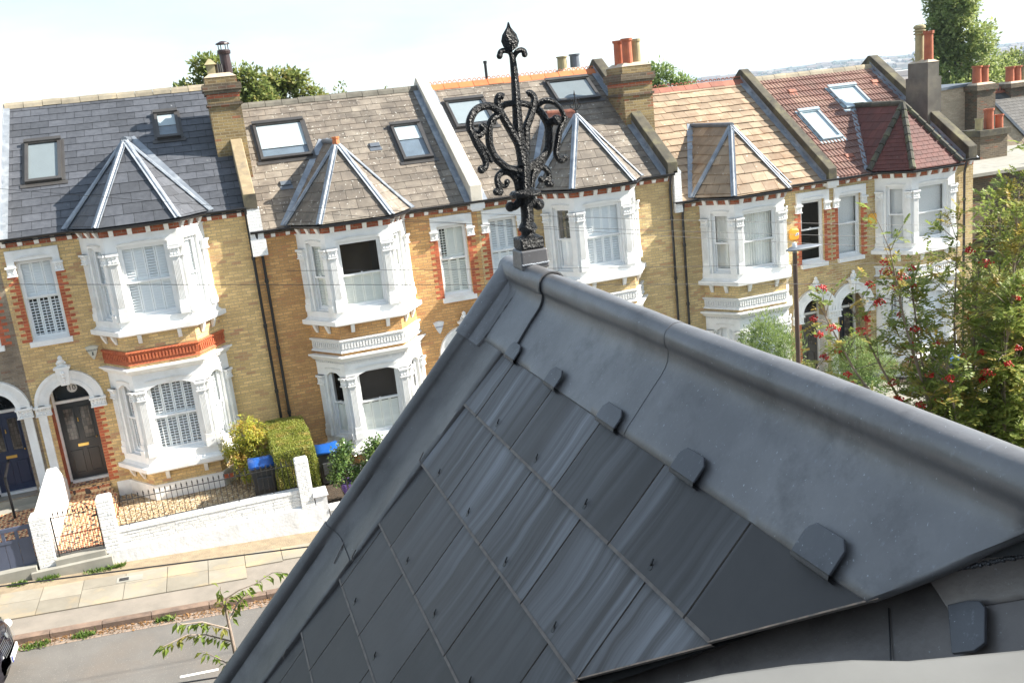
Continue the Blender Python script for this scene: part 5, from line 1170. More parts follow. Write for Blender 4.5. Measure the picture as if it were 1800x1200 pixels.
tree('broadleaf_tree', 'dark round tree at the right edge of the photo above the slate roof', (81, 78, CZ-16), cl((81.6, 78, CZ-3.3), (3.4, 3, 2.9), 22, 2.3, rn), 11000, .4, .12, 'leaf_tree', rn, .4, G_)
tree('broadleaf_tree', 'tree top showing over the red tiled ridge', (38, 62, CZ-14), cl((38, 62, CZ-3.0), (1.4, 1.4, 1.0), 6, 1.0, rn), 1500, .3, .08, 'leaf_tree2', rn, .2, G_)

# ---------------------------------------------------------------- street furniture, cables, car
xl, yl = 12.4, 18.2; zl = gz(xl)
L_ = thing('street_lamp', 'slim brown street lamp post with flat grey lantern beside the tan roofed house', 'street lamp', (xl, yl, zl))
mb = MB(); mb.tube([(xl, yl, zl-.1), (xl, yl, zl+1.2)], .075, 12); mb.tube([(xl, yl, zl+1.2), (xl, yl, zl+1.3), (xl, yl, CZ-3.92)], [.075, .055, .05], 12)
mb.build('post', surf('post_paint', (.10, .06, .045), (.07, .045, .035), rough=.5), L_)
mb = MB(); z = CZ-3.86
for k, (dx, w_, h0, h1) in enumerate(((-.18, .05, 0, .03), (-.05, .13, -.02, .06), (.22, .17, -.02, .07), (.5, .14, .0, .06), (.72, .04, .03, .05))): pass
secs = [(-.20, .04, .0, .02), (-.10, .12, -.02, .06), (.12, .16, -.03, .08), (.40, .16, -.02, .07), (.62, .11, .0, .05), (.72, .02, .02, .035)]
vs = []
for dx, w_, a, b in secs: vs.append([(xl+dx, yl-w_, z+(a+b)/2), (xl+dx, yl-w_*.6, z+b), (xl+dx, yl+w_*.6, z+b), (xl+dx, yl+w_, z+(a+b)/2), (xl+dx, yl+w_*.6, z+a), (xl+dx, yl-w_*.6, z+a), (xl+dx, yl-w_, z+(a+b)/2)])
mb.grid(vs); mb.tube([(xl, yl, z-.08), (xl, yl, z)], .045, 10); mb.build('lantern', M['steel'], L_, smooth=True)
mb = MB(); mb.lathe(xl+.0, yl, [(.05, z+.05), (.055, z+.11), (.045, z+.16), (0, z+.18)], 12); mb.build('light_sensor', M['sign_white'], L_)
def cable(a, b, sag, r, label):
    a, b = Vector(a)+Vector((0, 0, CZ)), Vector(b)+Vector((0, 0, CZ)); n = 24
    mb = MB(); mb.tube([a.lerp(b, k/n)-Vector((0, 0, sag*4*(k/n)*(1-k/n))) for k in range(n+1)], r, 6)
    tag(mb.build('overhead_cable', M['plastic'], uv=False), label, 'cable', 'overhead cables above the street')
cable((-11, 14, -4.95), (6, 14, -6.9), .0, .011, 'thick black cable crossing low above the far pavement')
cable((-4, 10, -5.35), (6, 10, -6.6), .0, .009, 'black cable at the bottom of the photo beside the young tree')
cable((-10, 12, -.10), (30, 12, -6.35), .12, .0036, 'topmost thin wire running level across the bays at left')
cable((-3, 14, -.25), (24, 14, -5.3), .25, .0034, 'thin wire dipping across the middle bays behind the finial')
cable((1.5, 14, -1.15), (25, 14, -4.7), .15, .0034, 'highest thin wire in front of the curtained bay')
cable((2.6, 14, -1.5), (25, 14, -5.1), .1, .0034, 'second thin wire in front of the curtained bay')
cable((1.0, 14, -2.0), (25, 14, -5.2), .1, .0034, 'lowest thin wire in front of the curtained bay')
# parked car: only its nose shows
XN, YC = -4.28, 16.42; ZG = gz(-5)-.12
K = thing('parked_car', 'black car nose with slatted grille and white number plate at the left edge', 'car', (XN-2.1, YC, ZG))
def carm(): return surf('car_paint', (.012, .010, .016), (.010, .009, .014), rough=.2, coat=1.0)
M['car'] = carm()
S_ = [(.0, .52, .30, .62), (-.05, .70, .24, .78), (-.16, .82, .20, .88), (-.40, .87, .18, .95), (-.95, .89, .18, 1.02), (-1.25, .90, .18, 1.05), (-2.1, .91, .18, 1.05), (-3.2, .90, .18, 1.04), (-3.75, .87, .22, 1.02), (-4.05, .78, .30, .92), (-4.15, .6, .42, .8)]
mb = MB(); rows = []
for dx, hw, za, zb in S_:
    h = zb-za; row = []
    for (fy, fz) in ((-.78, 0), (-.97, .12), (-1, .45), (-.985, .72), (-.90, .9), (-.6, .985), (0, 1.0), (.6, .985), (.90, .9), (.985, .72), (1, .45), (.97, .12), (.78, 0), (-.78, 0)): row.append((XN+dx-(.10*fy*fy if dx > -.2 else 0), YC+hw*fy, ZG+za+h*fz))
    rows.append(row)
mb.grid(rows); n_ = 13; b0 = 0; mb.f.append(tuple(range(n_))); mb.m.append(0); mb.f.append(tuple(range((len(rows)-1)*14, (len(rows)-1)*14+n_))[::-1]); mb.m.append(0)
body = mb.build('body', M['car'], K, smooth=True)
mb = MB(); rows = []
for dx, hw, zt in ((-1.0, .78, 1.03), (-1.75, .68, 1.42), (-2.2, .66, 1.47), (-3.0, .66, 1.45), (-3.6, .72, 1.2), (-3.85, .76, 1.02)):
    rows.append([(XN+dx, YC-hw-.06, ZG+.98), (XN+dx, YC-hw, ZG+zt-.04), (XN+dx, YC-hw*.6, ZG+zt), (XN+dx, YC+hw*.6, ZG+zt), (XN+dx, YC+hw, ZG+zt-.04), (XN+dx, YC+hw+.06, ZG+.98)])
mb.grid(rows); mb.build('windows', M['fanglass'], K, smooth=True)
mb = MB(); mb.grid([[(XN+dx, YC+f*.62, ZG+z_+.012) for f in (-1, -.5, 0, .5, 1)] for dx, z_ in ((-1.78, 1.42), (-2.2, 1.475), (-3.0, 1.455))]); mb.build('roof', M['car'], K, smooth=True)
for dx in (-.85, -3.35):
    for sg in (-1, 1):
        yy = YC+sg*.80; mb = MB(); mb.tube([(XN+dx, yy-.10, ZG+.32), (XN+dx, yy+.11, ZG+.32)], .32, 24); w = mb.build('wheel', M['bin_black'], K)
        mb = MB(); mb.tube([(XN+dx, yy+sg*.09, ZG+.32), (XN+dx, yy+sg*.125, ZG+.32)], .2, 12); mb.build('rim', M['steel'], w)
mb = MB()
for k in range(7): z = ZG+.60+k*.032; e = -.01-k*.011; mb.grid([[(XN+e-.10*(f/ .7)**2*.6+.012, YC+f, z+o) for f in (-.42, -.2, 0, .2, .42)] for o in (0, .014)])
mb.build('grille', M['steel'], K)
mb = MB(); mb.lathe(0, 0, [(.05, 0), (.05, .012), (0, .016)], 14); o = mb.build('badge', M['steel'], K); o.data.transform(Matrix.Translation((XN-.05, YC, ZG+.80)) @ Matrix.Rotation(PI/2-.3, 4, 'Y'))
mb = MB(); mb.box(XN+.0, XN+.022, YC-.26, YC+.26, ZG+.42, ZG+.53); w = mb.build('number_plate', M['sign_white'], K)
mb = MB(); mb.box(XN+.018, XN+.0245, YC-.26, YC-.215, ZG+.42, ZG+.53); mb.build('plate_band', surf('plate_blue', (.02, .04, .4), rough=.4), w)
for sg in (-1, 1): mb = MB(); mb.sphere((XN-.17, YC+sg*.66, ZG+.70), .1, 12, 8, (.9, 1.1, .75)); mb.build('headlight', M['sign_white'], K, smooth=True)

# ---------------------------------------------------------------- the rowan and the young tree on the near side
def compound(mb, p, d, nrm, L, rn, pairs=5, lw=.0165):
    s = d.cross(nrm).normalized()
    for k in range(pairs):
        t = (k+1)/(pairs+.6); q = p+d*L*t-Vector((0, 0, .10*L*t*t)); ll = L*.36*(1-.35*abs(t-.5))
        for sg in (-1, 1): leafquad(mb, q, (s*sg*.9+d*.45+nrm*rn.uniform(-.2, .25)).normalized(), (nrm+rv(rn)*.3).normalized(), ll, lw)
    leafquad(mb, p+d*L*.92-Vector((0, 0, .09*L)), d, nrm, L*.32, lw)
def rowan():
    rn = random.Random(5); base = Vector((8.0, 8.3, gz(8)-.05)); T = thing('rowan_tree', 'rowan tree with red berry clusters in front of the end house at right', 'tree', base)
    fork = Vector((8.0, 8.4, CZ-6.0)); br = MB(); lf = MB(); be = []
    br.tube([base, base.lerp(fork, .5)+Vector((.05, 0, 0)), fork], [.13, .10, .085], 10)
    ends = [(6.05, 8.5, -2.40), (6.0, 8.5, -3.15), (6.9, 8.4, -1.9), (6.75, 8.9, -2.6), (7.35, 8.6, -2.4), (7.9, 8.5, -2.0), (8.35, 8.1, -1.5), (8.9, 8.4, -1.15), (9.2, 8.3, -1.9), (9.3, 8.7, -3.0), (8.6, 8.9, -2.4), (8.2, 8.0, -2.6), (7.4, 8.1, -3.3), (6.7, 8.6, -3.8), (7.3, 8.8, -4.6), (7.9, 8.3, -3.8), (9.0, 8.0, -4.0), (8.7, 8.8, -4.9), (7.6, 8.0, -4.9), (6.9, 8.1, -4.9), (9.8, 8.4, -2.4), (9.6, 8.2, -4.6), (8.1, 9.1, -3.3), (9.0, 9.0, -1.9), (8.4, 8.2, -3.4), (9.3, 8.4, -3.6), (8.9, 8.2, -3.0), (9.5, 8.6, -1.9), (8.3, 8.6, -4.3), (7.5, 8.5, -4.2), (9.2, 8.8, -5.2), (8.0, 8.2, -5.3), (7.2, 8.5, -5.2), (9.9, 8.6, -3.4)]
    for e in ends:
        e = Vector(e)+Vector((0, 0, CZ)); m1 = fork.lerp(e, .45)+Vector((rn.uniform(-.2, .2), rn.uniform(-.15, .15), .15)); pts = [fork, fork.lerp(m1, .6), m1, m1.lerp(e, .55)+rv(rn)*.06, e]
        br.tube(pts, [.035, .026, .018, .012, .005], 6)
        nodes = []
        for k in range(2, 5):
            a, b = pts[k-1], pts[k]
            for j in range(4): nodes.append((a.lerp(b, (j+rn.random())/4), (b-a).normalized()))
        for p, d in nodes:
            left = e.x < 7.25 and e.z > CZ-4.2
            for _ in range(2 if left else 4):
                dd = (d*.6+rv(rn)*.95+Vector((0, 0, .15))).normalized(); L = rn.uniform(.22, .55); q = p+dd*L; mid = p.lerp(q, .5)+Vector((0, 0, .03)); br.tube([p, mid, q], [.006, .0045, .0025], 4, cap=False)
                for _ in range(rn.choice((4, 5)) if left else rn.choice((6, 7, 8, 9))):
                    t = rn.uniform(.35, 1); c = p.lerp(q, t); d3 = (dd*.5+rv(rn)*.9+Vector((0, 0, -.1))).normalized(); compound(lf, c, d3, (Vector((0, 0, 1))+rv(rn)*.6).normalized(), rn.uniform(.12, .19), rn)
                if rn.random() < (.5 if left else .34): be.append(q+Vector((0, 0, rn.uniform(-.06, .03))))
    br.build('branches', M['bark_pale'], T); lf.build('foliage', M['leaf_rowan'], T, uv=False)
    be.sort(key=lambda c: (c-Vector((0, 0, CZ))).length+rn.uniform(-.5, .5))
    for c in be[:98]:
        mb = MB(); r_ = rn.uniform(.035, .065)
        for _ in range(rn.randint(14, 26)): v = rv(rn); q = c+Vector((v.x*r_*1.3, v.y*r_*1.3, v.z*r_*.7)); mb.sphere(q, .0112, 6, 4); mb.tube([q, c+Vector((0, 0, .05))], .0012, 3, cap=False)
        mb.build('berry_cluster', M['berry'], T, smooth=True, uv=False)
rowan()
def young():
    rn = random.Random(9); T = thing('young_street_tree', 'slender young tree top with drooping green leaves, lower left beside the near roof', 'tree', (-.15, 6.5, gz(0)))
    br = MB(); lf = MB(); zc = lambda x, z, y=6.5: Vector((x, y, CZ+z))
    br.tube([Vector((-.15, 6.5, gz(0)-.1)), zc(-.28, -4.6), zc(-.33, -3.7), zc(-.335, -3.24)], [.045, .028, .016, .009], 8)
    B = [[zc(-.335, -3.24), zc(-.32, -3.16), zc(-.22, -3.12), zc(-.10, -3.10), zc(.02, -3.05), zc(.09, -3.04, 6.45)],
         [zc(-.335, -3.24), zc(-.35, -3.16), zc(-.34, -3.06)], [zc(-.33, -3.40), zc(-.5, -3.24, 6.4), zc(-.62, -3.17, 6.3), zc(-.66, -3.12, 6.3)],
         [zc(-.33, -3.50), zc(-.5, -3.42, 6.55), zc(-.62, -3.36, 6.5), zc(-.78, -3.35, 6.4)], [zc(-.34, -3.60), zc(-.2, -3.48), zc(-.08, -3.40), zc(.04, -3.32)],
         [zc(-.34, -3.35), zc(-.25, -3.26, 6.6), zc(-.14, -3.18, 6.6)], [zc(-.31, -3.75), zc(-.45, -3.66, 6.6), zc(-.56, -3.62, 6.7)], [zc(-.30, -3.9), zc(-.4, -3.85), zc(-.52, -3.80, 6.4)], [zc(-.3, -3.85), zc(-.2, -3.72), zc(-.12, -3.62)], [zc(-.3, -4.3), zc(-.6, -4.0, 6.3), zc(-.75, -3.9, 6.2)]]
    for b in B:
        n = len(b); br.tube(b, [.007-.005*k/(n-1) for k in range(n)], 5)
        for k in range(n-1):
            a, c = b[k], b[k+1]; m_ = max(2, int((c-a).length/.011))
            for j in range(m_):
                if rn.random() < .12: continue
                p = a.lerp(c, (j+rn.random())/m_); d = (c-a).normalized()
                dd = (d*.5+rv(rn)*.7+Vector((0, 0, -.75))).normalized(); L = rn.uniform(.05, .085); nn = (Vector((0, -.4, 1))+rv(rn)*.7).normalized(); s = dd.cross(nn).normalized(); w = L*.18
                q = p+dd*.012; m2 = q+dd*L*.5+nn*L*.08; e = q+dd*L
                lf.add([tuple(q), tuple(m2+s*w+nn*.008), tuple(e), tuple(m2-s*w+nn*.008), tuple(m2)], [(0, 1, 4), (1, 2, 4), (0, 4, 3), (4, 2, 3)])
    br.build('branches', M['bark_pale'], T); lf.build('foliage', M['leaf_cherry'], T, uv=False)
young()

# ---------------------------------------------------------------- houses beyond the end of the terrace
def block(name, label, x0, x1, y0, y1, zb, ze, zr, axis, wallm, roofm, cat='house', group=None):
    T = thing(name, label, cat, ((x0+x1)/2, (y0+y1)/2, zb), group); mb = MB(); mb.box(x0, x1, y0, y1, zb, ze)
    if axis == 'x':
        ym = (y0+y1)/2
        for x in (x0, x1): mb.add([(x, y0, ze), (x, y1, ze), (x, ym, zr)], [(0, 1, 2)])
        mb.build('wall', M[wallm], T); mb = MB(); L = math.hypot(ym-y0, zr-ze)
        for sg, yy in ((-1, y0), (1, y1)):
            F = planeF((0, ym, zr), (1, 0, 0), (0, yy-ym, ze-zr)); slates(mb, F, 0, L+.2, lambda v: x0-.05, lambda v: x1+.05, .3, .25, gap=.008)
    else:
        xm = (x0+x1)/2
        for y in (y0, y1): mb.add([(x0, y, ze), (x1, y, ze), (xm, y, zr)], [(0, 1, 2)])
        mb.build('wall', M[wallm], T); mb = MB(); L = math.hypot(xm-x0, zr-ze)
        for xx in (x0, x1):
            F = planeF((xm, 0, zr), (0, 1, 0), (xx-xm, 0, ze-zr)); slates(mb, F, 0, L+.2, lambda v: y0-.05, lambda v: y1+.05, .3, .25, gap=.008)
    mb.build('roof', M[roofm], T); return T
M['slate_dark'] = surf('slate_dark', (.075, .072, .068), (.05, .048, .046), rough=.75, scale=2, isl=.2, stain=(.11, .10, .085), stsc=1)
M['brick_pale'] = brick('brick_pale', (.56, .44, .31), (.42, .31, .21), (.44, .36, .27), (.34, .27, .19))
T = block('rear_house', 'dark slate roofed house with crested ridge beyond the end of the terrace', 42.8, 60, 40.6, 48.5, CZ-14, CZ-5.4, CZ-2.35, 'x', 'brick_grey', 'slate_dark')
mb = MB(); mb.prism([(42.3, 41.2, CZ-5.2), (42.3, 44.5, CZ-1.95), (42.3, 44.8, CZ-1.95), (42.3, 47.5, CZ-5)], (.5, 0, 0)); mb.build('party_parapet', M['coping_cream'], T)
mb = MB(); x = 43.2
while x < 58: mb.prism([(x, 44.5, CZ-2.32), (x+.05, 44.5, CZ-2.08), (x+.10, 44.5, CZ-2.32)], (0, .08, 0)); x += .22
mb.box(43, 58, 44.4, 44.7, CZ-2.42, CZ-2.30); mb.build('ridge_tiles', M['ridge_red'], T)
C = stack(T, 44.6, 46.9, 44.0, 45.1, CZ-4, CZ-1.95, 'brick_sooty', [(CZ-2.2, CZ-1.95, .15)], label='broad chimney with cream and red pots on the dark slate ridge')
for x_, m_ in ((45.0, 'pot_red'), (45.5, 'pot_red'), (45.95, 'pot_buff'), (46.45, 'pot_red')): pot(C, x_, 44.5, CZ-1.87, .85, .26, m_)
T = thing('gable_house', 'pale brick gable end with tall chimney just beyond the grey chimney', 'house', (38, 40, CZ-14))
mb = MB(); mb.prism([(35.0, 40, CZ-14), (35.0, 40, CZ-1.75), (38.2, 40, CZ-1.62), (41.5, 40, CZ-4.6), (41.5, 40, CZ-14)], (0, 5, 0)); mb.build('wall', M['brick_pale'], T)
mb = MB(); mb.prism([(35.0, 39.9, CZ-1.75), (35.0, 39.9, CZ-1.62), (38.2, 39.9, CZ-1.49), (41.5, 39.9, CZ-4.4), (41.5, 39.9, CZ-4.6), (38.2, 39.9, CZ-1.62)], (0, 5.1, 0)); mb.build('roof_edge', M['lead_dull'], T)
C = stack(T, 37.6, 38.75, 39.2, 40.0, CZ-9, CZ-1.62, 'brick_sooty', [(CZ-1.9, CZ-1.62, .10)], label='tall dark chimney breast with two red pots')
pot(C, 37.95, 39.6, CZ-1.54, .85, .24, 'pot_red'); pot(C, 38.4, 39.6, CZ-1.54, .82, .24, 'pot_red')
T = thing('flat_roofed_extension', 'low building with pale flat roof and dark brick wall right of the terrace end', 'building', (30, 30, CZ-12))
mb = MB(); mb.prism([(24.3, 28.5, CZ-12), (29.6, 28.5, CZ-12), (37, 24.2, CZ-12), (40, 34, CZ-12), (30, 36, CZ-12), (24.3, 31, CZ-12)], (0, 0, 7.55)); mb.build('wall', M['brick_sooty'], T)
mb = MB(); mb.prism([(24.1, 28.2, CZ-4.45), (29.7, 28.2, CZ-4.45), (37.3, 23.9, CZ-4.45), (40.2, 34.2, CZ-4.45), (30, 36.2, CZ-4.45), (24.1, 31, CZ-4.45)], (0, 0, .12)); mb.build('flat_roof', M['concrete'], T)
T = thing('chimney_stack', 'short sooty chimney stack with four pots above the flat roof', 'chimney', (31.5, 32, CZ-5))
mb = MB(); mb.box(30.7, 32.1, 31.8, 32.8, CZ-6.5, CZ-3.4); mb.build('shaft', M['brick_sooty'], T)
mb = MB(); mb.box(30.6, 32.2, 31.7, 32.9, CZ-3.4, CZ-3.15); mb.build('cap', M['coping_dark'], T)
for x_, y_, h_, m_ in ((30.9, 32.1, .5, 'pot_buff'), (31.35, 32.0, .85, 'pot_red'), (31.65, 32.4, .8, 'pot_red'), (31.95, 32.1, .55, 'pot_red')): pot(T, x_, y_, CZ-3.16, h_, .17, m_)
T = thing('satellite_dish', 'grey satellite dish at the right edge of the photo', 'satellite dish', (31.2, 28.5, CZ-4.3))
mb = MB(); rows = []
ax = Vector((-.55, -.8, .25)).normalized(); a1 = ax.orthogonal().normalized(); a2 = ax.cross(a1)
for k in range(6): r_ = .46*k/5; rows.append([tuple(Vector((31.3, 28.6, CZ-3.75))+(a1*math.cos(t)+a2*math.sin(t))*r_+ax*.16*(r_/.46)**2) for t in [2*PI*j/20 for j in range(21)]])
mb.grid(rows); mb.build('dish', M['concrete'], T, smooth=True)
mb = MB(); mb.tube([(31.3, 28.65, CZ-4.4), (31.3, 28.65, CZ-3.75)], .03, 8); mb.tube([(31.3, 28.6, CZ-4.0), tuple(Vector((31.3, 28.6, CZ-3.9))+ax*.5)], .015, 6); mb.sphere(tuple(Vector((31.3, 28.6, CZ-3.88))+ax*.52), .04, 8, 5); mb.tube([(30.4, 29, CZ-4.4), (30.4, 29, CZ-2.9)], .02, 6); mb.build('mount', M['steel'], T)
block('corner_house', 'brown brick house low behind the rowan tree at the right edge', 31, 44, 15, 23, CZ-13, CZ-6.5, CZ-4.9, 'y', 'brick_grey', 'slate_dark')
plant('dark_hedge', 'dark green hedge behind the rowan tree at the end of the terrace', 'hedge', (25.8, 24.5, CZ-11), cl((26.0, 24.5, CZ-8.2), (2.4, .9, 2.0), 12, 1.15, random.Random(4)), 15000, .12, .035, 'leaf_tree', random.Random(8), stems=4)
plant('climbing_shrub', 'green shrub against the dark brick wall right of the terrace', 'shrub', (28.5, 27, CZ-11), cl((28.3, 27, CZ-6.8), (1.8, .6, 1.3), 9, .95, random.Random(6)), 9000, .12, .035, 'leaf_tree2', random.Random(9), stems=4)

# ---------------------------------------------------------------- the distant town: hundreds of houses and trees, far off
rn = random.Random(21); mw = MB(); 
def distm(name, cols):
    m, n, l, p = newmat(name); g = n.new('ShaderNodeNewGeometry'); r = ramp(n, cols); r.color_ramp.interpolation = 'CONSTANT'; l.new(g.outputs['Random Per Island'], r.inputs[0]); l.new(r.outputs[0], p.inputs['Base Color']); p.inputs['Roughness'].default_value = .9; return m
for _ in range(2600):
    d = 420*(10)**rn.random(); a = R(rn.uniform(24, 62)); x, y = d*math.sin(a), d*math.cos(a); z = hill(x, y); w = rn.uniform(6, 16)*(1+d/4000); l_ = rn.uniform(6, 10); h = rn.uniform(4, 7)*(1+d/5000)
    if rn.random() < .04: w *= 2.2; h *= 1.6
    mw.add([(x-w, y-l_, z), (x+w, y-l_, z), (x+w, y+l_, z), (x-w, y+l_, z), (x-w, y-l_, z+h), (x+w, y-l_, z+h), (x+w, y+l_, z+h), (x-w, y+l_, z+h), (x-w, y, z+h*1.5), (x+w, y, z+h*1.5)],
           [(0, 1, 5, 4), (1, 2, 6, 9, 5), (2, 3, 7, 6), (3, 0, 4, 8, 7), (4, 5, 9, 8), (8, 9, 6, 7)])
struct(mw.build('distant_town', distm('town_walls', [(0, (.13, .085, .065)), (.25, (.17, .145, .12)), (.5, (.09, .07, .06)), (.75, (.22, .20, .18)), (.93, (.45, .43, .40))]), uv=False), 'stuff')
mb = MB()
for _ in range(4200):
    d = 600*(7.5)**rn.random(); a = R(rn.uniform(24, 62)); x, y = d*math.sin(a), d*math.cos(a); z = hill(x, y); r_ = rn.uniform(2.2, 5)*(1+d/4000)
    for _ in range(4): v = rv(rn); mb.sphere((x+v.x*r_, y+v.y*r_, z+r_*.8+v.z*r_*.4), r_*rn.uniform(.45, .75), 6, 4, (1.1, 1, .9))
struct(mb.build('distant_trees', distm('far_foliage', [(0, (.035, .06, .025)), (.3, (.055, .085, .03)), (.6, (.075, .10, .04)), (.85, (.045, .07, .03))]), uv=False), 'stuff')
mb = MB(); a_ = R(17+24.3); X, Y = 3200*math.sin(a_), 3200*math.cos(a_); z0 = hill(X, Y)
for k in range(12):
    w0, w1 = 6*(1-k/13), 6*(1-(k+1)/13); za, zb = z0+k*5, z0+(k+1)*5
    for sx in (-1, 1):
        for sy in (-1, 1): mb.tube([(X+sx*w0, Y+sy*w0, za), (X+sx*w1, Y+sy*w1, zb)], .35, 4); mb.tube([(X+sx*w0, Y+sy*w0, za), (X-sx*w1, Y+sy*w1, zb)], .25, 4)
tag(mb.build('lattice_mast', M['steel'], uv=False), 'thin lattice mast far off on the hazy skyline above the red roof', 'mast')

# ---------------------------------------------------------------- the air
mb = MB(); mb.box(-3000, 9300, -300, 9300, -110, 110); hz = struct(mb.build('haze', [], uv=False), 'stuff')
m = bpy.data.materials.new('haze'); m.use_nodes = True; n = m.node_tree.nodes; n.clear(); out = n.new('ShaderNodeOutputMaterial'); pv = n.new('ShaderNodeVolumePrincipled')
pv.inputs['Color'].default_value = (.70, .84, 1, 1); pv.inputs['Density'].default_value = .00014; pv.inputs['Anisotropy'].default_value = .3
m.node_tree.links.new(pv.outputs[0], out.inputs['Volume']); hz.data.materials.append(m)

# ---------------------------------------------------------------- the near roof: turret with lead ridge, lead hip, slates and iron finial
from mathutils import noise as mn
TH = R(48.3); NN = Vector((-math.sin(TH), 0, math.cos(TH))); SS = Vector((-math.cos(TH), 0, -math.sin(TH))); C0 = Vector((0, 0, CZ))
def Q(u, v, w): return C0+NN*(w-1)+SS*v+Vector((0, u, 0))
XP = (Q(0, -.186, 0)).x; ZP = Q(0, -.186, 0).z
def QM(u, v, w): p = Q(u, v, w); return Vector((2*XP-p.x, p.y, p.z))
NR = thing('near_turret_roof', 'dark slate turret roof with lead ridge and black iron finial, filling the foreground', 'roof', (XP, 1.8, CZ-2.4))
def vall(v): return .917+1.08*v
def hipu(v): return 2.748+.075*v
mb = MB()
mb.add([Q(a, b, -.006) for a, b in ((.70, -.186), (2.755, -.186), (hipu(2.0), 2.0), (vall(2.0)+.03, 2.0), (vall(-.1)+.03, -.1))], [(0, 1, 2, 3, 4)])
mb.add([QM(a, b, -.006) for a, b in ((.3, -.186), (2.755, -.186), (hipu(2.0), 2.0), (vall(2.0), 2.0), (vall(-.1), -.1))], [(0, 1, 2, 3, 4)])
mb.build('roof_deck', M['under'], NR)
# slates: real lapped slates with cut edges against the valley
vb = [.006, .205, .415, .628, .83, 1.026, 1.24, 1.45, 1.66, 1.87, 2.0]; rn = random.Random(2)
mb = MB(); pins = []
for side, QQ in ((0, Q), (1, QM)):
    for i in range(len(vb)-1):
        va, vc = vb[i]-.0, vb[i+1]; ph = 2.381 if i % 2 == 0 else 2.235; W_ = .2915; k = -7
        while k < 6:
            a, b = ph-W_*k-W_+.0025, ph-W_*k-.0025; k += 1
            lo = lambda v: vall(v); hi = lambda v: hipu(v)+(.02)
            pts = []
            # clip the rectangle a..b x va..vc against u > vall(v)
            poly = [(a, va), (b, va), (b, vc), (a, vc)]; out = []
            for j in range(4):
                p, q = poly[j], poly[(j+1) % 4]; fp, fq = p[0]-vall(p[1]), q[0]-vall(q[1])
                if fp >= 0: out.append(p)
                if fp*fq < 0: t = fp/(fp-fq); out.append((p[0]+(q[0]-p[0])*t, p[1]+(q[1]-p[1])*t))
            if len(out) < 3 or a > hi(va): continue
            out = [(min(p[0], hi(p[1])), p[1]) for p in out]
            t0 = rn.uniform(0, .0008); hh = lambda v: .002+t0+.0085*(v-va)/(vc-va)
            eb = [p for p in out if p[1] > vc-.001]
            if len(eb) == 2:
                mb.mi = 1; mb.add([QQ(p[0], p[1]+.0005, hh(p[1])+.0003) for p in eb]+[QQ(p[0], p[1]-.0065, hh(p[1])+.0007) for p in eb[::-1]], [(0, 1, 2, 3)])  # pale strip on the face: worn edge, plus light on its rounding put into colour
            vl = [p for p in out if abs(p[0]-vall(p[1])) < 1e-4]
            if len(vl) == 2: mb.mi = 2; mb.add([QQ(p[0]-.0005, p[1], hh(p[1])+.0004) for p in vl]+[QQ(p[0]+.0035, p[1], hh(p[1])+.0006) for p in vl[::-1]], [(0, 1, 2, 3)])
            n = len(out); mb.mi = 0; top = [QQ(u, v, hh(v)) for u, v in out]; bot = [QQ(u, v, hh(v)-.0055) for u, v in out]
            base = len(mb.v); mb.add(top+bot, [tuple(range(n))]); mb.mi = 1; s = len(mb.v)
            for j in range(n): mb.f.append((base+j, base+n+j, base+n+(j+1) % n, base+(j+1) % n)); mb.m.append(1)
            mb.mi = 0
            if side == 0 and i < 9 and .05 < b-a and (a+b)/2 > vall(vc)+.05 and (a+b)/2 < hipu(vc)-.3: pins.append(((a+b)/2, vc-.035, hh(vc-.035)))
M['fg_cut'] = surf('slate_fresh_cut', (.42, .30, .22), (.20, .16, .13), rough=.8, scale=60)
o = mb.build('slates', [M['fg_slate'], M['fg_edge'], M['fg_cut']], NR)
l_ = o.data.uv_layers[0].data                      # lay the weathering out along the real slope: u along the ridge, v down the slope
for p in o.data.polygons:
    for li in p.loop_indices:
        c = o.data.vertices[o.data.loops[li].vertex_index].co-C0; l_[li].uv = (c.y, c.dot(SS))
mb = MB()
for u, v, h in pins:
    mb.tube([Q(u+rn.uniform(-.003, .003), v+.008, h), Q(u, v+.005, h+.003), Q(u, v-.005, h+.005)], [.0022, .002, .0014], 5); mb.tube([Q(u, v+.012, h+.0002), Q(u, v+.012, h+.0012)], .006, 8)
mb.build('slate_rivets', M['iron'], NR)
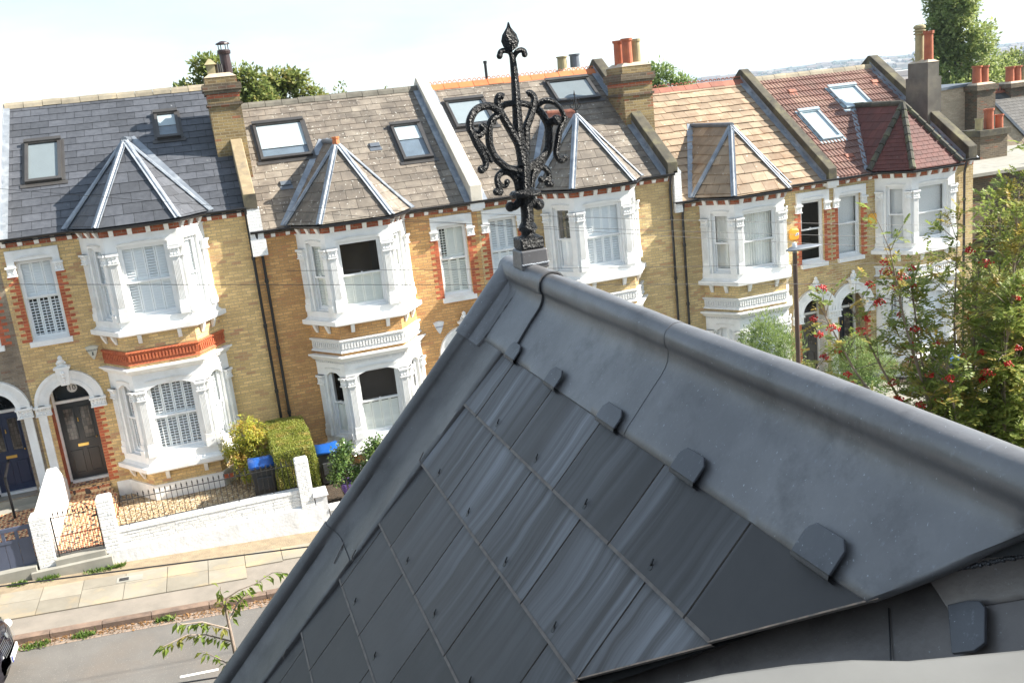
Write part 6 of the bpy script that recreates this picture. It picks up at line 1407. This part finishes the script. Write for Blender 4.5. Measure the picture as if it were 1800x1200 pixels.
# lead ridge sheets
VC, WC, RR = -.207, .0245, .0335
def ridge_sheet(u0, u1, off, name='ridge_sheet', wave=0, lip=.0045):
    mb = MB(); rows = []; n = max(6, int((u1-u0)/.018))
    for i in range(n+1):
        u = u0+(u1-u0)*i/n; ve = max(-.165, min(.020, (u-.943)/.86+.024+.003*math.sin(u*30))); row = []
        def P(v, w, d=1.0, uu=u):
            nz = (mn.noise(Vector((uu*2.2, v*4, 3)))*.0060+mn.noise(Vector((uu*7, v*11, 9)))*.0016)*d
            return tuple(Q(uu+wave*math.sin((v+.2)*16)*.012*(1 if i in (0, n) else 0), v, w+off+nz))
        row.append(P(ve-.004 if u < .95 else ve+.001, -.010 if u < .95 else -.014, .4)); row.append(P(ve+.002, .002, .4)); row.append(P(ve-.001, .0065, .5))
        for k in range(1, 9): t = k/8; row.append(P(ve+(min(-.122, ve-.003)-ve)*t, .0085+.002*t, 1))
        row.append(P(min(-.140, ve-.005), .0122, .6)); row.append(P(min(-.155, ve-.006), .0165, .5)); row.append(P(min(-.167, ve-.007), .0235, .4)); row.append(P(-.1745, .031, .3))
        for k in range(15):
            a = R(24)+R(196)*k/14; ro = RR+off; dn = (mn.noise(Vector((u*6, a*2, 1)))*.0018+mn.noise(Vector((u*2.1, a*.7, 5)))*.003); row.append(tuple(Q(u, VC+(ro+dn)*math.cos(a), WC+(ro+dn)*math.sin(a))))
        for k in range(1, 5): q = QM(u, -.16+.04*k, .010+off); row.append(tuple(q))
        rows.append(row)
    mb.grid(rows)
    m = len(rows[0])
    for e, du in ((0, .0), (n, .0)):     # turned-down ends give the lap its thickness
        a = e*m; lowp = []
        for j in range(m): p = Vector(mb.v[a+j]); cc = Q(p.y-0, VC, WC); lowp.append(p-(Vector((p.x, 0, p.z))-Vector((cc.x, 0, cc.z))).normalized()*lip if j > 14 else p-NN*lip)
        b = len(mb.v); mb.v += [tuple(p) for p in lowp]
        for j in range(m-1): mb.f.append((a+j, a+j+1, b+j+1, b+j)); mb.m.append(0)
    o = mb.build(name, M['fg_lead'], NR, smooth=True); o.modifiers.new('edge', 'EDGE_SPLIT').split_angle = R(50); return o
ridge_sheet(2.40, 2.765, .0085, wave=1); ridge_sheet(1.68, 2.43, .0010, lip=.0009); ridge_sheet(.25, 1.70, .000)
# hip sheets
def hip_sheet(v0, v1, off, name='hip_sheet', tone='fg_lead_hip', wd=None):
    mb = MB(); rows = []; n = max(6, int((v1-v0)/.02))
    for i in range(n+1):
        v = v0+(v1-v0)*i/n; uc = hipu(v); we = -.268+.045*min(1, max(0, v/1.2)); row = []
        if v < .03: we = -.268
        if wd: we = wd+.45*max(0, v-.01)
        def P(u, w, d=1.0):
            nz = (mn.noise(Vector((u*5, v*2.4, 13)))*.0016+mn.noise(Vector((u*12, v*8, 19)))*.0013)*d
            return tuple(Q(uc+u, v, w+off+nz))
        row.append(P(we-.001, -.008, .3)); row.append(P(we-.001, .010, .3)); row.append(P(we+.003, .0145, .4))
        for k in range(1, 7): t = k/6; row.append(P(we+(-.090-we)*t, .0145-.001*t, 1))
        row.append(P(-.072, .0155, .5)); row.append(P(-.055, .0195, .4)); row.append(P(-.043, .0255, .3))
        for k in range(14): a = PI-R(5)-R(190)*k/13; ro = .031+off; dn = mn.noise(Vector((v*5, a*2, 21)))*.002+mn.noise(Vector((v*1.7, 3, 2)))*.003; row.append(tuple(Q(uc+(ro+dn)*math.cos(a), v, .030+(ro+dn)*math.sin(a))))
        for k in range(1, 4): row.append(tuple(Q(uc+.03+.045*k, v, .010-.05*k)))
        rows.append(row)
    mb.grid(rows); m = len(rows[0])
    for e in (0, n):
        b = len(mb.v); a = e*m; mb.v += [tuple(Vector(mb.v[a+j])-NN*.0045) for j in range(m)]
        for j in range(m-1): mb.f.append((a+j, a+j+1, b+j+1, b+j)); mb.m.append(0)
    o = mb.build(name, M[tone], NR, smooth=True); o.modifiers.new('edge', 'EDGE_SPLIT').split_angle = R(50); return o
M['fg_lead_hip'] = fg_lead('lead_close_hip', (.135, .128, .124), (.10, .095, .092), .35)
hip_sheet(-.20, .045, .0065, tone='fg_lead', wd=-.112); hip_sheet(.0, .80, .0); hip_sheet(.765, 1.55, .0035); hip_sheet(1.5, 2.05, .007)
mb = MB(); mb.sphere(Q(2.745, -.198, .026), .036, 16, 12, (1.05, 1.0, 1)); mb.build('apex_saddle', M['fg_lead'], NR, smooth=True)
mb = MB(); 
for k in range(64): t = k/63; mb.sphere(Q(hipu(-.165+.175*t)-.113+rn.uniform(-.0015, .0015), -.165+.175*t, .0205+.003*mn.noise(Vector((t*9, 0, 0)))), .0036, 5, 4)   # welded seam on the saddle
mb.build('weld', M['fg_lead'], NR, smooth=True)
# lead clips holding the edge of the ridge sheets, copper-nail clips on the hip wing
def clip(u0, u1, v0, v1, w, name='lead_clip', tone='fg_lead_clip'):
    mb = MB(); c = .014; top = [(u0, v1), (u1, v1), (u1, v0+c), (u1-c, v0), (u0+c, v0), (u0, v0+c)]
    a = [Q(u, v, w) for u, v in top]; b = [Q(u, v, w-.004) for u, v in top]; n = 6
    mb.add(a+b, [tuple(range(n))]+[(j, n+j, n+(j+1) % n, (j+1) % n) for j in range(n)])
    mb.add([Q(u0, v1, w), Q(u1, v1, w), Q(u1, v1+.007, w-.004), Q(u0, v1+.007, w-.004), Q(u1, v1+.008, w-.022), Q(u0, v1+.008, w-.022)], [(0, 1, 2, 3), (3, 2, 4, 5)])
    mb.build(name, M[tone], NR, bevel=.0015)
M['fg_lead_clip'] = fg_lead('lead_close_clip', (.115, .117, .125), (.08, .082, .09), .8)
for k, (a, b, l) in enumerate(((2.355, 2.435, .024), (2.05, 2.122, .026), (1.706, 1.80, .022), (1.375, 1.462, .028), (1.0, 1.088, .034))): clip(a, b, -l, .020, .0215)
mb = MB()
for v in (.40, .745, 1.10, 1.46):
    u = hipu(v)-.245; mb.tube([Q(u-.004, v+.012, .012), Q(u, v+.006, .020), Q(u+.004, v-.018, .022)], .0022, 5)
u = hipu(.8)-.14; mb.tube([Q(u, .78, .018), Q(u+.012, .755, .022), Q(u-.01, .82, .02)], .002, 5)
mb.build('wire_clips', M['fg_lead_dark'], NR)
# valley: lead dressed up under the cut slates, then the main roof
mb = MB(); rows = []
for i in range(40):
    v = -.28+2.35*i/39; rows.append([tuple(Q(.608+1.079*v+t*.40, v, -.050+.002*mn.noise(Vector((v*4, t*3, 7))))) for t in [k/8 for k in range(9)]])
mb.grid(rows); mb.build('valley_lead', M['fg_lead_dark'], NR, smooth=True)
mb = MB(); cp = [(0.868, -0.033), (0.847, -0.051), (0.833, -0.058), (0.822, -0.054), (0.797, -0.018), (0.803, -0.003), (0.826, 0.015)]; n = len(cp)
mb.add([Q(u, v, -.036) for u, v in cp]+[Q(u, v, -.041) for u, v in cp], [tuple(range(n))]+[(j, n+j, n+(j+1) % n, (j+1) % n) for j in range(n)]); mb.build('lead_clip', M['fg_lead_clip'], NR, bevel=.0015)
mb = MB(); rows = []        # welded gusset lapping from under the ridge sheet on to the valley lead
for i in range(13):
    t = i/12; u = .905+(.74-.905)*t; v = -.049+(-.175+.049)*t
    rows.append([tuple(Q(u+.006, v-.012, -.012)), tuple(Q(u, v, -.022)), tuple(Q(u-.006, v+.006, -.038)), tuple(Q(u-.03, v+.018-.004*t, -.0445)), tuple(Q(u-.034, v+.022-.004*t, -.049))])
mb.grid(rows); mb.build('valley_gusset', M['fg_lead_dark'], NR, smooth=True)
mb = MB()
for i in range(60):
    t = i/59; mb.sphere(Q(.905-.165*t+rn.uniform(-.0012, .0012), -.051-.126*t+rn.uniform(-.0012, .0012), -.0205), .0032, 5, 4)
mb.build('weld', M['fg_lead_clip'], NR, smooth=True)
mb = MB(); mb.tube([Q(.950-.075*t, .012+.086*t, -.0475) for t in (0, .5, 1)], .0011, 5); mb.build('lead_lap', M['iron'], NR)
MR = thing('near_main_roof', 'lower slate roof beside the camera, mostly outside the photo', 'roof', (0, 1, CZ-1)); 
mz = lambda y: CZ-.93-.692*(y-.943)
Fm = planeF((0, .0, mz(0)), (1, 0, 0), (0, 1, -.692)); mb = MB(); slates(mb, Fm, -2.5, 3.6, lambda v: -6, lambda v: 7, .3, .205, gap=.004, t=.009, phase=.1)
mb.build('roof', M['fg_slate'], MR); mb = MB(); mb.add([Fm(-6, -2.5, -.01), Fm(7, -2.5, -.01), Fm(7, 3.6, -.01), Fm(-6, 3.6, -.01)], [(0, 1, 2, 3)]); mb.build('roof_deck', M['under'], MR)
NH = thing('near_house', 'brick walls of the house below the near roof, out of sight', 'house', (0, -2, -.5)); yv = 2.75
mb = MB(); mb.box(-6, 7, -5, yv, -1, mz(yv)-.12); mb.prism([(XP-1.25, yv, -1), (XP-.72, yv+.75, -1), (XP+.72, yv+.75, -1), (XP+1.25, yv, -1)], (0, 0, mz(yv)+.6)); mb.build('wall', M['brick_yellow'], NH)
# the hidden canted faces of the turret
A = Vector((XP, 2.74, ZP)); c1 = Q(hipu(2.0), 2.0, 0); c2 = Vector((XP-.8, 3.75, c1.z)); e = [c1, c2, Vector((2*XP-c2.x, c2.y, c2.z)), Vector((2*XP-c1.x, c1.y, c1.z))]; mb = MB()
for p, q in zip(e, e[1:]):
    U = (q-p).normalized(); N = (q-p).cross(A-p).normalized(); N = -N if N.z < 0 else N; V = N.cross(U); V = -V if V.z > 0 else V; Lf = (p-A).dot(V); a_, b_ = (p-A).dot(U), (q-A).dot(U); Ff = planeF(A, U, V)
    slates(mb, Ff, .05, Lf, lambda v: a_/Lf*v, lambda v: b_/Lf*v, .29, .21, gap=.004, t=.009); mb.add([Ff(0, 0, -.005), Ff(a_, Lf, -.005), Ff(b_, Lf, -.005)], [(0, 1, 2)])
mb.build('far_slates', M['fg_slate'], NR)
# pale lead-capped kerb of the rooflight the camera looks out of
K_ = [(.20, .655), (.31, .665), (.36, .658), (.42, .643), (.47, .625), (.51, .602), (.60, .572), (.75, .53), (.95, .49)]
mb = MB(); rows = []
for x, y in K_: rows.append([(x, y+.004, CZ-.72), (x, y+.004, CZ-.515), (x, y, CZ-.504), (x, y-.010, CZ-.50), (x, y-.12, CZ-.497), (x, y-.30, CZ-.495), (x, y-.31, CZ-.52), (x, y-.31, CZ-.72)])
mb.grid(rows); mb.build('rooflight_kerb', surf('kerb_lead_pale', (.20, .195, .18), (.165, .16, .147), rough=.5, scale=6, metal=.2, bump=.1, bscale=30), MR, smooth=True)

# iron finial (flat scrollwork with some depth), measured once and written in metres
FN = {
'stem':[(0.937,0.135),(0.938,0.081),(0.935,-0.008),(0.932,-0.096),(0.939,-0.168),(0.933,-0.259),(0.935,-0.304),(0.933,-0.36)],
'leaf':[(0.935,0.227),(0.929,0.214),(0.912,0.192),(0.907,0.175),(0.912,0.16),(0.932,0.144),(0.956,0.155),(0.963,0.171),(0.957,0.192),(0.94,0.214)],
'curl_tl':[(0.936,0.126),(0.931,0.143),(0.917,0.149),(0.904,0.147),(0.898,0.135)],
'curl_tr':[(0.94,0.127),(0.95,0.141),(0.962,0.146),(0.971,0.142),(0.972,0.133)],
'horn_l':[(0.891,0.019),(0.878,0.023),(0.871,0.007),(0.876,-0.017),(0.89,-0.048),(0.91,-0.088),(0.927,-0.126),(0.933,-0.184)],
'horn_r':[(0.978,0.019),(0.988,0.022),(0.998,0.006),(0.993,-0.014),(0.977,-0.049),(0.96,-0.081),(0.955,-0.123),(0.943,-0.178)],
'arch_l':[(0.929,-0.002),(0.903,-0.003),(0.887,-0.014)],
'arch_r':[(0.939,-0.003),(0.965,-0.008),(0.986,-0.015),(1.004,-0.018)],
'scroll_l':[(0.877,-0.03),(0.857,-0.009),(0.835,-0.001),(0.805,-0.007),(0.785,-0.026),(0.776,-0.049),(0.78,-0.07),(0.797,-0.08),(0.812,-0.071),(0.814,-0.06)],
'tail_l':[(0.78,-0.069),(0.79,-0.103),(0.804,-0.135),(0.811,-0.159),(0.807,-0.175),(0.795,-0.18)],
'nub_l':[(0.793,-0.097),(0.814,-0.126),(0.828,-0.158)],
'ring_l':[(0.877,-0.025),(0.851,-0.04),(0.838,-0.062),(0.834,-0.095),(0.836,-0.122),(0.847,-0.15),(0.866,-0.172),(0.889,-0.19),(0.928,-0.2)],
'ring_r':[(0.986,-0.015),(1.012,-0.034),(1.026,-0.057),(1.034,-0.083),(1.030,-0.127),(1.021,-0.153),(1.0,-0.175),(0.973,-0.187),(0.943,-0.199)],
'arc_r':[(1.0,-0.02),(1.021,-0.007),(1.038,-0.006),(1.053,-0.011)],
'scroll_r':[(1.039,-0.083),(1.042,-0.068),(1.054,-0.065)],
'tail_r':[(1.082,-0.056),(1.079,-0.072),(1.063,-0.098),(1.053,-0.133),(1.046,-0.163),(1.052,-0.181),(1.062,-0.186),(1.074,-0.18)],
'low_l':[(0.914,-0.257),(0.909,-0.225),(0.891,-0.203),(0.87,-0.197),(0.851,-0.208),(0.847,-0.227),(0.853,-0.256),(0.84,-0.252)],
'low_li':[(0.85,-0.221),(0.859,-0.236),(0.873,-0.238),(0.878,-0.228)],
'low_r':[(0.955,-0.255),(0.962,-0.228),(0.975,-0.206),(0.998,-0.199),(1.015,-0.211),(1.019,-0.232),(1.011,-0.252),(1.024,-0.252)],
'low_ri':[(1.018,-0.227),(1.005,-0.239),(0.992,-0.235)],
'cur_l':[(0.923,-0.275),(0.906,-0.297),(0.893,-0.304),(0.882,-0.303)],
'cur_r':[(0.952,-0.282),(0.957,-0.304),(0.973,-0.308)]}
KF = 2.58/2.75; YF = 2.58
def fp(x, z, dy=0): return Vector((x*KF, YF+dy, CZ+z*KF))
def spline(pts, n=5):
    out = []
    for i in range(len(pts)-1):
        a = pts[max(i-1, 0)]; b = pts[i]; c = pts[i+1]; d = pts[min(i+2, len(pts)-1)]
        for k in range(n): t = k/n; out.append(.5*((2*b)+(c-a)*t+(2*a-5*b+4*c-d)*t*t+(3*b-a-3*c+d)*t**3))
    return out+[pts[-1]]
def curl(mb, key, r0, r1, dy=0, ball=0, dye=None, rmid=None):
    r0 *= 1.4; r1 *= 1.4; ball *= 1.18
    P = FN[key]; n = len(P); dye = dy if dye is None else dye
    pts = spline([fp(x, z, dy+(dye-dy)*i/(n-1)) for i, (x, z) in enumerate(P)]); m = len(pts)
    mb.tube(pts, [(r0+(r1-r0)*i/(m-1)) for i in range(m)], 10)
    if ball: mb.sphere(pts[-1], ball, 12, 9)
FI = None
mb = MB(); st = spline([fp(x, z) for x, z in FN['stem']]); m = len(st); mb.tube(st, [.0085+.0095*min(1, i/(m*.55)) for i in range(m)], 12); FI = mb.build('finial', M['finial'], NR, smooth=True)
mb = MB(); c0 = fp(.936, .18); n = len(FN['leaf']); L = FN['leaf']; out = []
o_ = [fp(x, z) for x, z in L]; ridge_ = [fp(.935, .222), fp(.934, .20, -.010), fp(.935, .175, -.014), fp(.937, .155, -.008), fp(.938, .146)]
lft = [o_[0], o_[1], o_[2], o_[3], o_[4], o_[5]]; rgt = [o_[0], o_[9], o_[8], o_[7], o_[6], o_[5]]
cen = [fp(.935, .226), fp(.934, .212, -.006), fp(.934, .194, -.012), fp(.935, .175, -.014), fp(.936, .158, -.011), fp(.937, .144, -.006)]
for side in (lft, rgt):
    for sg in (1, -1):
        rows = []
        for a, b in zip(side, cen):
            cc = Vector((b.x, YF+(b.y-YF)*sg, b.z)); q1 = a.lerp(cc, .35)+Vector((0, -.006*sg, 0)); q2 = a.lerp(cc, .75)+Vector((0, -.002*sg, 0)); rows.append([tuple(a), tuple(q1), tuple(q2), tuple(cc)])
        mb.grid(rows)
mb.build('leaf_tip', M['finial'], FI, smooth=True)
mb = MB(); curl(mb, 'curl_tl', .005, .006, 0, .0075); curl(mb, 'curl_tr', .005, .006, 0, .0075, -.01); mb.build('top_curls', M['finial'], FI, smooth=True)
mb = MB(); curl(mb, 'horn_l', .0065, .010, -.02, .007, -.004); curl(mb, 'horn_r', .0065, .010, .02, .007, .004); mb.build('inner_horns', M['finial'], FI, smooth=True)
mb = MB(); curl(mb, 'arch_l', .0065, .0065, 0, 0, .015); curl(mb, 'ring_l', .0075, .0085, -.02, 0, -.004); curl(mb, 'scroll_l', .0075, .0085, -.02, .011, -.03); curl(mb, 'tail_l', .0085, .006, -.03, .010); curl(mb, 'nub_l', .006, .004, -.03, .006); mb.build('left_scroll', M['finial'], FI, smooth=True)
mb = MB(); curl(mb, 'arch_r', .0065, .0065, 0, 0, .02); curl(mb, 'ring_r', .0075, .0095, .02, 0, .004); curl(mb, 'arc_r', .0065, .0065, .02, .0, .0); curl(mb, 'scroll_r', .008, .008, .02, .013, -.005); curl(mb, 'tail_r', .0075, .0065, 0, .0085)
mb.tube([fp(1.053, -.011), fp(1.068, -.03, -.01), fp(1.082, -.056)], .007, 8); mb.build('right_scroll', M['finial'], FI, smooth=True)
mb = MB(); curl(mb, 'low_l', .0075, .006, 0, .0095, -.012); curl(mb, 'low_li', .005, .005, -.006, .0075); curl(mb, 'low_r', .0075, .006, 0, .0095, .012); curl(mb, 'low_ri', .005, .005, .006, .009); mb.build('lower_scrolls', M['finial'], FI, smooth=True)
mb = MB(); a = fp(.933, -.269); mb.lathe(a.x, a.y, [(.012, a.z-.012), (.040, a.z-.008), (.046, a.z), (.040, a.z+.008), (.02, a.z+.012)], 20); curl(mb, 'cur_l', .008, .0085, 0, .0125); curl(mb, 'cur_r', .008, .009, 0, .0145); mb.build('collar', M['finial'], FI, smooth=True)
mb = MB(); q = lambda z: (fp(.931, z)); b = [(-.285, .017), (-.33, .0165), (-.355, .019), (-.368, .027), (-.378, .030), (-.386, .022), (-.394, .022), (-.400, .034)]
p = q(-.3); mb.lathe(p.x, p.y, [(r_*.95, CZ+z*KF) for z, r_ in b], 16); mb.build('baluster', M['finial'], FI, smooth=True)
mb = MB(); p = fp(.929, 0); h = .036; mb.box(p.x-h, p.x+h, YF-h, YF+h, CZ-.437*KF, CZ-.400*KF); mb.build('base_block', M['finial'], FI, bevel=.006)
mb = MB(); h = .040; mb.taper((p.x-h*1.05, p.x+h*1.05, YF-h*1.05, YF+h*1.05), (p.x-h, p.x+h, YF-h, YF+h), CZ-.496*KF, CZ-.437*KF); mb.build('lead_collar', M['fg_lead'], NR, bevel=.004)
mb = MB()
for k in range(30): t = k/29; mb.sphere((p.x-h+2*h*t, YF-h-.002, CZ-.480*KF+rn.uniform(-.001, .001)), .003, 5, 4)
mb.build('solder_seam', M['lead'], NR, smooth=True)
for o in [o for o in bpy.data.objects if o.type == 'EMPTY']: o.empty_display_size = .2
